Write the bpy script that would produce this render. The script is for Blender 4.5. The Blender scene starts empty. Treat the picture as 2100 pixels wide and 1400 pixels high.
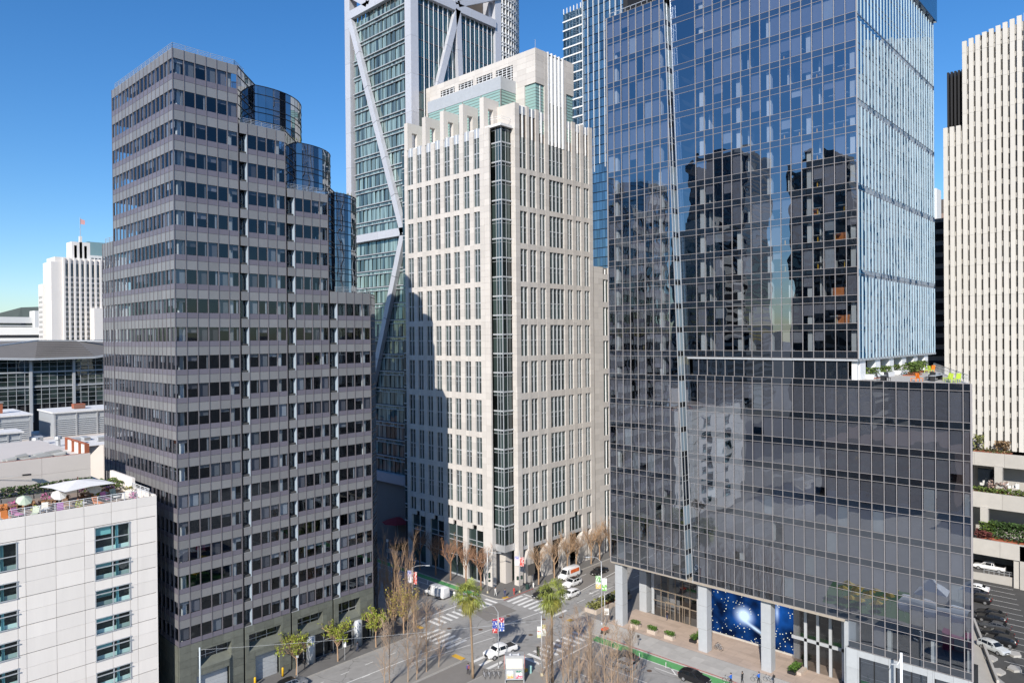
import bpy, bmesh, math, random
from mathutils import Vector, Matrix
random.seed(7)
R = math.radians
SC = bpy.context.scene
COL = SC.collection
# ------------------------------------------------------------------ camera
CAMZ = 53.0
YAW, PITCH, ROLL, FPX = R(43.325), R(-0.312), R(0.523), 1463.8
fw = Vector((math.cos(YAW)*math.cos(PITCH), math.sin(YAW)*math.cos(PITCH), math.sin(PITCH)))
r0 = Vector((math.sin(YAW), -math.cos(YAW), 0.0))
d0 = fw.cross(r0)
rt = r0*math.cos(ROLL) + d0*math.sin(ROLL)
dn = -r0*math.sin(ROLL) + d0*math.cos(ROLL)
cd = bpy.data.cameras.new('camera')
cam = bpy.data.objects.new('camera', cd)
COL.objects.link(cam)
m = Matrix.Identity(4)
for i in range(3):
    m[i][0] = rt[i]; m[i][1] = -dn[i]; m[i][2] = -fw[i]
m[2][3] = CAMZ
cam.matrix_world = m
cd.sensor_width = 36.0
cd.lens = 36.0*FPX/2100.0
cd.clip_start = 0.5
cd.clip_end = 20000
SC.camera = cam
CP = Vector((0, 0, CAMZ))
# ------------------------------------------------------------------ sky, sun, exposure
SUN_AZ = R(27.0)      # light travels along (cos, sin) of this angle
SUN_EL = R(31.0)
world = bpy.data.worlds.new('World')
SC.world = world
world.use_nodes = True
wn = world.node_tree.nodes; wl = world.node_tree.links
wn.clear()
sky = wn.new('ShaderNodeTexSky'); sky.sky_type = 'NISHITA'; sky.sun_disc = False
sky.sun_elevation = SUN_EL
sky.sun_rotation = math.atan2(-math.cos(SUN_AZ), -math.sin(SUN_AZ))
sky.altitude = 0; sky.air_density = 1.0; sky.dust_density = 0.35; sky.ozone_density = 3.2
bg = wn.new('ShaderNodeBackground'); bg.inputs['Strength'].default_value = 0.104
wo = wn.new('ShaderNodeOutputWorld')
hs = wn.new('ShaderNodeHueSaturation'); hs.inputs['Saturation'].default_value = 1.27; hs.inputs['Value'].default_value = 1.0
sk = wn.new('ShaderNodeMix'); sk.data_type = 'RGBA'; sk.blend_type = 'MULTIPLY'; sk.inputs[0].default_value = 1.0; sk.inputs[7].default_value = (0.9, 1.0, 1.12, 1)
wl.new(sky.outputs[0], hs.inputs['Color']); wl.new(hs.outputs[0], sk.inputs[6]); wl.new(sk.outputs[2], bg.inputs['Color']); wl.new(bg.outputs[0], wo.inputs['Surface'])
sd = bpy.data.lights.new('sun', 'SUN')
sd.energy = 4.5; sd.angle = R(0.5); sd.color = (1.0, 0.94, 0.85)
sun = bpy.data.objects.new('sun', sd); COL.objects.link(sun)
sdir = Vector((math.cos(SUN_AZ)*math.cos(SUN_EL), math.sin(SUN_AZ)*math.cos(SUN_EL), -math.sin(SUN_EL)))
sun.rotation_euler = sdir.to_track_quat('-Z', 'Y').to_euler()
sun.location = (0, 0, 300)
SC.view_settings.view_transform = 'Standard'
SC.view_settings.look = 'None'
SC.view_settings.exposure = 0.42
SC.view_settings.gamma = 1.0
SC.view_settings.use_curve_mapping = False
SC.render.engine = 'CYCLES'
cy = SC.cycles
cy.max_bounces = 9; cy.diffuse_bounces = 3; cy.glossy_bounces = 4; cy.transparent_max_bounces = 16
cy.transmission_bounces = 4
cy.caustics_reflective = False; cy.caustics_refractive = False
cy.sample_clamp_indirect = 6.0

# ------------------------------------------------------------------ materials
MATS = {}
def nodes_of(name):
    mt = bpy.data.materials.new(name); mt.use_nodes = True
    nt = mt.node_tree; nt.nodes.clear()
    out = nt.nodes.new('ShaderNodeOutputMaterial')
    return mt, nt, out
def rnd_value(nt):
    oi = nt.nodes.new('ShaderNodeObjectInfo'); ge = nt.nodes.new('ShaderNodeNewGeometry')
    ad = nt.nodes.new('ShaderNodeMath'); ad.operation = 'ADD'
    nt.links.new(oi.outputs['Random'], ad.inputs[0]); nt.links.new(ge.outputs['Random Per Island'], ad.inputs[1])
    fr = nt.nodes.new('ShaderNodeMath'); fr.operation = 'FRACT'
    nt.links.new(ad.outputs[0], fr.inputs[0])
    return fr.outputs[0]
def mat(name, col, rough=0.6, metal=0.0, var=0.08, nscale=1.5, namp=0.12, spec=0.4, bump=0.0, bscale=20.0, stretch=(1, 1, 1), emit=0.0):
    if name in MATS: return MATS[name]
    mt, nt, out = nodes_of(name)
    p = nt.nodes.new('ShaderNodeBsdfPrincipled')
    p.inputs['Roughness'].default_value = rough; p.inputs['Metallic'].default_value = metal
    p.inputs['Specular IOR Level'].default_value = spec
    ge = nt.nodes.new('ShaderNodeNewGeometry')
    mp = nt.nodes.new('ShaderNodeMapping'); mp.inputs['Scale'].default_value = stretch
    nt.links.new(ge.outputs['Position'], mp.inputs['Vector'])
    nz = nt.nodes.new('ShaderNodeTexNoise'); nz.inputs['Scale'].default_value = nscale
    nz.inputs['Detail'].default_value = 6; nz.inputs['Roughness'].default_value = 0.65
    nt.links.new(mp.outputs[0], nz.inputs['Vector'])
    # value factor = 1 + namp*(noise-.5)*2 + var*(rnd-.5)*2
    a = nt.nodes.new('ShaderNodeMath'); a.operation = 'MULTIPLY_ADD'
    nt.links.new(nz.outputs['Fac'], a.inputs[0]); a.inputs[1].default_value = 2*namp; a.inputs[2].default_value = 1-namp
    b = nt.nodes.new('ShaderNodeMath'); b.operation = 'MULTIPLY_ADD'
    nt.links.new(rnd_value(nt), b.inputs[0]); b.inputs[1].default_value = 2*var; b.inputs[2].default_value = -var
    c = nt.nodes.new('ShaderNodeMath'); c.operation = 'ADD'
    nt.links.new(a.outputs[0], c.inputs[0]); nt.links.new(b.outputs[0], c.inputs[1])
    mx = nt.nodes.new('ShaderNodeVectorMath'); mx.operation = 'SCALE'
    mx.inputs[0].default_value = col[:3]
    nt.links.new(c.outputs[0], mx.inputs['Scale'])
    nt.links.new(mx.outputs[0], p.inputs['Base Color'])
    if bump:
        n2 = nt.nodes.new('ShaderNodeTexNoise'); n2.inputs['Scale'].default_value = bscale; n2.inputs['Detail'].default_value = 4
        nt.links.new(ge.outputs['Position'], n2.inputs['Vector'])
        bp = nt.nodes.new('ShaderNodeBump'); bp.inputs['Strength'].default_value = bump; bp.inputs['Distance'].default_value = 0.05
        nt.links.new(n2.outputs['Fac'], bp.inputs['Height']); nt.links.new(bp.outputs[0], p.inputs['Normal'])
    if emit:
        p.inputs['Emission Color'].default_value = (*col[:3], 1); p.inputs['Emission Strength'].default_value = emit
    nt.links.new(p.outputs[0], out.inputs['Surface'])
    MATS[name] = mt
    return mt
def glass(name, tint, refl=(0.9, 0.95, 1.0), ior=2.0, wave=0.0, wscale=0.35, rough=0.0, opaque=None, var=0.25):
    """thin architectural pane: tinted see-through (or dark backed when opaque is a colour) under a mirror coat"""
    if name in MATS: return MATS[name]
    mt, nt, out = nodes_of(name)
    gl = nt.nodes.new('ShaderNodeBsdfGlossy'); gl.inputs['Roughness'].default_value = rough
    gl.inputs['Color'].default_value = (*refl, 1)
    rv = rnd_value(nt)
    sc = nt.nodes.new('ShaderNodeMath'); sc.operation = 'MULTIPLY_ADD'
    nt.links.new(rv, sc.inputs[0]); sc.inputs[1].default_value = var*2; sc.inputs[2].default_value = 1-var
    vm = nt.nodes.new('ShaderNodeVectorMath'); vm.operation = 'SCALE'
    nt.links.new(sc.outputs[0], vm.inputs['Scale'])
    if opaque is None:
        vm.inputs[0].default_value = tint
        tr = nt.nodes.new('ShaderNodeBsdfTransparent')
    else:
        vm.inputs[0].default_value = opaque
        tr = nt.nodes.new('ShaderNodeBsdfDiffuse')
    nt.links.new(vm.outputs[0], tr.inputs['Color'])
    fr = nt.nodes.new('ShaderNodeFresnel'); fr.inputs['IOR'].default_value = ior
    gb = nt.nodes.new('ShaderNodeNewGeometry'); mr = nt.nodes.new('ShaderNodeMapRange')
    mr.inputs[3].default_value = ior; mr.inputs[4].default_value = 1.0/ior
    nt.links.new(gb.outputs['Backfacing'], mr.inputs[0]); nt.links.new(mr.outputs[0], fr.inputs['IOR'])
    mx = nt.nodes.new('ShaderNodeMixShader')
    nt.links.new(fr.outputs[0], mx.inputs[0]); nt.links.new(tr.outputs[0], mx.inputs[1]); nt.links.new(gl.outputs[0], mx.inputs[2])
    if wave:
        ge = nt.nodes.new('ShaderNodeNewGeometry')
        nz = nt.nodes.new('ShaderNodeTexNoise'); nz.inputs['Scale'].default_value = wscale; nz.inputs['Detail'].default_value = 1
        nt.links.new(ge.outputs['Position'], nz.inputs['Vector'])
        bp = nt.nodes.new('ShaderNodeBump'); bp.inputs['Strength'].default_value = 1.0; bp.inputs['Distance'].default_value = wave
        nt.links.new(nz.outputs['Fac'], bp.inputs['Height']); nt.links.new(bp.outputs[0], gl.inputs['Normal'])
    nt.links.new(mx.outputs[0], out.inputs['Surface'])
    MATS[name] = mt
    return mt

def asphalt(name, col):
    mt, nt, out = nodes_of(name); p = nt.nodes.new('ShaderNodeBsdfPrincipled'); p.inputs['Roughness'].default_value = .9
    ge = nt.nodes.new('ShaderNodeNewGeometry')
    def noise(sc, det, st=(1, 1, 1)):
        mp = nt.nodes.new('ShaderNodeMapping'); mp.inputs['Scale'].default_value = st; nt.links.new(ge.outputs['Position'], mp.inputs[0])
        n = nt.nodes.new('ShaderNodeTexNoise'); n.inputs['Scale'].default_value = sc; n.inputs['Detail'].default_value = det; nt.links.new(mp.outputs[0], n.inputs['Vector']); return n.outputs['Fac']
    def m(op, a, b, c=None):
        n = nt.nodes.new('ShaderNodeMath'); n.operation = op
        for i, v in enumerate((a, b, c)):
            if v is None: continue
            if isinstance(v, (int, float)): n.inputs[i].default_value = v
            else: nt.links.new(v, n.inputs[i])
        return n.outputs[0]
    f = m('MULTIPLY_ADD', noise(.09, 3), .5, .72)
    f = m('MULTIPLY', f, m('MULTIPLY_ADD', noise(1.1, 6), .35, .82))
    f = m('MULTIPLY', f, m('MULTIPLY_ADD', noise(.5, 3, (.06, 1, 1)), .28, .86))          # worn wheel tracks
    st = nt.nodes.new('ShaderNodeMapRange'); st.inputs[1].default_value = .63; st.inputs[2].default_value = .72; st.inputs[3].default_value = 1; st.inputs[4].default_value = .62; nt.links.new(noise(.42, 2), st.inputs[0])
    f = m('MULTIPLY', f, st.outputs[0])
    vo = nt.nodes.new('ShaderNodeTexVoronoi'); vo.feature = 'DISTANCE_TO_EDGE'; vo.inputs['Scale'].default_value = .16
    wp = nt.nodes.new('ShaderNodeVectorMath'); wp.operation = 'ADD'; nn = nt.nodes.new('ShaderNodeTexNoise'); nn.inputs['Scale'].default_value = .6; nt.links.new(ge.outputs['Position'], nn.inputs['Vector'])
    nt.links.new(ge.outputs['Position'], wp.inputs[0]); nt.links.new(nn.outputs['Color'], wp.inputs[1]); nt.links.new(wp.outputs[0], vo.inputs['Vector'])
    ck = nt.nodes.new('ShaderNodeMapRange'); ck.inputs[1].default_value = .004; ck.inputs[2].default_value = .012; ck.inputs[3].default_value = .68; ck.inputs[4].default_value = 1; nt.links.new(vo.outputs['Distance'], ck.inputs[0])
    f = m('MULTIPLY', f, ck.outputs[0])
    vm = nt.nodes.new('ShaderNodeVectorMath'); vm.operation = 'SCALE'; vm.inputs[0].default_value = col; nt.links.new(f, vm.inputs['Scale']); nt.links.new(vm.outputs[0], p.inputs['Base Color'])
    nt.links.new(p.outputs[0], out.inputs['Surface']); MATS[name] = mt
    return mt
def text_mesh(body, size, mt, extrude=.02):
    fc = bpy.data.curves.new('letters', 'FONT'); fc.body = body; fc.size = size; fc.extrude = extrude; fc.align_x = 'CENTER'
    o = bpy.data.objects.new('letters', fc); COL.objects.link(o)
    dg = bpy.context.evaluated_depsgraph_get(); dg.update()
    me = bpy.data.meshes.new_from_object(o.evaluated_get(dg)); bpy.data.objects.remove(o)
    me.materials.clear(); me.materials.append(mt)
    return me
# ------------------------------------------------------------------ mesh helpers
class MB:
    def __init__(s): s.v = []; s.f = []; s.mi = []; s.mats = []
    def m(s, mt):
        if mt is None: return -1
        if mt not in s.mats: s.mats.append(mt)
        return s.mats.index(mt)
    def poly(s, pts, mt=None):
        n = len(s.v); s.v += [tuple(p) for p in pts]; s.f.append(list(range(n, n+len(pts)))); s.mi.append(s.m(mt))
    def box(s, x0, x1, y0, y1, z0, z1, mt=None):
        n = len(s.v); k = s.m(mt)
        s.v += [(x0,y0,z0),(x1,y0,z0),(x1,y1,z0),(x0,y1,z0),(x0,y0,z1),(x1,y0,z1),(x1,y1,z1),(x0,y1,z1)]
        for q in ((0,3,2,1),(4,5,6,7),(0,1,5,4),(1,2,6,5),(2,3,7,6),(3,0,4,7)):
            s.f.append([n+i for i in q]); s.mi.append(k)
    def obox(s, c, ax, ay, az, mt=None):
        """box from centre and three half-axis vectors"""
        n = len(s.v); k = s.m(mt)
        c = Vector(c); ax = Vector(ax); ay = Vector(ay); az = Vector(az)
        for sx, sy, sz in ((-1,-1,-1),(1,-1,-1),(1,1,-1),(-1,1,-1),(-1,-1,1),(1,-1,1),(1,1,1),(-1,1,1)):
            s.v.append(tuple(c+ax*sx+ay*sy+az*sz))
        for q in ((0,3,2,1),(4,5,6,7),(0,1,5,4),(1,2,6,5),(2,3,7,6),(3,0,4,7)):
            s.f.append([n+i for i in q]); s.mi.append(k)
    def bar(s, a, b, w, t, mt=None, up=(0, 0, 1)):
        a = Vector(a); b = Vector(b); d = b-a; L = d.length; d.normalize()
        u = Vector(up)
        if abs(d.dot(u)) > 0.98: u = Vector((1, 0, 0))
        sx = d.cross(u).normalized(); sy = sx.cross(d).normalized()
        s.obox((a+b)/2, d*(L/2), sx*(w/2), sy*(t/2), mt)
    def prism(s, pts, z0, z1, mt=None, top=None):
        n = len(s.v); k = len(pts); mi = s.m(mt); mt2 = s.m(top) if top else mi
        s.v += [(p[0], p[1], z0) for p in pts] + [(p[0], p[1], z1) for p in pts]
        for i in range(k):
            j = (i+1) % k
            s.f.append([n+i, n+j, n+k+j, n+k+i]); s.mi.append(mi)
        s.f.append([n+k+i for i in range(k)]); s.mi.append(mt2)
        s.f.append([n+i for i in reversed(range(k))]); s.mi.append(mi)
    def tube(s, pts, rad, n=6, mt=None, cap=True):
        k = s.m(mt); base = len(s.v); P = [Vector(p) for p in pts]
        if not hasattr(rad, '__len__'): rad = [rad]*len(P)
        pu = None
        for i, p in enumerate(P):
            d = (P[min(i+1, len(P)-1)]-P[max(i-1, 0)])
            if d.length < 1e-9: d = Vector((0, 0, 1))
            d.normalize()
            if pu is None:
                a = Vector((1, 0, 0)) if abs(d.x) < 0.8 else Vector((0, 1, 0))
            else: a = pu
            u = (a-d*a.dot(d)).normalized(); pu = u; w = d.cross(u)
            for j in range(n):
                t = 2*math.pi*j/n
                s.v.append(tuple(p+(u*math.cos(t)+w*math.sin(t))*rad[i]))
        for i in range(len(P)-1):
            for j in range(n):
                a = base+i*n+j; b = base+i*n+(j+1) % n
                s.f.append([a, b, b+n, a+n]); s.mi.append(k)
        if cap:
            s.f.append([base+j for j in reversed(range(n))]); s.mi.append(k)
            s.f.append([base+(len(P)-1)*n+j for j in range(n)]); s.mi.append(k)
    def lathe(s, prof, n=12, mt=None, c=(0, 0, 0)):
        k = s.m(mt); base = len(s.v)
        for r, z in prof:
            for j in range(n):
                t = 2*math.pi*j/n
                s.v.append((c[0]+r*math.cos(t), c[1]+r*math.sin(t), c[2]+z))
        for i in range(len(prof)-1):
            for j in range(n):
                a = base+i*n+j; b = base+i*n+(j+1) % n
                s.f.append([a, b, b+n, a+n]); s.mi.append(k)
        s.f.append([base+j for j in reversed(range(n))]); s.mi.append(k)
        s.f.append([base+(len(prof)-1)*n+j for j in range(n)]); s.mi.append(k)
    def mesh(s, name, mt=None, smooth=False):
        me = bpy.data.meshes.new(name)
        me.from_pydata(s.v, [], s.f)
        ml = list(s.mats)
        if mt: ml.append(mt)
        for q in ml: me.materials.append(q)
        if len(ml) > 1: me.polygons.foreach_set('material_index', [k if k >= 0 else len(ml)-1 for k in s.mi])
        if smooth: me.polygons.foreach_set('use_smooth', [True]*len(me.polygons))
        me.update()
        return me
    def build(s, name, mt=None, parent=None, loc=None, smooth=False, kind=None):
        """coordinates are world ones unless loc is given; parents are unrotated empties"""
        o = bpy.data.objects.new(name, s.mesh(name, mt, smooth))
        COL.objects.link(o)
        if parent is not None:
            o.parent = parent
            if loc is None: o.location = -wloc(parent)
        if loc is not None: o.location = loc
        if kind: o['kind'] = kind
        return o
def wloc(o):
    p = Vector(o.location)
    while o.parent is not None:
        o = o.parent; p = p + Vector(o.location)
    return p
def thing(name, label, cat, loc=(0, 0, 0), rz=0.0, group=None):
    o = bpy.data.objects.new(name, None); COL.objects.link(o)
    o.empty_display_size = 0.5
    o.location = loc; o.rotation_euler = (0, 0, rz)
    o['label'] = label; o['category'] = cat
    if group: o['group'] = group
    return o
def tag(o, label, cat, group=None):
    o['label'] = label; o['category'] = cat
    if group: o['group'] = group
    return o
def struct(o): o['kind'] = 'structure'; return o
def put(name, me, parent, loc, rz=0.0, tilt=None):
    """an object sharing mesh data, world location, under an unrotated empty"""
    o = bpy.data.objects.new(name, me); COL.objects.link(o)
    if parent is not None:
        o.parent = parent; o.location = Vector(loc)-wloc(parent)
    else: o.location = loc
    o.rotation_euler = (tilt[0] if tilt else 0, tilt[1] if tilt else 0, rz)
    return o
KIDS = {}
def kids(o): return [c for c in COL.objects if c.parent == o]
def copy_tree(o, loc=None, rz=None, label=None, cmap=None):
    if cmap is None:
        cmap = {}
        for c in COL.objects:
            if c.parent: cmap.setdefault(c.parent.name, []).append(c)
    def rec(x, par):
        c = x.copy(); COL.objects.link(c); c.parent = par
        for ch in cmap.get(x.name, []): rec(ch, c)
        return c
    c = rec(o, None)
    if loc is not None: c.location = loc
    if rz is not None: c.rotation_euler = (0, 0, rz)
    if label: c['label'] = label
    return c
BOXC = {}
def box_mesh(w, t, h, mt):
    key = (round(w, 3), round(t, 3), round(h, 3), mt.name)
    if key not in BOXC:
        b = MB()
        if t == 0: b.poly([(0, 0, 0), (w, 0, 0), (w, 0, h), (0, 0, h)])
        else: b.box(0, w, 0, t, 0, h)
        BOXC[key] = b.mesh('piece', mt)
    return BOXC[key]
# facade item: (w, t, h, mat, (x, y, z), rz, tilt);  local x along the wall, local +y inward, z up
FRONT, LEFT = 0.0, -math.pi/2      # n = -Y   and  n = -X
def cell(face, c, s0, s1, z0, z1, d=0.0, t=0.2, mt=None, tilt=None):
    """face FRONT: wall plane Y=c, s=X.  face LEFT: wall plane X=c, s=Y"""
    if face == FRONT: loc = (s0, c+d, z0)
    else: loc = (c+d, s1, z0)
    return (s1-s0, t, z1-z0, mt, loc, face, tilt)
def view_score(it):
    w, t, h, mt, loc, rz, tl = it
    ux, uy = math.cos(rz), math.sin(rz)
    c = Vector((loc[0]+ux*w/2, loc[1]+uy*w/2, loc[2]+h/2))
    d = c-CP; L = d.length; z = d.dot(fw)
    n = Vector((uy, -ux, 0))
    s = w*h*abs(n.dot(d))/L**3 if z > 1 else 0
    if z > 1:
        x, y = d.dot(rt)/z*FPX, d.dot(dn)/z*FPX
        if abs(x) > 1075 or abs(y) > 720: s *= 1e-3
    else: s *= 1e-4
    return s
def emit(T, name, items, limit=300, stuff_name=None):
    items = sorted(items, key=view_score, reverse=True)
    for it in items[:limit]:
        w, t, h, mt, loc, rz, tl = it
        put(name, box_mesh(w, t, h, mt), T, loc, rz, tl)
    rest = items[limit:]
    if rest:
        b = MB()
        for w, t, h, mt, loc, rz, tl in rest:
            u = Vector((math.cos(rz), math.sin(rz), 0)); n = Vector((-math.sin(rz), math.cos(rz), 0)); L = Vector(loc)
            if t == 0:
                a = (tl[0] if tl else 0)*h; e = (tl[1] if tl else 0)*0
                P = [L, L+u*w, L+u*w+Vector((0, 0, h))-n*a, L+Vector((0, 0, h))-n*a]
                b.poly(P, mt)
            else:
                b.obox(L+u*(w/2)+n*(t/2)+Vector((0, 0, h/2)), u*(w/2), n*(t/2), Vector((0, 0, h/2)), mt)
        b.build(stuff_name or name, None, T, kind='stuff')
def rect_sub(r, holes):
    out = [r]
    for h in holes:
        nxt = []
        for a in out:
            x0, x1, z0, z1 = a; hx0, hx1, hz0, hz1 = h
            if hx1 <= x0 or hx0 >= x1 or hz1 <= z0 or hz0 >= z1: nxt.append(a); continue
            if hx0 > x0: nxt.append((x0, hx0, z0, z1))
            if hx1 < x1: nxt.append((hx1, x1, z0, z1))
            mx0, mx1 = max(x0, hx0), min(x1, hx1)
            if hz0 > z0: nxt.append((mx0, mx1, z0, hz0))
            if hz1 < z1: nxt.append((mx0, mx1, hz1, z1))
        out = nxt
    return [a for a in out if a[1]-a[0] > 0.08 and a[3]-a[2] > 0.08]
def jit(s=0.004): return (random.uniform(-s, s), 0.0)
# ------------------------------------------------------------------ palette
M_ASPH = asphalt('asphalt', (0.31, 0.30, 0.285))
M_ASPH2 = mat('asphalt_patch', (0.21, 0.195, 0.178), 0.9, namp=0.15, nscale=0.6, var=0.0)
M_CONC = mat('pale_concrete', (0.42, 0.40, 0.37), 0.85, namp=0.16, nscale=0.5, var=0.06)
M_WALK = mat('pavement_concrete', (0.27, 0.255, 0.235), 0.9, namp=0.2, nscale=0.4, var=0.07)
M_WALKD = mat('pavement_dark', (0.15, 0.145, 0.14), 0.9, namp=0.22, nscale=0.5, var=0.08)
M_KERB = mat('kerb_concrete', (0.36, 0.34, 0.31), 0.9)
M_PAINT = mat('road_paint', (0.72, 0.71, 0.68), 0.7, namp=0.22, nscale=2.5, var=0.05)
M_GREEN = mat('green_lane_paint', (0.11, 0.34, 0.12), 0.8, namp=0.25, nscale=1.2, var=0.03)
M_YEL = mat('yellow_paint', (0.65, 0.36, 0.03), 0.6, namp=0.2, nscale=2)
M_RED = mat('red_paint', (0.45, 0.05, 0.04), 0.6)
M_STONE = mat('white_stone', (0.55, 0.515, 0.48), 0.75, namp=0.09, nscale=0.8, var=0.075, stretch=(1, 1, .14))
M_JOINT = mat('joint_grey', (0.22, 0.21, 0.2), 0.9, var=0)
M_METAL = mat('grey_metal_panel', (0.26, 0.258, 0.262), 0.42, metal=0.3, namp=0.1, nscale=0.5, var=0.09, spec=0.5)
M_SILL = mat('lilac_metal_panel', (0.185, 0.17, 0.205), 0.45, metal=0.3, namp=0.04, nscale=0.15, var=0.05, spec=0.5)
M_MULL = mat('mullion_metal', (0.19, 0.175, 0.19), 0.45, metal=0.4, var=0.0)
M_ALU = mat('aluminium', (0.56, 0.57, 0.58), 0.4, metal=0.5, var=0.02)
M_WMET = mat('white_metal', (0.74, 0.75, 0.76), 0.45, var=0.03)
M_PMUL = mat('tower_mullion', (0.30, 0.28, 0.28), 0.5, var=0.0)
M_LILAC = mat('lilac_white_panel', (0.50, 0.51, 0.55), 0.45, metal=0.15, var=0.05)
M_JAMB = mat('sky_coloured_jamb', (0.42, 0.50, 0.58), 0.4, metal=0.2, var=0)
M_GRAN = mat('green_granite', (0.135, 0.142, 0.12), 0.38, namp=0.3, nscale=1.3, var=0.14, spec=0.5)
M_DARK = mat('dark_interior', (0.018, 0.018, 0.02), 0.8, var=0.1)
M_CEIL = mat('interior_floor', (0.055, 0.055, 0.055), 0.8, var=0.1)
M_WHT = mat('white_plaster', (0.72, 0.71, 0.68), 0.8, var=0.03)
M_SHADE = mat('roller_shade', (0.21, 0.2, 0.22), 0.9, var=0.1)
M_SHADEL = mat('pale_shade', (0.34, 0.35, 0.37), 0.9, var=0.2)
M_BLK = mat('black_metal', (0.02, 0.02, 0.022), 0.45)
M_LOUV = mat('bronze_louver', (0.10, 0.085, 0.075), 0.6, var=0.1)
M_MINT = mat('mint_louver', (0.30, 0.46, 0.42), 0.35, metal=0.15, var=0.06)
M_RIB = mat('ribbed_concrete', (0.56, 0.54, 0.505), 0.8, namp=0.05, nscale=0.4, var=0.03)
M_WHPAN = mat('white_wall_panel', (0.83, 0.775, 0.715), 0.6, namp=0.08, nscale=0.9, var=0.05, spec=0.4, stretch=(1, 1, .12))
M_BEIGE = mat('beige_plaster', (0.60, 0.55, 0.51), 0.85, namp=0.06, nscale=0.4, var=0.02)
M_ROOF = mat('pale_roof', (0.68, 0.67, 0.66), 0.85, namp=0.12, nscale=0.4)
M_GROOF = mat('grey_roof', (0.16, 0.15, 0.14), 0.8, namp=0.12, nscale=0.3)
M_GREYM = mat('louver_grey', (0.46, 0.48, 0.5), 0.5, metal=0.2, var=0.05)
M_TERRA = mat('rust_steel', (0.32, 0.1, 0.05), 0.7)
G_PARK = glass('tower_glass', (0.66, 0.70, 0.74), (0.80, 0.88, 0.98), ior=3.5, wave=0.016, wscale=0.32, var=0.1)
G_PARKS = glass('tower_spandrel_glass', None, (0.80, 0.88, 0.98), ior=3.2, wave=0.010, wscale=0.32, opaque=(0.012, 0.016, 0.022))
G_FIN = glass('fin_glass', None, (0.9, 0.95, 1.0), ior=3.2, opaque=(0.30, 0.40, 0.50), wave=0.01, wscale=0.5)
G_SIDE = glass('side_wall_glass', None, (0.85, 0.93, 1.0), ior=3.0, opaque=(0.02, 0.08, 0.17), wave=0.015, wscale=0.4)
M_FINW = mat('frosted_fin', (0.36, 0.48, 0.56), 0.3, var=0.1)
G_DARK = glass('office_glass', (0.62, 0.66, 0.70), (0.78, 0.88, 1.0), ior=1.72, wave=0.015, wscale=0.3)
G_DRUM = glass('drum_glass', None, (0.82, 0.9, 1.0), ior=4.5, opaque=(0.01, 0.015, 0.025), wave=0.03, wscale=0.25)
G_WHITE = glass('stone_tower_glass', None, (0.75, 0.85, 0.9), ior=2.0, opaque=(0.024, 0.036, 0.034), wave=0.03, wscale=0.25, var=0.95)
G_TEALD = glass('teal_dark_glass', None, (0.75, 0.9, 0.92), ior=2.2, opaque=(0.02, 0.055, 0.065), wave=0.03, wscale=0.3, var=0.6)
G_MINT = glass('pale_green_glass', None, (0.8, 0.95, 0.92), ior=2.4, opaque=(0.15, 0.205, 0.20), wave=0.04, wscale=0.3, var=0.75)
G_BLUE = glass('blue_glass', None, (0.75, 0.88, 1.0), ior=2.8, opaque=(0.03, 0.07, 0.12), var=0.6, wave=0.02, wscale=0.2)
G_FAR = glass('far_window', None, (0.8, 0.85, 0.9), ior=1.8, opaque=(0.03, 0.032, 0.036), var=0.5)
G_LOB = glass('lobby_glass', (0.62, 0.62, 0.62), (0.9, 0.9, 0.9), ior=1.9)
G_TEAL = glass('teal_window', (0.72, 0.88, 0.88), (0.8, 0.92, 0.95), ior=1.6, wave=0.01)

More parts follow.
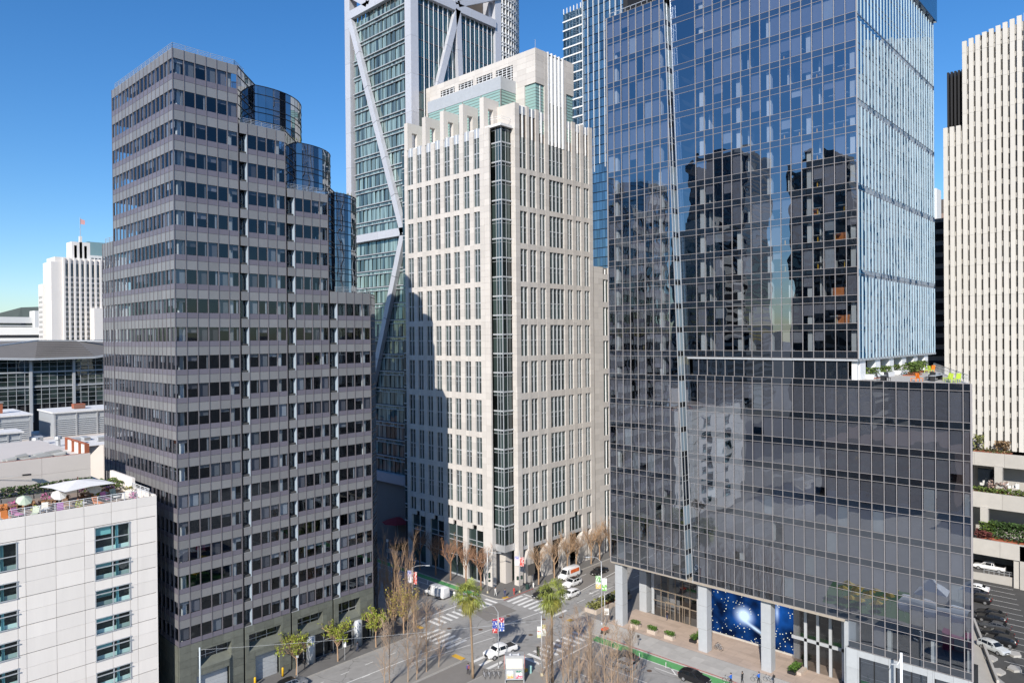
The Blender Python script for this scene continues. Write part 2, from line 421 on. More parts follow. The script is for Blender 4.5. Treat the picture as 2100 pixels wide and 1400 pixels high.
# ================================================================== dark stepped tower
def build_dark():
    X0, Y0 = 41.0, 104.4
    T = thing('stepped_tower', 'dark grey banded office tower with stepped roofline and blue glass drums', 'building', (X0, Y0, 0))
    NR = 21
    zt = [93.15-4.4*k+0.01667*k*k for k in range(NR+1)]
    rows = []
    for k in range(NR):
        p = zt[k]-zt[k+1]
        wb = zt[k]-0.48*p; sb = wb-0.20*p
        rows.append((zt[k], wb, sb, zt[k+1] if k < NR-1 else sb))
    zbot = rows[-1][2]
    segs = [(41.0, [41.0+1.583*i for i in range(7)], 0, 94.55), (50.8, [52.0+1.57*i for i in range(5)], 2, 86.1),
            (58.6, [59.9+1.52*i for i in range(5)], 4, 77.2), (66.3, [67.7+1.66*i for i in range(5)], 8, 61.0)]
    panes, spans, sills, mul = [], [], [], MB()
    blind = MB(); colm = MB()
    for si, (xs, xc, k0, ztop) in enumerate(segs):
        cols = list(zip(xc[:-1], xc[1:]))
        for k in range(k0, NR):
            wt, wb, sb, nx = rows[k]
            for ci, (a, b) in enumerate(cols):
                panes.append(cell(FRONT, Y0, a+.05, b-.05, wb, wt, 0.10, 0, G_DARK, jit(0.006)))
                sills.append(cell(FRONT, Y0, a+.02, b-.02, sb+.02, wb-.03, 0.0, 0.12, M_SILL, jit(.003)))
                if k < NR-1: spans.append(cell(FRONT, Y0, a+.02, b-.02, nx+.03, sb-.02, 0.0, 0.12, M_METAL, jit(.004)))
                if k == k0: spans.append(cell(FRONT, Y0, a+.02, b-.02, wt+.03, ztop, 0.0, 0.12, M_METAL))
                # interior: column behind the last window of each stretch, blinds
                if ci == len(cols)-1 or (si == 0 and ci == 0):
                    o = 0.35 if ci else 0.75
                    colm.box(a+o, a+o+.55, Y0+.55, Y0+1.1, sb, wt+.2)
                rr = random.random()
                if rr < 0.34:
                    h = (wt-wb)*random.choice((0.25, 0.4, 1.0, 1.0))
                    blind.poly([(a+.06, Y0+.3, wt-h), (b-.06, Y0+.3, wt-h), (b-.06, Y0+.3, wt), (a+.06, Y0+.3, wt)], M_SHADEL if rr < .13 else M_SHADE)
                elif rr < 0.55:
                    w = random.uniform(.12, .3)
                    blind.box(b-.1-w, b-.1, Y0+.25, Y0+.3, wb, wt, M_SHADEL)
            # niche at the start of the stretch: flush band, tall recessed glass, jamb coloured pale blue like reflected sky
            if si:
                a, b = xs, xc[0]
                if k < NR-1: spans.append(cell(FRONT, Y0, a+.02, b-.02, nx+.03, sb-.02, 0.0, 0.12, M_METAL))
                if k == k0: spans.append(cell(FRONT, Y0, a+.02, b-.02, wt+.03, ztop, 0.0, 0.12, M_METAL))
                panes.append(cell(FRONT, Y0, a, b, sb, wt, 1.0, 0, G_DARK))
                mul.box(b-.1, b-.02, Y0+.02, Y0+1.0, sb, wt, M_JAMB)
                mul.box(a, b, Y0, Y0+1.0, sb-.04, sb, M_ALU)
        for x in xc:
            mul.box(x-.045, x+.045, Y0-.06, Y0+.12, zbot, ztop+.02)
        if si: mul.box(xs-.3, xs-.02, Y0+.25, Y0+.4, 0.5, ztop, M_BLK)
    # left wall
    ys = [104.4+.06+1.5585*i for i in range(17)]
    ys2 = [129.75+1.3*i for i in range(5)]
    for grp, ztop, k0 in ((ys, 94.55, 0), (ys2, 69.6, 6)):
        for k in range(k0, NR-0):
            wt, wb, sb, nx = rows[k]
            for a, b in zip(grp[:-1], grp[1:]):
                panes.append(cell(LEFT, X0, a+.05, b-.05, wb, wt, 0.10, 0, G_DARK, jit(.006)))
                sills.append(cell(LEFT, X0, a+.02, b-.02, sb+.02, wb-.03, 0, 0.12, M_SILL, jit(.004)))
                if k < NR-1: spans.append(cell(LEFT, X0, a+.02, b-.02, nx+.03, sb-.02, 0, 0.12, M_METAL, jit(.005)))
                if k == k0: spans.append(cell(LEFT, X0, a+.02, b-.02, wt+.03, ztop, 0, 0.12, M_METAL))
                rr = random.random()
                if rr < .55:
                    h = (wt-wb)*random.choice((0.5, 0.7, 1.0, 1.0))
                    blind.poly([(X0+.3, b-.06, wt-h), (X0+.3, a+.06, wt-h), (X0+.3, a+.06, wt), (X0+.3, b-.06, wt)], M_SHADEL if rr < .36 else M_SHADE)
        for y in grp: mul.box(X0-.06, X0+.12, y-.04, y+.04, zbot, ztop+.02)
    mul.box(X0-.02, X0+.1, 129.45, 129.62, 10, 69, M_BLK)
    emit(T, 'window_pane', panes); emit(T, 'spandrel_panel', spans); emit(T, 'sill_panel', sills)
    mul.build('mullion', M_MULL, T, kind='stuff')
    blind.build('window_blind', M_SHADE, T, kind='stuff')
    colm.build('interior_column', M_WHT, T, kind='stuff')
    # structure behind the skin: cores and floor slabs
    core = MB()
    steps = [(50.8, 94.4), (58.6, 86.0), (66.3, 77.1), (74.4, 60.9)]
    px = 41.0
    for xe, zt_ in steps:
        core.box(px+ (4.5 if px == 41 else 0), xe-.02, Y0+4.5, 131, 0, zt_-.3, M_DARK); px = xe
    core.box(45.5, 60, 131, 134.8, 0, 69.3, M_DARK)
    slab = MB()
    for k in range(NR):
        wt, wb, sb, nx = rows[k]
        z0, z1 = nx+.12, sb+.3
        if k == NR-1: z0, z1 = sb-.4, sb+.3
        xe = [s[0] for s in steps if s[1] > wt][-1] if any(s[1] > wt for s in steps) else 50.8
        slab.box(41.15, xe-.1, Y0+.16, Y0+4.6, z0, z1)
        slab.box(41.15, 45.6, Y0+4.6, 134.7 if wt < 69 else 129.4, z0, z1)
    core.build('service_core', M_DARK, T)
    slab.build('floor_slab', M_CEIL, T)
    rf = MB()
    for (xa, xb, z) in ((41.1, 50.8, 94.3), (50.8, 58.6, 85.9), (58.6, 66.3, 76.9), (66.3, 74.4, 60.7)):
        rf.box(xa, xb-.03, Y0+.15, 116, z-.3, z)
    rf.box(41.1, 50.7, 116, 129.5, 94.0, 94.3); rf.box(41.1, 60, 129.6, 134.9, 69.2, 69.4)
    rf.box(41.02, 41.3, 129.45, 129.6, 69, 94.5)
    rf.build('roof', M_GROOF, T)
    # diagonal glass returns and drums
    def arc(c, r, a0, a1, n): return [(c[0]+r*math.cos(R(a0+(a1-a0)*i/n)), c[1]+r*math.sin(R(a0+(a1-a0)*i/n))) for i in range(n+1)]
    drums = [((50.5, 104.42), 8.2, (58.7, 120.2), 10.2, 70.0, 94.55), ((58.3, 104.42), 7.4, (64.6, 118.0), 9.0, 61.0, 86.3),
             ((66.1, 104.42), 6.5, (70.4, 115.0), 7.0, 45.0, 78.6), ((74.35, 104.42), 5.2, None, 0, 0.0, 60.9)]
    for st, L, c, r, zb, ztp in drums:
        g = MB(); mm = MB()
        path = [(st[0]+L*.7071*i/5, st[1]+L*.7071*i/5) for i in range(6)]
        segsp = [path]
        if c: segsp.append(arc(c, r, -130, 60, 26))
        else: segsp.append([path[-1], (path[-1][0]+.05, 125.0)])
        for pp in segsp:
            for (a, b) in zip(pp[:-1], pp[1:]):
                z = zb
                lv = [zb]
                for k in range(NR-1, -1, -1):
                    for q in (rows[k][2], rows[k][1], rows[k][0]):
                        if zb+.5 < q < ztp-.5: lv.append(q)
                lv.append(ztp)
                for q0, q1 in zip(lv[:-1], lv[1:]):
                    g.poly([(a[0], a[1], q0), (b[0], b[1], q0), (b[0], b[1], q1), (a[0], a[1], q1)])
                    dx, dy = b[0]-a[0], b[1]-a[1]; l = math.hypot(dx, dy); nx_, ny_ = dy/l*.03, -dx/l*.03
                    mm.bar((a[0]+nx_, a[1]+ny_, q1), (b[0]+nx_, b[1]+ny_, q1), .09, .1)
                mm.bar((a[0], a[1], zb), (a[0], a[1], ztp), .035, .035)
        gd = g.build('glass_drum', G_DRUM, T)
        mmo = mm.build('drum_mullion', M_BLK, None); mmo.parent = gd
        if c:
            t = MB(); t.prism(arc(c, r-.05, 0, 345, 23), ztp-.4, ztp-.02); t.build('drum_roof', M_GROOF, T)
    # roof rails
    for (pa, zz) in (([(41.2, 128.5), (41.2, 104.9), (50.3, 104.9), (53, 107.4)], 94.55), ([(51.2, 104.9), (58.0, 104.9), (60.5, 107.2)], 86.1),
                     ([(59.0, 104.9), (65.9, 104.9), (68.5, 107.2)], 77.2), ([(67.6, 104.9), (74.0, 104.9), (76.0, 106.8)], 61.0), ([(41.3, 134.5), (41.3, 130)], 69.6)):
        rl = MB()
        for a, b in zip(pa[:-1], pa[1:]):
            L = math.hypot(b[0]-a[0], b[1]-a[1]); n = max(1, int(L/1.6))
            for h in (.2, .42, .64, .9):
                rl.bar((a[0], a[1], zz+h), (b[0], b[1], zz+h), .05, .05 if h < 1 else .09)
            for i in range(n+1):
                f = i/n
                rl.bar((a[0]+(b[0]-a[0])*f, a[1]+(b[1]-a[1])*f, zz-.2), (a[0]+(b[0]-a[0])*f, a[1]+(b[1]-a[1])*f, zz+.9), .05, .05)
        rl.build('roof_railing', M_ALU, T)
    # granite base
    holes = [(43.6, 48.6, 5.3, 7.9), (51.4, 56.7, 5.3, 7.9), (59.6, 64.2, 5.3, 7.9), (67.3, 71.6, 5.0, 8.2), (43.4, 48.3, 0, 4.3), (52.4, 56.4, 0, 4.3), (59.2, 74.2, 0, 4.4)]
    gran = []
    cols = [41.0, 42.6, 44.2, 45.8, 47.4, 49.0, 50.5, 50.8, 52.3, 53.9, 55.5, 57.1, 58.4, 58.7, 60.2, 61.8, 63.4, 65.0, 66.1, 66.4, 68.0, 69.7, 71.4, 73.0, 74.4]
    zs = [0, 1.25, 2.5, 3.7, 4.9, 6.1, 7.2, 8.25, zbot-.03]
    for a, b in zip(cols[:-1], cols[1:]):
        if b-a < .5: continue
        for za, zb in zip(zs[:-1], zs[1:]):
            for (q0, q1, w0, w1) in rect_sub((a, b, za, zb), holes):
                gran.append(cell(FRONT, Y0-.06, q0+.012, q1-.012, w0+.012, w1-.012, 0, .3, M_GRAN))
    for i in range(7):
        for za, zb in zip(zs[:-1], zs[1:]):
            gran.append(cell(LEFT, X0-.06, 104.7+i*1.6+.012, 104.7+(i+1)*1.6-.012, za+.012, zb-.012, 0, .3, M_GRAN))
    emit(T, 'granite_panel', gran)
    b = MB()
    for (a0, a1, b0, b1) in holes[:4]:
        b.box(a0, a1, Y0+.25, Y0+1.6, b1, b1+.1, M_GRAN); b.poly([(a0, Y0-.05, b0), (a1, Y0-.05, b0), (a1, Y0+1.3, b0+.9), (a0, Y0+1.3, b0+.9)], M_GRAN)
        b.box(a0-.2, a0, Y0+.2, Y0+1.6, b0, b1, M_GRAN); b.box(a1, a1+.2, Y0+.2, Y0+1.6, b0, b1, M_GRAN)
    b.box(41.2, 74, Y0+1.9, Y0+2.0, 0, zbot-.3, M_DARK); b.box(41.2, 74.2, Y0+.2, Y0+2, 4.45, 4.9, M_DARK)
    b.build('base_recess', M_GRAN, T)
    for (a0, a1, b0, b1) in holes[:4]:
        w = MB(); w.poly([(a0, Y0+1.3, b0+.5), (a1, Y0+1.3, b0+.5), (a1, Y0+1.3, b1), (a0, Y0+1.3, b1)])
        wo_ = w.build('base_window', G_DARK, T)
        f = MB(); n = 3
        for i in range(n+1):
            x = a0+(a1-a0)*i/n; f.box(x-.04, x+.04, Y0+1.22, Y0+1.3, b0+.5, b1)
        f.box(a0, a1, Y0+1.2, Y0+1.28, b0+1.3, b0+1.38)
        fo = f.build('window_frame', M_ALU, None); fo.parent = wo_
    for (a0, a1, b0, b1) in holes[4:6]:
        d = MB(); n = 8
        for i in range(n): d.box(a0, a1, Y0+.75+.01*(i % 2), Y0+.85, b1*i/n+.01, b1*(i+1)/n-.01)
        d.build('garage_door', M_GREYM, T)
    sf = MB(); sfm = MB()
    for i in range(9):
        x = 59.2+15*i/8
        sfm.box(x-.05, x+.05, Y0+.7, Y0+.85, 0, 4.4)
    sfm.box(59.2, 74.2, Y0+.7, Y0+.84, 2.6, 2.7); sfm.box(59.2, 74.2, Y0+.7, Y0+.85, 0, .15)
    for i in range(8):
        x = 59.2+15*i/8; sf.poly([(x, Y0+.8, .15), (x+15/8, Y0+.8, .15), (x+15/8, Y0+.8, 4.4), (x, Y0+.8, 4.4)])
    s1 = sf.build('storefront_glass', G_DARK, T); s2 = sfm.build('storefront_frame', M_ALU, None); s2.parent = s1
    for x in (62.0, 71.2):
        c = MB(); c.lathe([(.75, 0), (.75, 4.45)], 20, None, (x, Y0+.1, 0)); c.build('round_column', M_GREYM, T, smooth=True)
    # plants on the stepped roofs
    for (x, y, z, n) in ((66, 108.5, 77.2, 40), (72, 110, 78.6, 60), (61.5, 107.5, 86.2, 16)):
        g = MB()
        for i in range(n):
            a = random.uniform(-2.2, 2.2); q = random.uniform(-1, 1); h = random.uniform(.3, .9)
            g.poly([(x+a-.1, y+q, z), (x+a+.1, y+q, z), (x+a+random.uniform(-.2, .2), y+q+.1, z+h)])
        o = g.build('roof_plant', mat('roof_plant_leaf', (0.16, 0.17, 0.04), .8, var=.4), None)
        tag(o, {40: 'clump of yellowish plants on the middle stepped roof', 60: 'fringe of dry plants along the lowest drum top', 16: 'small tuft of plants beside the tallest glass drum'}[n], 'plant')
    return T
# ================================================================== white stone tower
def build_white():
    X, Y = 106.85, 103.3
    T = thing('stone_tower', 'white stone office tower with glass corner bay and stepped buttress top', 'building', (X, Y, 0))
    LW = [(109.93, 111.79), (113.12, 114.99), (116.41, 118.33), (119.45, 121.47), (122.77, 124.69), (125.98, 127.9), (129.27, 131.15), (132.45, 134.54)]
    RW = [(112.43, 114.72), (115.57, 117.74), (118.81, 120.79), (122.1, 127.27), (128.44, 130.39), (131.7, 133.53), (134.77, 136.77)]
    RO = [(89.3, 95.9), (81.2, 88.2), (73.2, 80.1), (65.0, 72.0), (57.05, 63.9), (49.05, 55.75), (41.05, 47.9), (32.75, 39.65), (24.9, 31.55), (16.7, 23.7), (12.6, 15.5)]
    panes, stone = [], []
    mv, mh = MB(), MB()
    def bay(face, c, w, n, z0, z1, mid=True, d=.38):
        s0, s1 = w
        zs = [z0, (z0+z1)/2, z1] if mid else [z0, z1]
        for i in range(n):
            a = s0+(s1-s0)*i/n; b = s0+(s1-s0)*(i+1)/n
            for q0, q1 in zip(zs[:-1], zs[1:]):
                panes.append(cell(face, c, a, b, q0, q1, d, 0, G_WHITE, jit(.008)))
        def bx(o, a, b, za, zb, t0, t1):
            if face == FRONT: o.box(a, b, c+t0, c+t1, za, zb)
            else: o.box(c+t0, c+t1, a, b, za, zb)
        for i in range(1, n):
            a = s0+(s1-s0)*i/n; bx(mv, a-.07, a+.07, z0, z1, .06, d+.02)
        bx(mv, s0, s0+.05, z0, z1, d-.1, d); bx(mv, s1-.05, s1, z0, z1, d-.1, d)
        if mid:
            bx(mh, s0, s1, zs[1]-.11, zs[1]+.11, d-.12, d+.01)
            for q in (zs[1]+1.1-4.0 if False else zs[1]-1.0, z1-1.0): bx(mh, s0, s1, q-.03, q+.03, d-.05, d+.01)
    for z0, z1 in RO:
        single = z1-z0 < 4
        for w in LW: bay(LEFT, X, w, 2, z0, z1, not single)
        for w in RW: bay(FRONT, Y, w, 4 if w[1]-w[0] > 3 else 2, z0, z1, not single)
    # top infill strips of the left and right faces
    top = MB()
    for w in LW: top.box(X+.22, X+.4, w[0], w[1], 95.9, 97.9, M_ALU); top.box(X+.1, X+.4, (w[0]+w[1])/2-.11, (w[0]+w[1])/2+.11, 95.9, 98.0, M_WMET)
    for w in RW:
        if w[1]-w[0] > 3: continue
        top.box(w[0], w[1], Y+.35, Y+.5, 95.9, 100.9, M_LOUV); top.box(w[0], w[1], Y+.22, Y+.5, 100.9, 102.6, M_ALU)
        m_ = (w[0]+w[1])/2; top.box(m_-.11, m_+.11, Y+.05, Y+.5, 95.9, 102.7, M_WMET)
    top.build('louvre_infill', None, T)
    for z0, z1 in ((97, 101), (101.2, 105.4)): bay(FRONT, Y, RW[3], 4, z0, z1, False)
    cb = MB()
    cb.box(122.1, 127.27, Y+.3, Y+.5, 105.4, 116.0, M_ALU)
    for i in range(5): x = 122.1+5.17*i/4; cb.box(x-.16, x+.16, Y-.1, Y+.4, 95.9, 116.6, M_WMET)
    cb.build('central_fin', None, T)
    # piers and spandrels in stone panels
    step = 1.37
    def strip(face, c, a, b, z0, z1, t=.42, proud=0.0):
        n = max(1, round((z1-z0)/step))
        for i in range(n):
            p, q = z0+(z1-z0)*i/n, z0+(z1-z0)*(i+1)/n
            stone.append(cell(face, c, a+.008, b-.008, p+.01, q-.01, -proud, t, M_STONE))
    lp = [(107.0, 108.55), (108.57, 109.93)] + [(a[1], b[0]) for a, b in zip(LW[:-1], LW[1:])] + [(134.54, 135.65)]
    for a, b in lp: strip(LEFT, X, a, b, 12.4, 97.6)
    rp = [(111.0, 112.43)] + [(a[1], b[0]) for a, b in zip(RW[:-1], RW[1:])] + [(136.77, 138.2)]
    for i, (a, b) in enumerate(rp): strip(FRONT, Y, a, b, 12.4, 102.9 if not 3 <= i <= 4 else 116.4)
    zr = [(b[1], a[0]) for a, b in zip(RO[:-1], RO[1:])]
    for z0, z1 in zr:
        for w in LW:
            mm = (w[0]+w[1])/2
            for a, b in ((w[0], mm), (mm, w[1])): stone.append(cell(LEFT, X, a+.01, b-.01, z0, z1, .03, .36, M_STONE))
        for w in RW:
            n = 4 if w[1]-w[0] > 3 else 2
            for i in range(n):
                a, b = w[0]+(w[1]-w[0])*i/n, w[0]+(w[1]-w[0])*(i+1)/n
                stone.append(cell(FRONT, Y, a+.01, b-.01, z0, z1, .03, .36, M_STONE))
    for w in LW: stone.append(cell(LEFT, X, w[0], w[1], 11.4, 12.6, .03, .36, M_STONE))
    for w in RW: stone.append(cell(FRONT, Y, w[0], w[1], 11.4, 12.6, .03, .36, M_STONE))
    # left lower storeys: piers every second bay, tall glass
    lowp = [(107.0, 109.77), (114.78, 116.22), (121.24, 122.55), (127.53, 129.05), (134.02, 135.65)]
    for a, b in lowp: strip(LEFT, X, a, b, 0, 12.39, 1.1)
    for (a, b) in zip(lowp[:-1], lowp[1:]):
        s0, s1 = a[1], b[0]
        zs = [0.4, 4.6, 7.8, 8.9, 11.4]
        for q0, q1 in zip(zs[:-1], zs[1:]):
            for i in range(2):
                panes.append(cell(LEFT, X, s0+(s1-s0)*i/2, s0+(s1-s0)*(i+1)/2, q0, q1, .55, 0, G_WHITE, jit(.006)))
        mh.box(X+.4, X+.56, s0, s1, 7.75, 7.9); mh.box(X+.4, X+.56, s0, s1, 8.85, 8.95); mh.box(X+.4, X+.56, s0, s1, 4.5, 4.65); mh.box(X+.3, X+.56, s0, s1, 0, .4)
        mv.box(X+.4, X+.56, (s0+s1)/2-.08, (s0+s1)/2+.08, .4, 11.4)
    # right lower storeys: colonnade with splayed piers
    rlow = [(111.0, 112.43), (114.3, 115.8), (120.6, 122.11), (126.98, 128.36), (133.3, 134.95), (136.77, 138.2)]
    for a, b in rlow: strip(FRONT, Y, a, b, 5.6, 12.39, 1.0)
    for a, b in rlow[1:]:
        pi = MB()
        pi.prism([(a-1.3, Y-.02), (b, Y-.02), (b, Y+1.3), (a-1.3, Y+1.3)], 0, 5.2)
        n0 = len(pi.v)
        lo = [(a-1.3, Y-.02, 5.2), (b, Y-.02, 5.2), (b, Y+1.3, 5.2), (a-1.3, Y+1.3, 5.2)]; hi = [(a, Y-.02, 7.2), (b, Y-.02, 7.2), (b, Y+1.0, 7.2), (a, Y+1.0, 7.2)]
        for i in range(4): j = (i+1) % 4; pi.poly([lo[i], lo[j], hi[j], hi[i]])
        pi.build('splayed_pier', M_STONE, T)
    strip(FRONT, Y, 111.0, 112.43, 0, 5.6, 1.3)
    strip(LEFT, 111.0, 103.72, 104.6, 0, 97.6, .3)
    for (a, b) in zip(rlow[:-1], rlow[1:]):
        s0, s1 = a[1], b[0]; n = 4 if s1-s0 > 3 else 2
        for i in range(n): panes.append(cell(FRONT, Y, s0+(s1-s0)*i/n, s0+(s1-s0)*(i+1)/n, 8.1, 11.4, .5, 0, G_WHITE, jit(.006)))
        for i in range(1, n): x = s0+(s1-s0)*i/n; mv.box(x-.06, x+.06, Y+.35, Y+.52, 8.1, 11.4)
        mh.box(s0, s1, Y+.3, Y+.9, 7.4, 8.1)
        for i in range(n): panes.append(cell(FRONT, Y+3.5, s0-.8+(s1-s0+1.6)*i/n, s0-.8+(s1-s0+1.6)*(i+1)/n, 0, 7.4, 0, 0, G_WHITE))
    # corner glass bay
    bx, by = 108.0, 104.5
    zz = [9.1+4.05*i for i in range(22)] + [97.6]
    for z0, z1 in zip(zz[:-1], zz[1:]):
        if z1-z0 < .5: continue
        for face, c, ss in ((LEFT, bx, (104.5, 105.3, 106.1, 107.3)), (FRONT, by, (108.0, 109.3, 110.6))):
            for a, b in zip(ss[:-1], ss[1:]):
                panes.append(cell(face, c, a+.03, b-.03, z0+.2, z1-.75, 0, 0, G_WHITE, jit(.006)))
                panes.append(cell(face, c, a+.03, b-.03, z1-.7, z1-.1, 0, 0, G_WHITE, jit(.004)))
        mh.box(bx-.1, bx+.05, 104.4, 107.3, z1-.1, z1+.2); mh.box(108.05, 111, by-.1, by+.05, z1-.1, z1+.2)
        mh.box(bx-.05, bx+.03, 104.4, 107.3, z1-.76, z1-.69); mh.box(108.05, 111, by-.05, by+.03, z1-.76, z1-.69)
    for y in (105.3, 106.1): mv.box(bx-.08, bx+.02, y-.04, y+.04, 9.1, 97.6)
    for x in (109.3,): mv.box(x-.04, x+.04, by-.08, by+.02, 9.1, 97.6)
    mv.box(bx-.12, bx+.04, by-.12, by+.04, 9.1, 97.6)
    bb = MB()
    bb.box(bx-.15, 108.9, 104.35, 107.3, 7.7, 9.1); bb.box(108.9, 111, by-.15, 107.3, 7.7, 9.1); bb.box(bx-.1, 111, by-.1, 107.2, 97.4, 98.0)
    bb.build('bay_apron', M_ALU, T)
    # entrance recess under the bay
    en = MB()
    en.box(110.2, 112.2, 106.4, 108.6, 0, 7.7, M_STONE); en.box(108.8, 109.0, 108.6, 112, 0, 7.7, M_STONE); en.box(109, 111, 108.6, 109.0, 0, 7.7, M_JOINT)
    en.box(107, 118, 106.9, 109, 7.75, 8.0, M_JOINT)
    en.build('entrance_recess', None, T)
    sg = MB(); sg.box(111.2, 112.6, 104.75, 104.85, 0.8, 7.2)
    sgo = sg.build('address_sign', M_BLK, T)
    fo = bpy.data.objects.new('address_number', text_mesh('199', 1.5, M_WHT)); COL.objects.link(fo); fo.parent = sgo
    fo.location = (111.95, 104.72, 3.2); fo.rotation_euler = (R(90), R(90), 0)
    # core, roof, buttresses
    co = MB()
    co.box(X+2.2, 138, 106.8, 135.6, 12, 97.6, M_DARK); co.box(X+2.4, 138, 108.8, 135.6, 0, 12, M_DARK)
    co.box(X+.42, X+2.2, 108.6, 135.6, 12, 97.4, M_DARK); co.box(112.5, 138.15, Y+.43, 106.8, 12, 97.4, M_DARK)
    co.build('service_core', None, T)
    rf = MB(); rf.box(X+.3, 138.1, Y+.5, 135.6, 97.4, 97.9, M_ROOF); rf.box(138.0, 138.2, Y+.1, 135.6, 0, 103, M_STONE); rf.box(X+.1, 138.1, 135.5, 135.65, 12, 97.8, M_STONE)
    rf.build('roof', None, T)
    for y in (134.35, 127.7, 121.38, 114.98, 108.5):
        b = MB(); y0, y1 = y-.05, y+1.2
        b.box(X, X+1.3, y0, y1, 97.6, 104.2); b.box(X+1.3, X+4.6, y0, y1, 102.0, 104.2); b.box(X+2.9, X+4.6, y0, y1, 97.9, 102.0); b.box(X+1.3, X+2.9, y0, y1, 97.9, 98.6)
        b.build('buttress', M_STONE, T)
    # parapet wall with chamfered end at the corner
    w = MB(); P = [(103.74, 97.6), (103.74, 102.9), (109.3, 102.9), (110.4, 100.5), (110.4, 97.9)]
    for x in (111.0, 111.5): w.poly([(x, a, b) for a, b in (P if x > 111.2 else P[::-1])])
    for i in range(5):
        a, b = P[i], P[(i+1) % 5]; w.poly([(111.0, a[0], a[1]), (111.5, a[0], a[1]), (111.5, b[0], b[1]), (111.0, b[0], b[1])])
    w.build('parapet_wall', M_STONE, T)
    # penthouse with mint louvres
    ph = MB(); ph.box(113.0, 117.9, 109.3, 133.9, 97.9, 107.6, M_MINT); ph.box(112.9, 117.9, 109.2, 134.0, 107.6, 110.4, M_GREYM)
    pho = ph.build('penthouse', None, T)
    lv = MB()
    for i in range(14): z = 98.2+i*.68; lv.box(112.93, 113.0, 109.3, 133.9, z, z+.07); lv.box(113, 117.8, 109.23, 109.3, z, z+.07)
    for i in range(5): y = 109.3+i*6.15; lv.box(112.9, 113.05, y-.12, y+.12, 97.9, 107.6)
    l = lv.build('louver_blade', M_JOINT, None, kind='stuff'); l.parent = pho
    # upper block
    ub = []
    def blockface(face, c, s0, s1, z0, z1, holes):
        n = max(1, round((s1-s0)/2.7)); mrow = max(1, round((z1-z0)/1.36))
        for i in range(n):
            for j in range(mrow):
                r_ = (s0+(s1-s0)*i/n, s0+(s1-s0)*(i+1)/n, z0+(z1-z0)*j/mrow, z0+(z1-z0)*(j+1)/mrow)
                for (a, b, p, q) in rect_sub(r_, holes): stone.append(cell(face, c, a+.008, b-.008, p+.01, q-.01, 0, .3, M_STONE))
    lh = [(110.1, 115.5, 110.5, 114.4), (116.6, 121.9, 110.5, 114.4), (123.1, 128.2, 110.5, 114.4), (129.6, 134.8, 110.5, 114.4)]
    blockface(LEFT, 117.8, 103.32, 141.6, 108.8, 116.4, lh); blockface(LEFT, 117.8, 106.6, 141.6, 98, 108.8, [])
    blockface(FRONT, Y+.02, 118.1, 122.0, 108.8, 116.4, []); blockface(FRONT, Y+.02, 127.4, 131.2, 108.8, 116.4, [])
    bk = MB()
    bk.box(118.12, 131.2, Y+.35, 141.6, 108.8, 116.2, M_JOINT); bk.box(118.12, 131.2, 106.6, 141.6, 98, 108.8, M_JOINT); bk.box(121.2, 127.9, Y+.6, 107, 98, 116, M_JOINT)
    bk.box(117.9, 131.1, Y+.1, 141.5, 116.2, 116.35, M_ROOF)
    bk.build('block_core', None, T)
    for (x0, x1) in ((118.1, 121.0), (127.9, 131.1)):
        mi = MB(); mi.box(x0, x1, Y+.3, 106.7, 98, 108.8, M_MINT); mo = mi.build('corner_louvre', None, T)
        bl = MB()
        for i in range(15): z = 98.3+i*.68; bl.box(x0-.05, x1+.03, Y+.24, 106.7, z, z+.06)
        bo = bl.build('louver_blade', M_JOINT, None, kind='stuff'); bo.parent = mo
    mi = MB(); mi.box(119.4, 119.6, Y+.2, Y+.35, 98, 108.7, M_WMET); mi.build('corner_mullion', None, T)
    for (a, b, p, q) in lh:
        g = MB(); g.box(118.05, 118.1, a, b, p, q, M_DARK)
        for i in range(7): z = p+(q-p)*(i+.5)/7; g.box(117.92, 118.0, a, b, z-.05, z+.05, M_WMET)
        for i in range(4): y = a+(b-a)*(i+.5)/4; g.box(117.9, 118.02, y-.06, y+.06, p, q, M_WMET)
        g.build('roof_opening', None, T)
    ml = MB(); ml.tube([(117.9, 103.4, 116.3), (117.9, 103.4, 118.2)], .05, 5); ml.build('lightning_rod', M_ALU, T)
    rr = MB()
    for a, b in zip([(107.4, 107.2), (107.9, 104.4), (110.9, 104.4)][:-1], [(107.4, 107.2), (107.9, 104.4), (110.9, 104.4)][1:]):
        for h in (.5, .95): rr.bar((*a, 98.6+h), (*b, 98.6+h), .05, .05)
    rr.build('roof_railing', M_WMET, T)
    # recessed glass link at the far end of the left face
    for k in range(22):
        z = 9+4.05*k
        panes.append(cell(LEFT, 108.2, 135.7, 136.9, z, z+3.9, 0, 0, G_WHITE)); panes.append(cell(LEFT, 108.2, 136.95, 138.2, z, z+3.9, 0, 0, G_WHITE))
        mh.box(108.05, 108.2, 135.7, 138.2, z-.15, z+.05); mh.box(108.1, 108.2, 135.7, 138.2, z+3.1, z+3.2)
    lk = MB(); lk.box(108.4, 113, 135.7, 138.3, 0, 97.5); lk.build('link_core', M_DARK, T)
    emit(T, 'window_pane', panes); emit(T, 'stone_panel', stone)
    mv.build('mullion', M_GREYM, T, kind='stuff'); mh.build('transom', M_GREYM, T, kind='stuff')
    # lower annex to the right
    A = thing('stone_annex', 'narrow white stone annex wing squeezed beside the dark glass tower', 'building', (138.6, Y, 0))
    pa, st = [], []
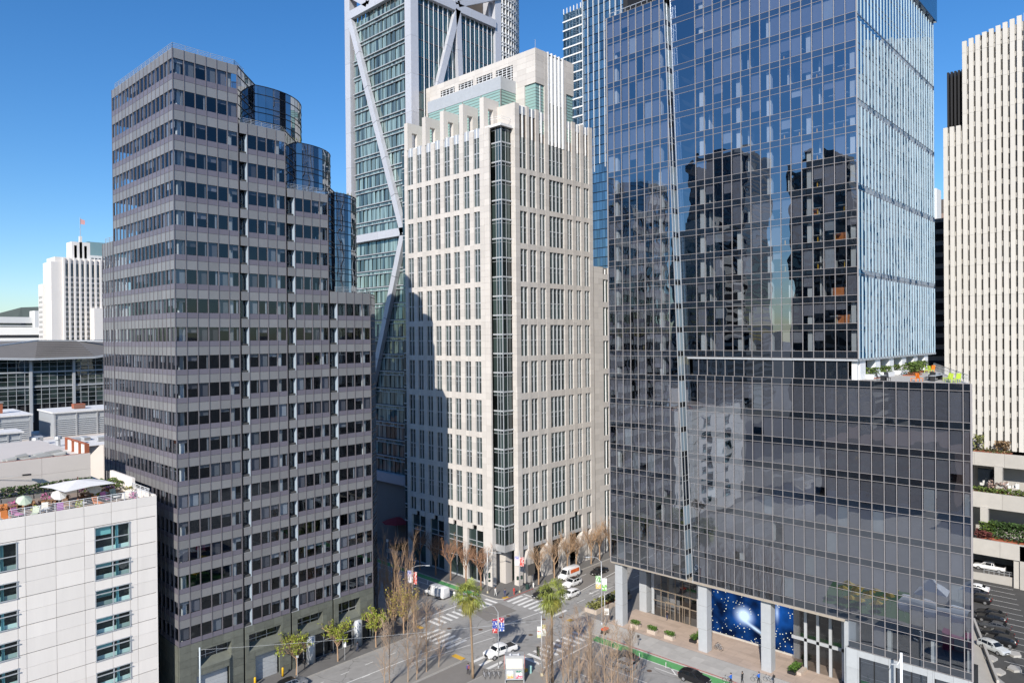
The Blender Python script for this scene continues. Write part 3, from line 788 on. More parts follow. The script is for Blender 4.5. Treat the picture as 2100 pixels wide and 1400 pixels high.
    for z0, z1 in ((61.5, 67.0), (53.3, 60.2), (45.2, 52.0), (37.0, 43.9), (28.8, 35.7), (20.6, 27.5), (16.6, 19.4), (9.0, 15.3)):
        for a, b in ((142.4, 143.4), (143.5, 144.5), (146.2, 147.2)):
            pa.append(cell(FRONT, Y+.2, a, b, z0, z1, .35, 0, G_WHITE))
        for a, b in ((142.4, 144.6), (146.1, 147.3)): st.append(cell(FRONT, Y+.2, a, b, z1+.01, z1+1.3, .03, .3, M_STONE))
    for a, b in ((138.65, 140.4), (140.4, 142.3), (144.65, 146.1), (147.3, 149.0)):
        for i in range(50): st.append(cell(FRONT, Y+.2, a+.01, b-.01, i*1.4+.01, i*1.4+1.39, 0, .4, M_STONE))
    emit(A, 'window_pane', pa); emit(A, 'stone_panel', st)
    c = MB(); c.box(138.7, 149, Y+.7, 130, 0, 70); c.build('wall_core', M_JOINT, A)
    c = MB(); c.box(143.42, 143.5, Y+.3, Y+.6, 0, 69.5); c.build('mullion', M_WMET, A)
    return T
# ================================================================== blue glass tower with podium
PX_ = 107.6
ZL = [12.66, 16.85, 21.0, 25.15, 29.3, 33.45, 37.6, 41.8, 46.3, 50.5] + [50.5+4.06*i for i in range(1, 15)]
def lean(z): return (z-12)*0.0357
def led_material():
    mt, nt, out = nodes_of('led_screen')
    em = nt.nodes.new('ShaderNodeEmission'); ge = nt.nodes.new('ShaderNodeNewGeometry')
    def math_(op, a, b=None, c=None):
        n = nt.nodes.new('ShaderNodeMath'); n.operation = op
        for i, v in enumerate((a, b, c)):
            if v is None: continue
            if isinstance(v, (int, float)): n.inputs[i].default_value = v
            else: nt.links.new(v, n.inputs[i])
        return n.outputs[0]
    def glow(y, z, sy, sz, ang=0.0):
        mp = nt.nodes.new('ShaderNodeMapping'); mp.vector_type = 'TEXTURE'
        mp.inputs['Location'].default_value = (PX_+9.2, y, z); mp.inputs['Rotation'].default_value = (ang, 0, 0); mp.inputs['Scale'].default_value = (50, sy, sz)
        nt.links.new(ge.outputs['Position'], mp.inputs['Vector'])
        g = nt.nodes.new('ShaderNodeTexGradient'); g.gradient_type = 'QUADRATIC_SPHERE'
        nt.links.new(mp.outputs[0], g.inputs['Vector']); return g.outputs['Fac']
    nz = nt.nodes.new('ShaderNodeTexNoise'); nz.inputs['Scale'].default_value = .35; nz.inputs['Detail'].default_value = 5
    nt.links.new(ge.outputs['Position'], nz.inputs['Vector'])
    mr = nt.nodes.new('ShaderNodeMapRange'); mr.inputs[1].default_value = .4; mr.inputs[2].default_value = .75; nt.links.new(nz.outputs['Fac'], mr.inputs[0])
    blue = math_('ADD', math_('MULTIPLY', mr.outputs[0], .5), math_('ADD', glow(55.5, 4.2, 5, 3.2, -.45), glow(49.5, 6.5, 3.0, 4.5)))
    wht = math_('ADD', math_('MULTIPLY', glow(55.6, 4.6, 2.4, 2.2), 2.2), math_('ADD', math_('MULTIPLY', glow(53.6, 2.9, 3.6, .55, .42), 1.3), math_('ADD', math_('MULTIPLY', glow(63.6, 8.8, 3.0, .6, .25), 1.0), math_('MULTIPLY', glow(49.8, 6.6, .6, 2.5), .8))))
    vo = nt.nodes.new('ShaderNodeTexVoronoi'); vo.inputs['Scale'].default_value = 2.0; nt.links.new(ge.outputs['Position'], vo.inputs['Vector'])
    dot = math_('LESS_THAN', vo.outputs['Distance'], .17)
    n2 = nt.nodes.new('ShaderNodeTexNoise'); n2.inputs['Scale'].default_value = .5; nt.links.new(ge.outputs['Position'], n2.inputs['Vector'])
    dot = math_('MULTIPLY', dot, math_('GREATER_THAN', n2.outputs['Fac'], .46))
    c1 = nt.nodes.new('ShaderNodeMix'); c1.data_type = 'RGBA'; c1.inputs[6].default_value = (.003, .008, .03, 1); c1.inputs[7].default_value = (.012, .10, .42, 1)
    nt.links.new(blue, c1.inputs[0]); c1.clamp_factor = True
    c2 = nt.nodes.new('ShaderNodeMix'); c2.data_type = 'RGBA'; c2.inputs[7].default_value = (.62, .78, 1, 1)
    nt.links.new(c1.outputs[2], c2.inputs[6]); nt.links.new(wht, c2.inputs[0]); c2.clamp_factor = True
    c3 = nt.nodes.new('ShaderNodeMix'); c3.data_type = 'RGBA'; c3.inputs[7].default_value = (.85, .85, .7, 1)
    nt.links.new(c2.outputs[2], c3.inputs[6]); nt.links.new(dot, c3.inputs[0])
    nt.links.new(c3.outputs[2], em.inputs['Color']); em.inputs['Strength'].default_value = .95
    nt.links.new(em.outputs[0], out.inputs['Surface'])
    return mt
def build_park():
    T = thing('glass_tower', 'blue reflective glass office tower on a dark glass podium with grey columns', 'building', (PX_, 33.77, 0))
    panes, spans = [], []
    vm, hm, sh, slant = MB(), MB(), MB(), MB()
    def row(cols, z0, z1, sp, c=PX_, edge=None, first=False, shade=.7):
        """vision glass z0..z1, spandrel z1..z1+sp"""
        for b, a in zip(cols[:-1], cols[1:]):      # cols run from large Y to small Y
            lo, hi = a, b
            if edge == 'L' and lo < 61.45+lean(z0):
                e0, e1, e2 = 61.45+lean(z0), 61.45+lean(z1), 61.45+lean(z1+sp)
                if hi-e2 < .15: continue
                if lo < e2:
                    slant.poly([(c, hi, z0), (c, max(lo, e0), z0), (c, max(lo, e1), z1), (c, hi, z1)], G_PARK)
                    slant.poly([(c, hi, z1), (c, max(lo, e1), z1), (c, max(lo, e2), z1+sp), (c, hi, z1+sp)], G_PARKS)
                    continue
            if first and b == cols[0]:
                slant.poly([(c, hi+lean(z0), z0), (c, lo, z0), (c, lo, z1), (c, hi+lean(z1), z1)], G_PARK)
                slant.poly([(c, hi+lean(z1), z1), (c, lo, z1), (c, lo, z1+sp), (c, hi+lean(z1+sp), z1+sp)], G_PARKS)
                continue
            panes.append(cell(LEFT, c, lo+.03, hi-.03, z0+.03, z1-.03, 0, 0, G_PARK, jit(.006)))
            spans.append(cell(LEFT, c, lo+.03, hi-.03, z1+.03, z1+sp-.03, 0, 0, G_PARKS, jit(.005)))
            r_ = random.random()
            if r_ < shade:
                h = (z1-z0)*(random.choice((1, 1, 1, .6, .5, .35)) if shade < .75 else random.choice((1,)*14+(.6,)))
                sh.poly([(c+.3, hi-.04, z1-h), (c+.3, lo+.04, z1-h), (c+.3, lo+.04, z1), (c+.3, hi-.04, z1)], M_SHADE if r_ < shade*.93 else M_SHADEL)
        y0, y1 = cols[-1], cols[0]
        if edge == 'L': y0 = max(y0, 61.45+lean(z1))
        if first: y1 = cols[0]+lean(z1)
        for z in (z1, z1+sp): hm.box(c-.05, c+.03, y0, y1, z-.024, z+.024)
    lc = [76.96, 75.48, 73.89, 72.24, 70.67, 69.1, 67.48, 65.86, 64.26, 62.65, 61.45]
    for k in range(len(ZL)-1):
        z0, z1 = ZL[k], ZL[k+1]
        row(lc, z0, z1-.95, .95, PX_, 'L', shade=.9 if k < 8 else (.35 if k < 18 else .85))
    row(lc, 107.36, 110.25, .9, PX_, 'L', shade=.9)
    row(lc, 11.76, 11.8, .86, PX_, 'L', shade=0)
    rc = [60.25, 59.1, 57.51, 55.92, 54.35, 52.77, 51.15, 49.57, 47.97, 46.42, 44.82, 43.22, 41.62, 40.04, 38.48, 36.9, 35.33, 33.77]
    for k in range(24):
        z0 = 50.6+4.02*k
        row(rc, z0, z0+3.07, .95, PX_, first=True, shade=.42 if k < 8 else (.3 if k < 11 else .9))
    row(rc, 49.5, 49.55, 1.05, PX_, first=True, shade=0)
    pc = rc + [32.13, 30.53, 28.94, 27.35, 25.76, 24.2, 22.6, 21.0, 20.1]
    zp = [13.1+4.05*i for i in range(8)]
    for k in range(8):
        z0 = zp[k]; z1 = z0+4.05 if k < 7 else 46.5
        row(pc, z0, z1-.95, .95, PX_, first=True, shade=.985)
    row(rc[:-1], 11.9, 11.95, 1.15, PX_, first=True, shade=0)
    row([35.33]+pc[17:], 9.1, 12.15, .95, PX_, shade=.2); row([35.33]+pc[17:], 8.0, 8.05, 1.0, PX_, shade=0)
    # left wall facing the side street (thin sliver) and set-back storey
    for a, b in zip(([60.2]+rc[1:17])[1:], [60.2]+rc[1:17]): panes.append(cell(LEFT, PX_+.45, a+.03, b-.03, 46.55, 49.45, 0, 0, G_PARKS, jit(.004))); hm.box(PX_+.35, PX_+.45, a-.03, a+.03, 46.5, 49.5)
    emit(T, 'vision_pane', panes); emit(T, 'spandrel_pane', spans)
    slant.build('slanted_pane', None, T, kind='stuff')
    sh.build('roller_shade', None, T, kind='stuff')
    hm.build('transom', M_PMUL, T, kind='stuff')
    # vertical mullions, each its own piece
    def vbar(y, z0, z1, c=PX_, w=.055, d=.12, mt=M_PMUL):
        put('mullion', box_mesh(w, d, z1-z0, mt), T, (c-.12, y+w/2, z0), LEFT)
    for i, y in enumerate(lc[:-1]):
        ztop = 111.2
        if y < 61.45+lean(111.2): ztop = 12+(y-61.45)/.0357
        vbar(y, 11.7, ztop, w=.16 if i == 0 else .07)
    for y in rc[1:-1]: vbar(y, 49.5, 147.0); vbar(y, 11.9, 46.5)
    vbar(33.77, 49.5, 147.0, w=.16)
    for y in pc[17:]: vbar(y, 8.0, 46.5, w=.07 if y > 20.2 else .2)
    # slot with glass return between the two volumes
    s = MB(); sm = MB()
    zz = ZL + [111.2]
    for z0, z1 in zip([11.8]+zz[:-1], zz):
        y0, y1 = 61.42+lean(z0), 61.42+lean(z1)
        for q0, q1, mt in ((z0, z1-.95, G_FIN if random.random() < .72 else G_DRUM), (z1-.95, z1, G_PARKS)):
            a, b = 61.42+lean(q0), 61.42+lean(q1)
            s.poly([(PX_, a, q0), (PX_+1.8, a, q0), (PX_+1.8, b, q1), (PX_, b, q1)], mt)
            s.poly([(PX_+1.8, a, q0), (PX_+1.8, a-1.2, q0), (PX_+1.8, b-1.2, q1), (PX_+1.8, b, q1)], G_PARKS)
        sm.bar((PX_, y1, z1-.95), (PX_+1.8, y1, z1-.95), .08, .08); sm.bar((PX_, y1, z1), (PX_+1.8, y1, z1), .08, .08)
    for dx, dy in ((-.03, 0), (.9, 0), (-.03, -1.2)):
        sm.bar((PX_+dx, 61.42+dy, 11.7), (PX_+dx, 61.42+dy+lean(111.2), 111.2), .12, .12)
    s.build('slot_pane', None, T, kind='stuff'); sm.build('slot_frame', M_ALU, T)
    # north return of the left volume, roofs, soffits, slabs, core
    n = MB(); n.poly([(PX_+.1, 76.98, 11.9), (PX_+30, 76.98, 11.9), (PX_+30, 76.98, 111.1), (PX_+.1, 76.98, 111.1)], G_PARKS); n.build('side_glass', None, T)
    rf = MB(); rf.box(PX_+.1, 150, 61.6, 76.9, 110.8, 111.1); rf.box(PX_+.1, 151, 34, 63, 146.5, 147)
    rf.build('roof', M_GROOF, T)
    rail = MB()
    for i in range(12): rail.box(PX_+.5, PX_+.56, 64+i*1.15, 64.06+i*1.15, 111.1, 112.2)
    rail.box(PX_+.5, PX_+.56, 64, 76.8, 112.1, 112.2); rail.build('roof_railing', M_ALU, T)
    sf = MB(); sf.box(PX_+.02, 122, 35.9, 76.95, 11.72, 11.9)
    sf.box(PX_-.08, PX_+.06, 35.9, 76.95, 11.55, 11.75)
    sf.build('soffit', mat('bronze_soffit', (.33, .29, .24), .6), T)
    sl = MB()
    for z in ZL[:-1]: sl.box(PX_+.35, PX_+14, 63.2 if z < 60 else 65, 76.9, z-.85, z-.1)
    for k in range(24): z = 50.6+4.02*k; sl.box(PX_+.35, PX_+14, 34.2, 60, z-.85, z-.1)
    for z in zp: sl.box(PX_+.35, PX_+9.5, 24.4, 60, z-.85, z-.1); sl.box(PX_+.35, PX_+2.5, 21.6, 24.4, z-.85, z-.1)
    sl.build('floor_slab', M_CEIL, T)
    co = MB(); co.box(PX_+12, 149, 61.4, 76.9, 11.9, 110.8); co.box(PX_+12, 150, 36, 61.4, 0, 146.5); co.box(PX_+10, 126, 29, 36, 11.9, 46.2)
    co.box(120, 140, 61.4, 70, 0, 11.9)
    co.build('service_core', M_DARK, T)
    pillars = MB()
    for y in (75.6, 66.3): pillars.box(PX_+.7, PX_+1.4, y-.35, y+.35, 12, 110)
    for y in (58.4, 51.9, 46.9, 40.8, 34.6): pillars.box(PX_+.7, PX_+1.4, y-.35, y+.35, 12, 146)
    for y in (30.2, 24.8, 20.6): pillars.box(PX_+.7, PX_+1.4, y-.25, y+.25, 8, 46)
    pillars.build('interior_column', M_WHT, T)
    pw = MB()
    for k in range(24):
        z = 50.6+4.02*k
        for y in (57.4, 50.6, 44.2, 39.5):
            if random.random() < .4: pw.box(PX_+1.5, PX_+3.5, y-.1, y+.1, z, z+3)
    pw.build('partition_wall', M_WHT, T, kind='stuff')
    # finned side wall, every fin its own shingle column
    fm = {}
    bands = [49.5, 62.2, 74.4, 86.5, 98.7, 110.8, 123, 135, 147]
    fb = MB()
    for k in range(24): z = 50.6+4.02*k; fb.box(PX_+.2, 151.4, 33.93, 34.0, z-1.0, z-.95, M_MULL); fb.box(PX_+.2, 151.4, 33.93, 34.0, z-.05, z, M_MULL)
    fb.poly([(PX_+.1, 33.98, 49.5), (151.4, 33.98, 49.5), (151.4, 33.98, 147), (PX_+.1, 33.98, 147)])
    fb.build('fin_backing', G_SIDE, T)
    for i in range(28):
        x = PX_+.25+i*1.56
        for z0, z1 in zip(bands[:5], bands[1:6]):
            key = round(z1-z0, 2)
            if key not in fm:
                b = MB(); H = z1-z0-.9
                b.box(0, .07, -.17, 0, 0, H, M_FINW)
                b.box(-.02, .08, -.14, .0, H, H+.04, M_ALU)
                fm[key] = b.mesh('fin')
            put('glass_fin', fm[key], T, (x, 33.86, z0+(.0 if z0 < 50 else .1)))
    b = MB(); b.box(PX_+.1, 151.4, 33.4, 34, 147-36.2, 147); b.build('upper_side_glass', G_SIDE, T)
    # podium deck and its skewed side
    d = MB(); P = [(PX_+.05, 20.15), (149, 33.9), (149, 61), (PX_+.05, 61)]
    d.prism(P, 46.1, 46.45); d.build('terrace_deck', M_CONC, T)
    d = MB(); d.poly([(PX_+.1, 20.12, 0), (149, 33.9, 0), (149, 33.9, 46.4), (PX_+.1, 20.12, 46.4)]); d.build('podium_side_glass', G_PARKS, T)
    rl = MB()
    for i in range(24):
        f = i/23; x, y = PX_+.3+41*f, 20.5+13.2*f
        rl.box(x-.03, x+.03, y-.03, y+.03, 46.4, 47.6)
    rl.bar((PX_+.3, 20.5, 47.6), (PX_+41.3, 33.7, 47.6), .06, .06); rl.bar((PX_+.3, 20.5, 47.1), (PX_+41.3, 33.7, 47.1), .04, .04)
    rl.build('terrace_railing', M_ALU, T)
    for x in (109.6, 116.6, 123.6, 130.6, 137.6, 144.6):
        b = MB(); b.box(x, x+2.4, 34.2, 35.4, 46.4, 49.5); b.build('terrace_column', M_WMET, T)
    b = MB(); b.box(PX_+.05, 151.4, 33.9, 61, 49.2, 49.5); b.build('terrace_soffit', M_GREYM, T)
    b = MB(); b.box(PX_+14, 149, 41, 42, 46.4, 49.3); b.build('terrace_back_wall', M_GREYM, T)
    for (x0, x1) in ((112.5, 116.2), (119.5, 123.2), (126.5, 130.2)):
        b = MB(); b.box(x0, x1, 33.3, 35.6, 46.4, 47.1); b.build('terrace_planter_wall', M_WMET, T)
    # plaza level
    cm = MB(); cm.box(-.8, .8, -.8, .8, 0, 11.6)
    for zz_ in (3.9, 7.8): cm.box(-.81, .81, -.81, .81, zz_, zz_+.03, M_JOINT)
    cme = cm.mesh('column', M_GREYM)
    for (x, y) in ((109.0, 75.7), (117.4, 76.0), (109.2, 58.95), (109.4, 48.1), (109.0, 35.4)): put('column', cme, T, (x, y, 0))
    led = MB(); led.box(116.8, 117.2, 46.9, 64.2, .45, 11.6)
    ledo = led.build('media_wall', led_material(), T)
    fr = MB(); fr.box(116.7, 117.3, 46.7, 64.4, 0, .44); fr.build('wall_plinth', M_CONC, T)
    fr = MB(); fr.box(116.6, 117.4, 64.2, 64.55, 0, 11.6); fr.box(116.4, 117.6, 45.9, 46.88, 0, 11.6); fr.build('wall_pier', M_GREYM, T)
    lg = MB(); lf = MB(); br = mat('bronze_frame', (.32, .26, .2), .5, metal=.3)
    for i in range(6):
        y0, y1 = 64.6+i*1.52, 64.6+(i+1)*1.52
        for z0, z1 in ((.1, 2.9), (3.0, 5.0), (5.1, 11.6)): lg.poly([(117, y1, z0), (117, y0, z0), (117, y0, z1), (117, y1, z1)])
        lf.box(116.92, 117.05, y0-.05, y0+.05, 0, 11.6)
    lf.box(116.9, 117.05, 64.6, 73.8, 4.98, 5.1); lf.box(116.9, 117.05, 64.6, 73.8, 2.88, 3.0); lf.box(116.7, 117.05, 66.2, 67.9, 0, .15)
    lo = lg.build('lobby_glass', G_LOB, T); l2 = lf.build('lobby_frame', br, None); l2.parent = lo
    for y in (66.1, 69.1):
        dd = MB(); dd.box(116.75, 116.9, y, y+.12, 0, 3.2); dd.box(116.75, 116.9, y+2.0, y+2.12, 0, 3.2); dd.box(116.75, 116.9, y, y+2.12, 3.1, 3.25); dd.box(116.8, 116.88, y+1.03, y+1.1, 0, 3.1)
        dd.build('lobby_door', br, T)
    iw = MB(); iw.box(120.5, 120.7, 62, 76, 0, 11.6, M_SHADEL); iw.box(117.2, 120.5, 64.6, 74, 5.0, 5.2, M_WHT); iw.box(117.1, 117.3, 73.8, 74.4, 0, 11.6, M_GREYM); iw.box(117.2, 120.6, 64.5, 76, .01, .05, M_WHT)
    iw.box(117.2, 140, 36, 46.5, 0.0, .04, M_WHT); iw.box(116.8, 117, 36, 46, 0, 11.7, M_DARK)
    iw.build('lobby_interior', None, T)
    rg = MB(); rfm = MB()
    for i in range(5):
        y0 = 36.2+i*1.9
        rg.poly([(113.6, y0+1.9, .1), (113.6, y0, .1), (113.6, y0, 11.6), (113.6, y0+1.9, 11.6)])
        rfm.box(113.4, 113.7, y0-.22, y0+.22, 0, 11.6)
    rfm.box(113.4, 113.7, 36, 46, 4.6, 5.1)
    ro = rg.build('entrance_glass', G_LOB, T); r2 = rfm.build('entrance_frame', M_GREYM, None); r2.parent = ro
    # street-level shop front of the right block
    sp = []
    holes = [(34.0-4.75*i-3.9, 34.0-4.75*i, 0.6, 7.0) for i in range(3)]
    ycuts = [35.75, 34.2, 31.9, 29.4, 27.1, 24.7, 22.3, 20.1]
    for b_, a_ in zip(ycuts[:-1], ycuts[1:]):
        for z0, z1 in ((0, 2.6), (2.6, 5.2), (5.2, 7.95)):
            for (q0, q1, w0, w1) in rect_sub((a_, b_, z0, z1), holes): sp.append(cell(LEFT, PX_, q0+.012, q1-.012, w0+.01, w1-.01, 0, .35, M_GREYM))
    emit(T, 'shopfront_panel', sp)
    for h in holes:
        g = MB(); g.poly([(PX_+.3, h[1], h[2]), (PX_+.3, h[0], h[2]), (PX_+.3, h[0], h[3]), (PX_+.3, h[1], h[3])]); w = g.build('shop_window', G_PARKS, T)
        f = MB(); f.box(PX_+.15, PX_+.3, h[0], h[1], 2.2, 2.35)
        for y in (h[0], (h[0]+h[1])/2-.05, h[1]-.1): f.box(PX_+.15, PX_+.3, y, y+.1, h[2], h[3])
        f = f.build('window_frame', M_BLK, None); f.parent = w
    b = MB(); b.box(PX_+.5, PX_+6, 20.6, 35.7, 0, 8.0); b.build('shop_core', M_DARK, T)
    # desks with yellow posts just inside the glass
    dk = None
    n_ = 0
    for k in range(0, 12):
        z = 50.6+4.02*k
        for y in (44.6, 42.3, 39.7, 37.2, 35.9):
            if random.random() < .55: continue
            if dk is None:
                dk = thing('workstation', 'yellow posted desk inside the glass tower', 'desk', (PX_+1.0, y, z-.1), 0, 'yellow posted desks behind the tower glass')
                b = MB(); b.box(-.06, .06, -.07, .07, 0, 1.15); b.build('post', mat('yellow_post', (.75, .42, .02), .5), dk, (0, 0, 0))
                b = MB(); b.box(-.4, .4, -.7, .7, 1.15, 1.2); b.build('desktop', M_WHT, dk, (0, 0, 0))
                cm_ = {dk.name: [c for c in COL.objects if c.parent == dk]}
            else: copy_tree(dk, (PX_+1.0, y, z-.1), cmap=cm_)
            n_ += 1
    for (y, z) in ((38.2, 62.6), (36.6, 66.6), (36.9, 58.6), (36.2, 54.6), (40.5, 70.6)):
        b = MB(); b.box(-.05, .05, -.9, .9, 0, 1.3, mat('orange_screen', (.62, .2, .05), .7)); b.box(-.4, .4, -.95, -.88, 0, 1.25, M_WHT); b.box(-.4, .4, .88, .95, 0, 1.25, M_WHT)
        o = b.build('office_screen', None, None, (PX_+1.6, y, z)); tag(o, 'orange office screen standing inside the glass tower', 'screen', 'orange screens behind the tower glass')
    return T
# ================================================================== braced glass tower behind
def build_braced():
    X, Y0, Y1, XR = 113.0, 140.2, 166.6, 143.0
    T = thing('braced_tower', 'tall pale green glass tower with white diagonal megabraces', 'building', (X, Y0, 0))
    panes = []; fl = MB(); fins = []
    zf = [18.0+4.42*i for i in range(28)]
    n = 26; ya, yb = 141.6, 165.4
    for k, z in enumerate(zf):
        for i in range(n):
            a = ya+(yb-ya)*i/n; b = ya+(yb-ya)*(i+1)/n
            panes.append(cell(LEFT, X, a+.05, b-.05, z+.25, z+3.5, .35+.12*(i % 2), 0, G_MINT, (random.uniform(-.03, .03), 0)))
            panes.append(cell(LEFT, X, a+.05, b-.05, z+3.5, z+4.3, .3, 0, G_MINT))
        fl.box(X-.1, X+.4, ya, yb, z-.1, z+.1, M_GREYM); fl.box(X+.0, X+.4, ya, yb, z+3.42, z+3.55, M_GREYM)
    fx = [X+2.4+1.62*i for i in range(18)]
    for k, z in enumerate(zf):
        for a, b in zip(fx[:-1], fx[1:]):
            panes.append(cell(FRONT, Y0, a, b, z+.1, z+4.3, .35, 0, G_TEALD))
        fl.box(X+2, XR-1, Y0+.2, Y0+.4, z-.08, z+.08, M_MULL)
    fl.build('floor_edge', None, T, kind='stuff')
    emit(T, 'glass_pane', panes)
    for i, a in enumerate(fx[1:-1]):
        b = MB(); w = .16
        b.obox((a, Y0-.1, 79), (w/2, 0, 0), (0, .07, 0), (0 if i < 9 else .0, 0, 60.6)); b.build('facade_fin', M_WMET, T)
    cols = MB()
    for (x, y) in ((X, Y0), (X, Y1), (XR, Y0)):
        zs = [15, 24, 33.5, 43, 52.5, 62, 71.5, 81, 90.5, 100, 109.5, 119, 128.5, 138, 150, 162]
        for a, b in zip(zs[:-1], zs[1:]):
            c = MB(); c.box(x-.5, x+1.9, y-.5, y+1.9, a+.02, b-.02); c.build('corner_column_segment', M_LILAC, T)
    def brace(a, b, w=1.7, t=1.2):
        A, B = Vector(a), Vector(b); L = (B-A).length; n_ = max(1, round(L/11))
        nrm = (1, 0, 0) if abs(A.x-B.x) < .1 else (0, 1, 0)
        for i in range(n_):
            p = A+(B-A)*(i/n_+.001); q = A+(B-A)*((i+1)/n_-.001)
            c = MB(); c.bar(p, q, w, t, up=nrm); c.build('brace', M_LILAC, T)
    F = X-.35
    brace((F, 165.7, 140), (F, 143.4, 79.5)); brace((F, 143.4, 79.5), (F, 166.2, 16)); brace((F, 142, 80), (F, 165.5, 80), 2.0); brace((F, 142, 141.2), (F, 165.8, 141.2), 2.2)
    brace((F, 166.5, 147.5), (F, 157.5, 141.6), 1.6); brace((F, 157.5, 141.6), (F, 150, 156), 1.6); brace((F, 142, 17), (F, 165, 17), 2.4)
    H_ = Y0-.35
    brace((128.2, H_, 139.5), (118.3, H_, 108)); brace((128.2, H_, 139.5), (129.4, H_, 108)); brace((114, H_, 140.2), (142.5, H_, 140.2), 2.2)
    brace((128.2, H_, 141), (147, H_, 150), 1.6); brace((128.2, H_, 141), (118, H_, 160), 1.6)
    co = MB(); co.box(X+1.2, XR, Y0+1, Y1-.5, 0, 139.5, M_DARK); co.box(X+3.5, XR-2, Y0+3, Y1-3, 139, 165, M_LOUV); co.box(XR-1.6, XR+.4, Y0+1, Y1, 15, 162, M_LILAC); co.box(X+.5, XR, Y1, Y1+.6, 16, 139, G_MINT)
    co.box(X+.3, X+14, Y0+1, 157, 0, 17, M_JOINT)
    co.build('tower_core', None, T)
    S = thing('round_tower', 'round white gridded skyscraper sliver behind the braced tower', 'building', (228, 250, 0))
    c0 = (232.9, 250.9); r = 27.5
    g = MB(); g.lathe([(r-.8, 0), (r-.8, 235)], 72, None, (*c0, 0)); g.build('glass_wall', G_FAR, S)
    ring = MB(); ring.lathe([(r-.7, 0), (r, 0), (r, .35), (r-.7, .35)], 72)
    rm = ring.mesh('ring', M_WMET)
    for i in range(20): put('sunshade_ring', rm, S, (*c0, 146+i*4.3)); put('sunshade_ring', rm, S, (*c0, 147.3+i*4.3))
    vb = MB()
    for i in range(44):
        a = R(180+i*4.5); x, y = c0[0]+(r-.35)*math.cos(a), c0[1]+(r-.35)*math.sin(a)
        vb.box(x-.24, x+.24, y-.24, y+.24, 140, 232)
    vb.build('vertical_fin', M_WMET, S, kind='stuff')
    # blue glass tower with white fins
    B = thing('finned_blue_tower', 'light blue glass tower with long white vertical fins', 'building', (258, 190, 0))
    pa, bands = [], MB()
    for k in range(30):
        z = 80+k*4.15
        for i in range(9):
            a = 198.7+i*1.5
            pa.append(cell(LEFT, 262, a+.05, a+1.45, z+.6, z+3.9, 0, 0, G_BLUE, jit(.01)))
        bands.box(261.8, 262.1, 198.5, 212.4, z-.1, z+.5)
        for i in range(15):
            a = 176+i*1.5
            pa.append(cell(LEFT, 258.5, a+.05, a+1.45, z+.2, z+4.0, 0, 0, G_BLUE, jit(.02)))
    for k in range(12):
        z = 206+k*4.15
        for i in range(15): pa.append(cell(LEFT, 258.5, 176.05+i*1.5, 177.45+i*1.5, z+.2, z+4, 0, 0, G_BLUE, jit(.02)))
    emit(B, 'glass_pane', pa); bands.build('floor_band', M_WMET, B)
    for i in range(0, 15, 2):
        y = 177+i*1.5
        b = MB(); b.box(258.1, 258.4, y-.1, y+.1, 120+(198-y)*1.1 if i % 3 else 128, 252); b.build('white_fin', M_WMET, B)
    for i in range(7):
        b = MB(); b.box(261.6, 262, 199.5+i*2, 199.8+i*2, 204, 206.5); b.build('parapet_post', M_WMET, B)
    c = MB(); c.box(262.3, 290, 199, 212.3, 0, 204.5); c.box(258.8, 290, 174, 198.6, 0, 253); c.build('tower_core', M_DARK, B)
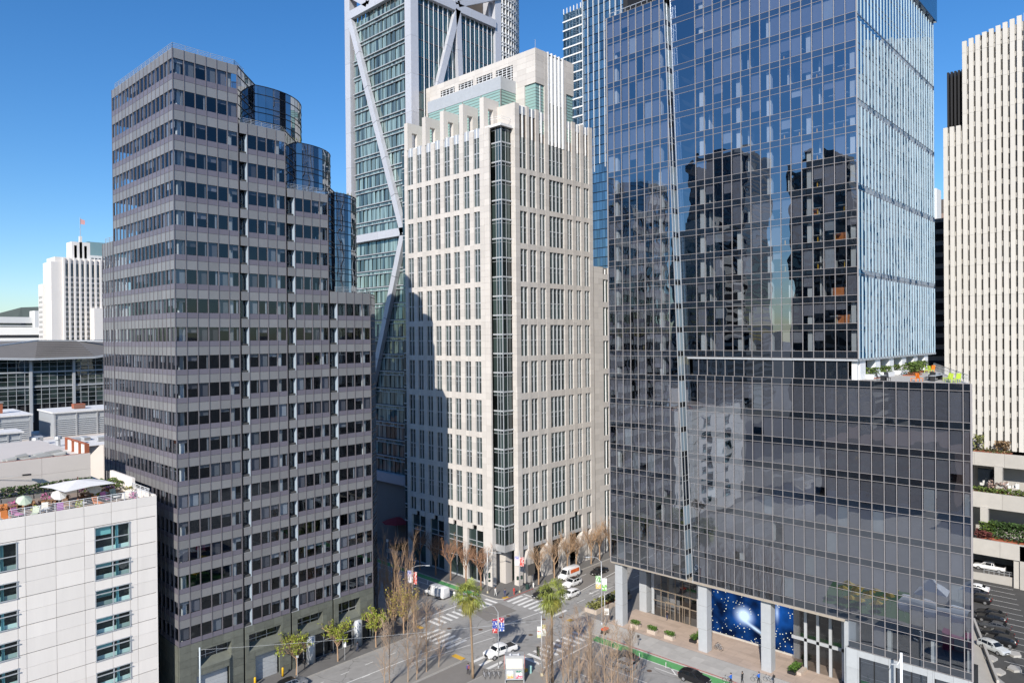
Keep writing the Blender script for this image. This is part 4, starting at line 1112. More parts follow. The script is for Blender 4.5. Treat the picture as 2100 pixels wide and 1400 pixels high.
# ================================================================== ribbed concrete tower and parking terraces
def build_ribbed():
    X = 190.0
    T = thing('ribbed_tower', 'pale ribbed concrete tower with narrow dark windows', 'building', (X, 25, 0))
    per = 1.285; ys = [40.2-per*i for i in range(24)]
    wins, sps = [], []
    for i, y in enumerate(ys):
        ztop = 100.5 if i < 3 else 118.4+ (40.2-y)*.25
        b = MB()
        for j in range(int((ztop-27)/6.9)+1):
            z0 = 27+j*6.9; z1 = min(z0+6.87, ztop)
            if z1 > z0: b.box(X-.75, X+.1, y-.43, y+.43, z0, z1)
        b.build('rib', M_RIB, T)
        zz = 27.4+ (0 if i % 2 else .4)
        while zz < ztop-3.2:
            wins.append(cell(LEFT, X, y-.43-.42, y-.43, zz+1.05, zz+3.43, .1, 0, G_FAR)); sps.append(cell(LEFT, X, y-.43-.43, y-.43, zz, zz+1.05, -.1, .3, M_RIB)); zz += 3.43
        sps.append(cell(LEFT, X, y-.43-.43, y-.43, ztop-3.2, ztop-1.2, -.1, .3, M_RIB))
    emit(T, 'window', wins); emit(T, 'spandrel', sps)
    c = MB(); c.box(X+.3, X+40, 8, 36.4, 20, 118); c.box(X+.3, X+40, 8, 40.5, 0, 99.8); c.build('tower_core', M_RIB, T)
    c = MB()
    for i in range(5): c.box(X+.5, X+6, 36.8+i*.72, 37.2+i*.72, 99.8, 113.5)
    c.build('dark_louvre', M_BLK, T)
    c = MB(); c.box(X+3, X+9, 36.5, 40.4, 99, 113); c.box(X+8, X+20, 40, 41.4, 90, 108); c.build('louvre_housing', M_LOUV, T)
    k = MB(); k.prism([(X+30, 28), (X+60, 28), (X+60, 8), (X+30, 8)], 118, 131); k.build('roof_cone', M_BLK, T)
    # terraces
    P = thing('parking_terrace', 'stacked concrete parking terraces with planted parapets', 'parking garage', (178, 26, 0))
    lv = [(184.5, 24.0, 26.9), (181.5, 15.4, 18.7), (178.8, 5.9, 9.2)]
    for x, z0, z1 in lv:
        for i in range(9):
            a = 62-5.6*i
            b = MB(); b.box(x, x+.5, a-5.58, a-.02, z0, z1-.12*i*0); b.build('parapet_panel', M_CONC, P)
    d = MB()
    for x, z0, z1 in lv: d.box(x+.4, 230, 8, 62, z0+.4, z0+1.0)
    d.box(190, 229, 8, 62, 0, 26); d.build('deck', M_CONC, P)
    for (x, y, z0, z1) in ((183.5, 29.4, 19.2, 24.0), (183.5, 40, 19.2, 24), (181, 31.6, 9, 15.4), (180.2, 45, 0, 6), (179.2, 25.4, 0, 5.9)):
        b = MB(); b.box(x, x+1.4, y-.7, y+.7, z0, z1+.2); b.build('pier', M_CONC, P)
    g = MB(); g.poly([(186, 33.6, 20.2), (186, 29.8, 20.2), (186, 29.8, 23.2), (186, 33.6, 23.2)])
    g.build('terrace_window', G_PARKS, P)
    rw = MB(); rw.poly([(180.0, 62, 0), (180.0, 25.9, 0), (180.0, 25.9, 1.9), (180.0, 33, 1.6), (180, 62, 3.0)]); rw.poly([(180.3, 62, 3.0), (180.3, 33, 1.6), (180.3, 25.9, 1.9), (180.3, 25.9, 0), (180.3, 62, 0)])
    for a, b in (((62, 3.0), (33, 1.6)), ((33, 1.6), (25.9, 1.9))): rw.poly([(180, a[0], a[1]), (180, b[0], b[1]), (180.3, b[0], b[1]), (180.3, a[0], a[1])])
    rw.build('ramp_wall', M_CONC, P)
    rr = MB()
    for h in (.45, .9): rr.bar((180.1, 31.5, 2.0+h), (180.1, 26.0, 1.95+h), .06, .06)
    for i in range(7): y = 31.5-i*.9; rr.bar((180.1, y, 1.7), (180.1, y, 2.9), .06, .06)
    rr.build('ramp_railing', M_GREYM, P)
    f = MB(); f.box(180.3, 200, 10, 62, 1.35, 1.6); f.build('ramp_floor', M_WALKD, P)
    w = MB(); w.box(178.8, 180.2, 8, 25.0, 0, 9.0); w.build('end_wall', M_CONC, P)
    # far slivers between the two towers
    s = thing('brown_tower', 'slim reddish brown tower sliver between glass and ribbed towers', 'building', (455, 99, 0))
    b = MB(); b.box(455, 470, 96, 110, 0, 120); b.build('wall', mat('brown_brick', (.24, .17, .14), .8), s)
    w = MB()
    for i in range(24):
        for j in range(4): w.box(454.9, 455.0, 97+j*3, 98.2+j*3, 10+i*4.5, 12.5+i*4.5)
    w.build('window', G_FAR, s, kind='stuff'); c = MB(); c.prism([(456, 97), (466, 97), (466, 107), (456, 107)], 120, 128); c.build('roof', M_LOUV, s)
    s = thing('pale_tower', 'thin white tower edge showing past the glass tower', 'building', (430, 96, 0))
    b = MB(); b.box(430, 440, 95.6, 104, 0, 130); b.build('wall', M_WHT, s)
    s = thing('shadowed_block', 'dark shadowed office block beside the ribbed tower foot', 'building', (205, 44, 0))
    b = MB(); b.box(205, 225, 41.5, 60, 0, 82, M_JOINT); b.build('wall', None, s)
    w = MB()
    for i in range(18): w.box(204.85, 205, 41.6, 60, 30+i*2.9, 31.7+i*2.9)
    w.build('window_band', G_FAR, s)
# ================================================================== low white building and roofs on the left
def build_lowwhite():
    Y = 104.4
    T = thing('white_panel_building', 'low white panelled building with teal windows and roof terrace', 'building', (38, Y, 0))
    xs = [38.2-.01, 35.6]+[32.4-3.24*i for i in range(12)]
    zs = [31.5, 30.25, 28.65]
    z = 28.65
    while z > 1: zs += [z-1.75, z-3.55]; z -= 3.55
    zs = [q for q in zs if q > 0]+[0]
    wr = [(25.15, 28.5), (21.5, 23.7), (17.95, 20.2), (14.3, 16.5), (10.8, 13.0), (7.2, 9.4), (3.6, 5.8)]
    holes = [(a, b, p, q) for (p, q) in wr for (a, b) in ((30.35, 34.65), (17.5, 21.8), (4.5, 8.8))]
    it = []
    for b, a in zip(xs[:-1], xs[1:]):
        for q, p in zip(zs[:-1], zs[1:]):
            for (s0, s1, w0, w1) in rect_sub((a, b, p, q), holes):
                jb = .045 if any(abs(w0-(28.65-3.55*k)) < .01 for k in range(9)) else .012; jt = .045 if any(abs(w1-(28.65-3.55*k)) < .01 for k in range(9)) else .012
                it.append(cell(FRONT, Y, s0+.022, s1-.022, w0+jb, w1-jt, 0, .15, M_WHPAN, (random.uniform(-.002, .002), 0)))
    emit(T, 'wall_panel', it)
    bk = MB(); bk.box(-7, 38.15, Y+.7, 122, 0, 30.3, M_DARK); bk.box(-7, 38.15, Y+.16, Y+.2, 0, 31.4, M_JOINT) if False else None
    for (s0, s1, w0, w1) in rect_sub((-7, 38.15, 0, 31.4), holes): bk.box(s0, s1, Y+.12, Y+.7, w0, w1, M_JOINT)
    bk.box(38.0, 38.18, Y+.02, 122, 0, 31.45, M_WHPAN)
    bk.build('backing_wall', None, T)
    for (a, b, p, q) in holes:
        fr = MB(); m_ = (a+b)/2
        for x in (a, m_-.05, b-.1): fr.box(x, x+.1, Y-.06, Y+.12, p, q)
        for z in (p, q-.09): fr.box(a-.05, b+.05, Y-.09, Y+.12, z, z+.09)
        if q-p > 3: fr.box(a, b, Y-.05, Y+.1, (p+q)/2-.05, (p+q)/2+.05)
        else: fr.box(a, b+.2, Y-.12, Y+.06, q-.62, q-.53)
        fo = fr.build('window', M_GREYM, T)
        for (u, v) in ((a+.1, m_-.05), (m_+.05, b-.1)):
            pane = MB(); pane.poly([(u, Y+.05, p+.05), (v, Y+.05, p+.05), (v, Y+.05, q-.05), (u, Y+.05, q-.05)])
            po = pane.build('pane', G_TEAL, None); po.parent = fo
        r_ = MB()
        if random.random() < .8:
            h = (q-p)*random.choice((.35, .5)); r_.box(a+.1, m_-.1, Y+.3, Y+.34, q-h, q, mat('teal_blind', (.28, .5, .5), .8))
        r_.box(a+.1, b, Y+.5, Y+.6, p, p+.5, M_WHT); r_.box(m_+.5, m_+.8, Y+.3, Y+.5, p, q, mat('teal_blind', (.28, .5, .5), .8))
        ro = r_.build('window_blind', None, None); ro.parent = fo
    d = MB(); d.box(-7, 38.1, Y+.2, 122, 30.2, 30.5); d.build('terrace_floor', mat('terrace_paving', (.3, .24, .2), .9, var=.1), T)
    pw = MB(); pw.box(37.75, 38.15, 112.5, 122, 30.5, 32.9); pw.box(37.8, 38.15, Y+.2, 112.5, 30.5, 31.6); pw.build('parapet_wall', M_WHPAN, T)
    # railing
    rl = MB()
    for (a, b) in (((-7, Y+.5), (20.2, Y+.5)), ((21.2, Y+.9), (37.6, Y+.9)), ((37.6, Y+.9), (37.6, 112.4))):
        L = math.hypot(b[0]-a[0], b[1]-a[1]); n = int(L/1.5)
        for h in (.22, .42, .62, .82, 1.05): rl.bar((*a, 31.3+h), (*b, 31.3+h), .035, .035 if h < 1 else .07)
        for i in range(n+1): f = i/n; x, y = a[0]+(b[0]-a[0])*f, a[1]+(b[1]-a[1])*f; rl.box(x-.03, x+.03, y-.03, y+.03, 30.5, 32.35)
    rl.build('terrace_railing', M_WMET, T)
    # umbrella
    U = thing('parasol', 'big square white parasol over the rooftop cafe terrace', 'parasol', (30.6, 112.2, 30.5), R(12))
    u = MB(); s = 3.4; zz = 2.55
    ring = [(-s, -s), (0, -s), (s, -s), (s, 0), (s, s), (0, s), (-s, s), (-s, 0)]
    for i in range(8):
        a, b = ring[i], ring[(i+1) % 8]
        u.poly([(a[0], a[1], zz+(.0 if i % 2 == 0 else .16)), (b[0], b[1], zz+(.16 if i % 2 == 0 else 0)), (0, 0, zz+.75)])
    u.build('canopy', mat('white_canvas', (.74, .73, .72), .9), U, (0, 0, 0))
    p = MB(); p.tube([(0, 0, 0), (0, 0, 3.7)], .07, 8); p.box(-.5, .5, -.5, .5, 0, .15)
    for q in ring[::2]: p.bar((0, 0, zz+.5), (q[0]*.9, q[1]*.9, zz-.03), .05, .05)
    p.build('pole', mat('brown_pole', (.12, .05, .03), .6), U, (0, 0, 0))
    # loungers, tables, cushions, planters
    cols = [('orange', (.65, .22, .06)), ('pink', (.55, .2, .38)), ('pale green', (.5, .55, .42)), ('cream', (.68, .64, .56)), ('purple', (.3, .12, .3)), ('tan', (.45, .3, .2))]
    rows = [(21.5, 108.2), (23.0, 109.3), (24.4, 107.8), (25.9, 109.6), (27.4, 108.0), (28.8, 109.5), (32.2, 108.6), (33.8, 110.8), (35.2, 112.0), (36.3, 109.2), (19.8, 109.4), (26.6, 111.8), (22.2, 112.5)]
    for i, (x, y) in enumerate(rows):
        nm, cc = cols[i % 6]
        L = thing('lounge_chair', f'{nm} slatted lounge chair on the rooftop cafe terrace', 'chair', (x, y, 30.5), random.uniform(-1, 1), 'lounge chairs on the rooftop terrace')
        mm = mat('lounger_'+nm.replace(' ', '_'), cc, .8)
        b = MB(); b.obox((0, 0, .38), (.38, 0, 0), (0, .5, .06), (0, 0, .04)); b.build('seat', mm, L, (0, 0, 0))
        b = MB(); b.obox((0, .72, .75), (.38, 0, 0), (0, .16, .42), (0, .05, -.03)); b.build('backrest', mm, L, (0, 0, 0))
        b = MB(); b.bar((-.3, -.4, 0), (-.3, -.4, .36), .05, .05); b.bar((.3, -.4, 0), (.3, -.4, .36), .05, .05); b.bar((-.3, .5, 0), (-.3, .5, .42), .05, .05); b.bar((.3, .5, 0), (.3, .5, .42), .05, .05); b.build('leg', M_WMET, L, (0, 0, 0))
    for i, (x, y, nm) in enumerate(((24.0, 110.9, 'green'), (32.6, 111.9, 'cream'), (28.0, 111.0, 'white'))):
        L = thing('small_parasol', f'tilted {nm} sunshade on the rooftop terrace', 'sunshade', (x, y, 30.5))
        b = MB(); A = [(math.cos(R(a))*.95, math.sin(R(a))*.95) for a in range(0, 360, 45)]
        for j in range(8): p, q = A[j], A[(j+1) % 8]; b.poly([(p[0], p[1]*.7, 1.75+p[1]*.6), (q[0], q[1]*.7, 1.75+q[1]*.6), (0, -.15, 2.3)])
        b.build('canopy', mat('shade_'+nm, {'green': (.5, .58, .45), 'cream': (.7, .67, .58), 'white': (.75, .75, .73)}[nm], .9), L, (0, 0, 0))
        b = MB(); b.tube([(0, 0, 0), (0, -.1, 2.2)], .03, 6); b.build('pole', M_WMET, L, (0, 0, 0))
    for i, (x, y) in enumerate(((26.0, 108.6), (30.2, 108.4), (34.6, 109.2))):
        L = thing('cafe_table', 'small round white table on the rooftop terrace', 'table', (x, y, 30.5), 0, 'round tables on the rooftop terrace')
        b = MB(); b.lathe([(.45, .72), (.45, .76)], 14); b.build('tabletop', M_WHT, L, (0, 0, 0)); b = MB(); b.tube([(0, 0, 0), (0, 0, .72)], .05, 6); b.build('leg', M_WMET, L, (0, 0, 0))
    PTS = [(19.2+i*1.42+random.uniform(-.4, .4), 107.0+random.uniform(0, 11)) for i in range(13)]
    for i, (x, y) in enumerate(PTS):
        nm, cc = [('pink', (.5, .14, .3)), ('yellow green', (.32, .34, .05)), ('rusty brown', (.3, .13, .05))][i % 3]
        L = thing('potted_plant', f'{nm} potted plant among the rooftop terrace furniture', 'plant', (x, y, 30.5), 0, nm+' potted plants on the rooftop terrace')
        b = MB(); b.lathe([(.22, 0), (.32, .5)], 9); b.build('pot', M_TERRA if i % 2 else M_JOINT, L, (0, 0, 0)); b = MB()
        for k in range(60):
            a, q, h = random.uniform(0, 6.28), random.uniform(0, .6), random.uniform(.45, 1.3); p = Vector((q*math.cos(a), q*math.sin(a), h)); u = Vector((random.uniform(-1, 1), random.uniform(-1, 1), random.uniform(-1, 1))).normalized()*.14; v = Vector((-u.y, u.x, random.uniform(-.1, .14)))
            b.poly([p-u, p+v, p+u, p-v])
        b.build('foliage', mat('pot_'+nm.replace(' ', '_'), cc, .8, var=.5), L, (0, 0, 0))
    for i, (x, y) in enumerate(((20.6, 111.5), (23.6, 113.6), (25.2, 115.2), (29.5, 115.5), (32.5, 115), (27.2, 113.8))):
        L = thing('picnic_bench', 'brown timber bench table on the rooftop terrace', 'bench', (x, y, 30.5), random.uniform(-.5, .5), 'timber bench tables on the rooftop terrace'); tm = mat('terrace_timber', (.26, .15, .08), .8, var=.15)
        b = MB(); b.box(-.9, .9, -.4, .4, .7, .76); b.build('tabletop', tm, L, (0, 0, 0))
        for s in (-1, 1): b = MB(); b.box(-.9, .9, s*.75-.15, s*.75+.15, .4, .45); b.build('seat', tm, L, (0, 0, 0))
        b = MB(); b.box(-.7, -.6, -.8, .8, 0, .7); b.box(.6, .7, -.8, .8, 0, .7); b.build('leg', tm, L, (0, 0, 0))
    leafm = mat('hedge_leaf', (.05, .085, .025), .7, var=.45)
    def leafbox(x0, x1, y0, y1, z0, z1, n, s=.22, mt=leafm, name='foliage', parent=None, top=None):
        b = MB()
        for i in range(n):
            x, y = random.uniform(x0, x1), random.uniform(y0, y1); h = z0+(z1-z0)*math.sqrt(random.random())
            a, e = random.uniform(0, 6.28), random.uniform(-.9, .9)
            u = Vector((math.cos(a), math.sin(a), e)).normalized()*s; v = Vector((-math.sin(a), math.cos(a), random.uniform(-.6, .9))).normalized()*s
            b.poly([Vector((x, y, h))-u, Vector((x, y, h))+v*.7, Vector((x, y, h))+u, Vector((x, y, h))-v*.7], mt)
        return b.build(name, None, parent)
    globals()['leafbox'] = leafbox
    for i in range(9):
        x = 18.5+i*1.95; y = 121.0
        H = thing('terrace_shrub', 'first second third fourth fifth sixth seventh eighth ninth'.split()[i]+' spiky green shrub from the left along the beige wall', 'shrub', (x, y, 30.5), 0, 'shrubs along the beige wall')
        leafbox(x-.85, x+.85, y-.5, y+.5, 30.9, 32.5, 160, .2, leafm, 'foliage', H)
        b = MB(); b.box(x-.9, x+.9, y-.55, y+.55, 30.5, 31.05); b.build('planter', M_JOINT, H)
    H = thing('terrace_hedge', 'dense green planting along the terrace end wall', 'hedge', (36, 119, 30.5)); leafbox(33.0, 37.6, 115.5, 120, 30.6, 32.2, 700, .22, mat('hedge_leaf_bright', (.10, .15, .03), .7, var=.5), 'foliage', H)
    for i, (x, y, w) in enumerate(((34.4, 113.6, 1.3), (36.5, 110.6, .7))):
        H = thing('planter_box', ['white planter box holding pink flowers on the terrace', 'white planter with a pale grass tuft by the railing'][i], 'planter', (x, y, 30.5))
        b = MB(); b.box(-w, w, -.5, .5, 0, .8); b.build('box', M_WHT, H, (0, 0, 0)); leafbox(x-w, x+w, y-.45, y+.45, 31.3, 32.1, 70, .17, mat('flower_mix'+str(i), [(.42, .16, .3), (.28, .26, .08)][i], .8, var=.5), 'plant', H)
    # beige block
    B = thing('beige_block', 'windowless beige plaster block behind the rooftop terrace', 'building', (30, 122, 30))
    it = []
    for i in range(5):
        for z0, z1 in ((30.2, 33.6), (33.6, 36.0)): it.append(cell(FRONT, 121.8, 35.0-6.4*(i+1)+.015, 35.0-6.4*i-.015, z0+.01, z1-.01, 0, .3, M_BEIGE))
    emit(B, 'wall_panel', it)
    b = MB(); b.box(0, 34.95, 122.1, 150, 0, 35.4, M_BEIGE); b.box(0, 34.97, 121.9, 122.4, 35.9, 36.0, M_TERRA)
    b.build('block', None, B)
    b = MB()
    for i in range(4):
        y = 122.3+i*3.5; b.box(34.5, 34.8, y, y+.25, 35.4, 37.4)
    b.box(34.5, 34.8, 122.3, 133, 37.25, 37.45); b.box(34.3, 34.9, 122, 122.3, 35.4, 37.4); b.build('rust_frame', M_TERRA, B)
    b = MB(); b.box(34.85, 34.9, 122.6, 133, 35.4, 37.2); b.build('parapet_panel', M_WHT, B)
    b = MB()
    for i in range(26): x, y = random.uniform(25.5, 32), random.uniform(123.2, 127); b.obox((x, y, 35.55+random.random()*.5), (random.uniform(.4, 1.2), 0, .1), (0, random.uniform(.3, .8), .05), (0, 0, .15))
    o = b.build('tarpaulin', mat('grey_tarp', (.35, .35, .33), .8, var=.2), None); tag(o, 'crumpled grey tarpaulin lying on the beige block roof', 'tarpaulin')
    w = thing('wall_lamp', 'lamp on a long arm fixed to the beige block', 'lamp', (24.5, 121.8, 33.9)); b = MB(); b.bar((-3.5, -.1, .15), (1.6, -.9, .1), .05, .05); b.build('arm', M_ALU, w, (0, 0, 0)); b = MB(); b.obox((2.0, -1.0, .1), (.5, -.1, 0), (0, .22, 0), (0, 0, .1)); b.build('lamp_head', M_BLK, w, (0, 0, 0))
    # link wall and mid roofs
    M_ = thing('beige_link_building', 'pale beige wall and roof between the louvred boxes and the terrace', 'building', (48, 168, 0))
    b = MB(); b.prism([(34, 184), (44.2, 172), (50, 165.4), (62, 165.4), (62, 205), (34, 205)], 0, 31.2); b.build('block', M_BEIGE, M_)
    b = MB(); b.box(35.5, 40.9, 135.2, 165, 0, 29); b.build('shaded_wall', M_BEIGE, M_)
    b = MB(); b.box(36, 56, 166, 183, 31.2, 31.3); b.build('roof', M_ROOF, M_)
    def louvre_box(lbl, x0, x1, y0, y1, z0, z1, door=False):
        L = thing('louvred_plant_room', lbl, 'plant room', (x0, y0, z0))
        b = MB(); b.box(x0, x1, y0+.15, y1, z0, z1); b.build('wall', M_GREYM, L)
        b = MB(); n = int((z1-z0-1)/.45)
        for i in range(n): z = z0+.4+i*.45; b.obox(((x0+x1)/2, y0+.1, z), ((x1-x0)/2-.4, 0, 0), (0, .14, .1), (0, -.01, .02))
        b.build('louver_blade', M_GREYM, L, kind='stuff')
        b = MB()
        for i in range(4): x = x0+.2+(x1-x0-.4)*i/3; b.box(x-.15, x+.15, y0-.1, y0+.2, z0, z1)
        b.build('louver_post', M_ALU, L)
        b = MB(); b.box(x0-.3, x1+.3, y0-.3, y1+.3, z1, z1+.35); b.build('roof', M_ROOF, L)
        if door: b = MB(); b.box(x0+(x1-x0)*.55, x0+(x1-x0)*.72, y0-.15, y0, z0, z0+3.2); b.build('door', M_WHT, L)
        return L
    louvre_box('wide grey louvred plant room with four bays on the roof', 46.5, 60, 187.6, 200, 31.2, 36.6)
    louvre_box('grey louvred plant room with a pale door at frame edge', 24, 42.3, 188.4, 206, 31.0, 36.6, True)
    louvre_box('small louvred screen box in front of the plant rooms', 30, 37, 172, 178, 31.2, 34.6)
    for i, (x, y) in enumerate(((39.5, 172.6), (43.0, 170.6))):
        o = thing('roof_vent', 'grey capped roof vent on the beige link roof', 'vent', (x, y, 31.2), 0, 'roof vents on the beige link roof'); b = MB(); b.lathe([(.45, 0), (.45, 1.6)], 10); b.build('pipe', M_ALU, o, (0, 0, 0)); b = MB(); b.lathe([(.8, 1.6), (.7, 2.1)], 10); b.build('cap', M_ALU, o, (0, 0, 0))
    for i, (x, y, w, d, h, lab) in enumerate(((40.5, 176.5, 2.2, 1.5, 1.8, 'boxy grey air unit on the beige link roof, nearest the louvres'), (46.5, 171.5, 1.6, 1.2, 1.3, 'small grey air unit on the beige link roof'), (52, 172, 2.4, 1.2, 1.0, 'low white duct box on the beige link roof'), (49.8, 177, 1.2, 3.5, .7, 'long pale duct on the beige link roof'), (53, 193, 2.4, 2.0, 1.2, 'rusty brown hatch on the wide plant room'), (30, 196, 1.6, 1.6, 1.4, 'square vent on the plant room at frame edge'))):
        zb = 31.3 if y < 180 else 36.95
        o = thing('air_unit', lab, 'roof unit', (x, y, zb)); b = MB(); b.box(-w/2, w/2, -d/2, d/2, .15, h); b.build('casing', M_GREYM if i != 4 else M_TERRA, o, (0, 0, 0)); b = MB()
        for k in range(4): b.box(-w/2-.02, w/2+.02, -d/2-.03, -d/2, .3+k*(h-.4)/4, .36+k*(h-.4)/4)
        b.build('grille', M_JOINT, o, (0, 0, 0)); b = MB(); b.box(-w/2+.1, w/2-.1, -d/2+.1, d/2-.1, 0, .15); b.build('base', M_JOINT, o, (0, 0, 0))
    o = thing('chimney', 'brick red chimney on the louvred plant room', 'chimney', (37.5, 195, 37)); b = MB(); b.box(-.7, .7, -.7, .7, 0, 2.2); b.build('stack', M_TERRA, o, (0, 0, 0)); b = MB(); b.box(-.85, .85, -.85, .85, 2.2, 2.5); b.build('cap', M_JOINT, o, (0, 0, 0))
    # glass hall with hipped grey roof
    C = thing('glass_hall', 'long glass hall with grey hipped roof behind the plant rooms', 'building', (80, 350, 0))
    # facade along X at Y=352
    Yc = 345.0
    it = []; mm = MB()
    for k, (z0, z1) in enumerate(((27.5, 34.2), (34.9, 40.3), (40.9, 46.0))):
        for i in range(26):
            x0 = 58+i*2.9
            for j in range(3): it.append(cell(FRONT, Yc, x0+.1, x0+2.8, z0+(z1-z0)*j/3+.08, z0+(z1-z0)*(j+1)/3-.08, 0, 0, G_WHITE, jit(.02)))
        mm.box(56, 134, Yc-.4, Yc+.1, z1, z1+.6)
    emit(C, 'glass_pane', it)
    for i in range(27): x = 58+i*2.9; mm.box(x-.09, x+.09, Yc-.15, Yc+.05, 20, 46)
    for z in [27.5+i*1.9 for i in range(10)]: mm.box(56, 134, Yc-.1, Yc+.05, z-.07, z+.07)
    mm.build('glazing_bar', M_GREYM, C, kind='stuff')
    for i in range(6): x = 61.8+i*15.6; b = MB(); b.box(x-.5, x+.5, Yc-.9, Yc-.2, 15, 46.2); b.build('column', M_GREYM, C)
    b = MB(); b.box(56, 134, Yc+.5, 400, 0, 46, M_DARK); b.build('hall_core', None, C)
    rf = MB()
    e = [(40, Yc-2, 47.8), (78, Yc-5, 46.3), (100, Yc-5, 46.5), (136, Yc-2, 52.0)]; rdg = [(44, 376, 53.2), (84, 362, 53.6), (99, 362, 53.4), (136, 376, 53.4)]
    for a, b, c, d in ((e[0], e[1], rdg[1], rdg[0]), (e[1], e[2], rdg[2], rdg[1]), (e[2], e[3], rdg[3], rdg[2])): rf.poly([a, b, c, d], M_GROOF)
    for a, b in zip(e[:-1], e[1:]): rf.bar(Vector(a)-Vector((0, 0, .3)), Vector(b)-Vector((0, 0, .3)), .6, .9, M_GREYM)
    rf.bar(e[0], rdg[1], 1.6, .6, M_GREYM); rf.bar(e[3], rdg[2], 1.6, .6, M_GREYM); rf.bar(rdg[1], rdg[2], 1.6, .6, M_GREYM); rf.bar(rdg[0], rdg[1], 1.6, .6, M_GREYM); rf.bar(rdg[2], rdg[3], 1.6, .6, M_GREYM)
    for i in range(9):
        f = i/9+.05; a = Vector(e[1])+(Vector(rdg[1])-Vector(e[1]))*f; b = Vector(e[2])+(Vector(rdg[2])-Vector(e[2]))*f; rf.bar(a+Vector((0, 0, .1)), b+Vector((0, 0, .1)), .3, .2, M_LOUV)
    rf.build('roof', None, C)
    # art deco tower far behind
    D = thing('art_deco_tower', 'distant white art deco tower with stepped crown and flagpole', 'building', (180, 690, 0))
    wm = mat('terracotta_white', (.74, .70, .66), .8, var=.03, namp=.05, nscale=.1)
    blocks = [(164, 176, 690, 702, 0, 101), (167, 214, 676, 700, 0, 119), (170, 216, 676.5, 701, 119, 123), (196, 222, 668, 690, 0, 81), (183, 197, 680, 694, 123, 137)]
    b = MB()
    for q in blocks: b.box(*q, wm)
    for (x, h) in ((186, 134), (190, 142), (193.5, 134)): b.box(x-1, x+1, 680, 682, 123, h, wm)
    b.build('wall', None, D)
    Yd = 675.0
    it = []
    xs = [176+i*3.9 for i in range(12)]
    for i, x in enumerate(xs[:-1]):
        p = MB(); p.box(x-.75, x+.75, Yd-.9, 676.2, 30, 122.5); p.build('pier', wm, D)
        for k in range(17):
            z = 50+k*4.1
            for dx in (1.05, 2.3): it.append(cell(FRONT, Yd, x+dx, x+dx+.85, z, z+2.3, .75, 0, G_FAR))
        for dx in (1.05, 2.3): it.append(cell(FRONT, Yd, x+dx, x+dx+.85, 108, 118, .7, 0, G_FAR))
    for i in range(4):
        for k in range(10): it.append(cell(LEFT, 163.9, 691+i*2.6, 692+i*2.6, 52+k*4.1, 54.3+k*4.1, 0, 0, G_FAR))
    emit(D, 'window', it)
    b = MB(); b.tube([(190, 681, 142), (190, 681, 158)], .25, 6); fo = b.build('flagpole', M_ALU, D); f = MB(); f.poly([(190, 681, 152.5), (193.2, 680, 152), (193.4, 680, 155.6), (190, 681, 157)]); fl = f.build('flag', mat('flag_cloth', (.55, .3, .3), .8), None); fl.parent = fo
    G = thing('glass_crowned_tower', 'pale glass crowned tower peeking behind the art deco tower', 'building', (212, 722, 0))
    b = MB(); b.box(203, 240, 722, 750, 0, 131, M_WHT); b.box(207.5, 240, 724, 750, 131, 143.5, G_MINT); b.build('wall', None, G)
    it = [cell(FRONT, 722, 204+i*3, 206+i*3, 40+k*4.5, 43.2+k*4.5, -.1, 0, G_FAR) for i in range(9) for k in range(20)]; emit(G, 'window', it, 60)
    # distant white roofs and office
    W = thing('white_roof_hall', 'long white low hall roof beside the art deco tower', 'building', (180, 830, 0)); b = MB(); b.prism([(120, 838), (196, 820), (230, 850), (120, 880)], 0, 57, M_WHT); b.prism([(120, 841), (196, 824), (230, 850), (120, 880)], 57, 60, M_FARD); b.prism([(120, 838), (197, 819.5), (230, 850), (120, 880)], 60, 67.5, M_WHT); b.build('hall', None, W)
    O = thing('distant_office', 'distant pale office block with window bands under the hill', 'building', (230, 1050, 0)); b = MB(); b.box(185, 262, 1050, 1075, 0, 84, M_WHT); b.box(240, 262, 1046, 1070, 0, 92, M_WHT); b.build('wall', None, O)
    b = MB()
    for i in range(5): b.box(184.8, 238, 1049.7, 1050, 58+i*4, 60.5+i*4)
    b.build('window_band', G_FAR, O)
    h = MB(); N = 40
    pts = [(-900+i*90, 52+ (150*math.exp(-((i-20.3)/4.5)**2)+40*math.exp(-((i-12)/6)**2)+8*math.sin(i*1.7))) for i in range(N+1)]
    for (a, za), (b, zb) in zip(pts[:-1], pts[1:]): h.poly([(a, 3600, -5), (b, 3600, -5), (b, 3750, zb), (a, 3750, za)]); h.poly([(a, 3750, za), (b, 3750, zb), (b, 4300, -5), (a, 4300, -5)])
    struct(h.build('hill', mat('hill_green', (.09, .11, .10), .9, nscale=.01, namp=.3), None))
M_FARD = mat('far_shadow_grey', (.12, .12, .13), .9)
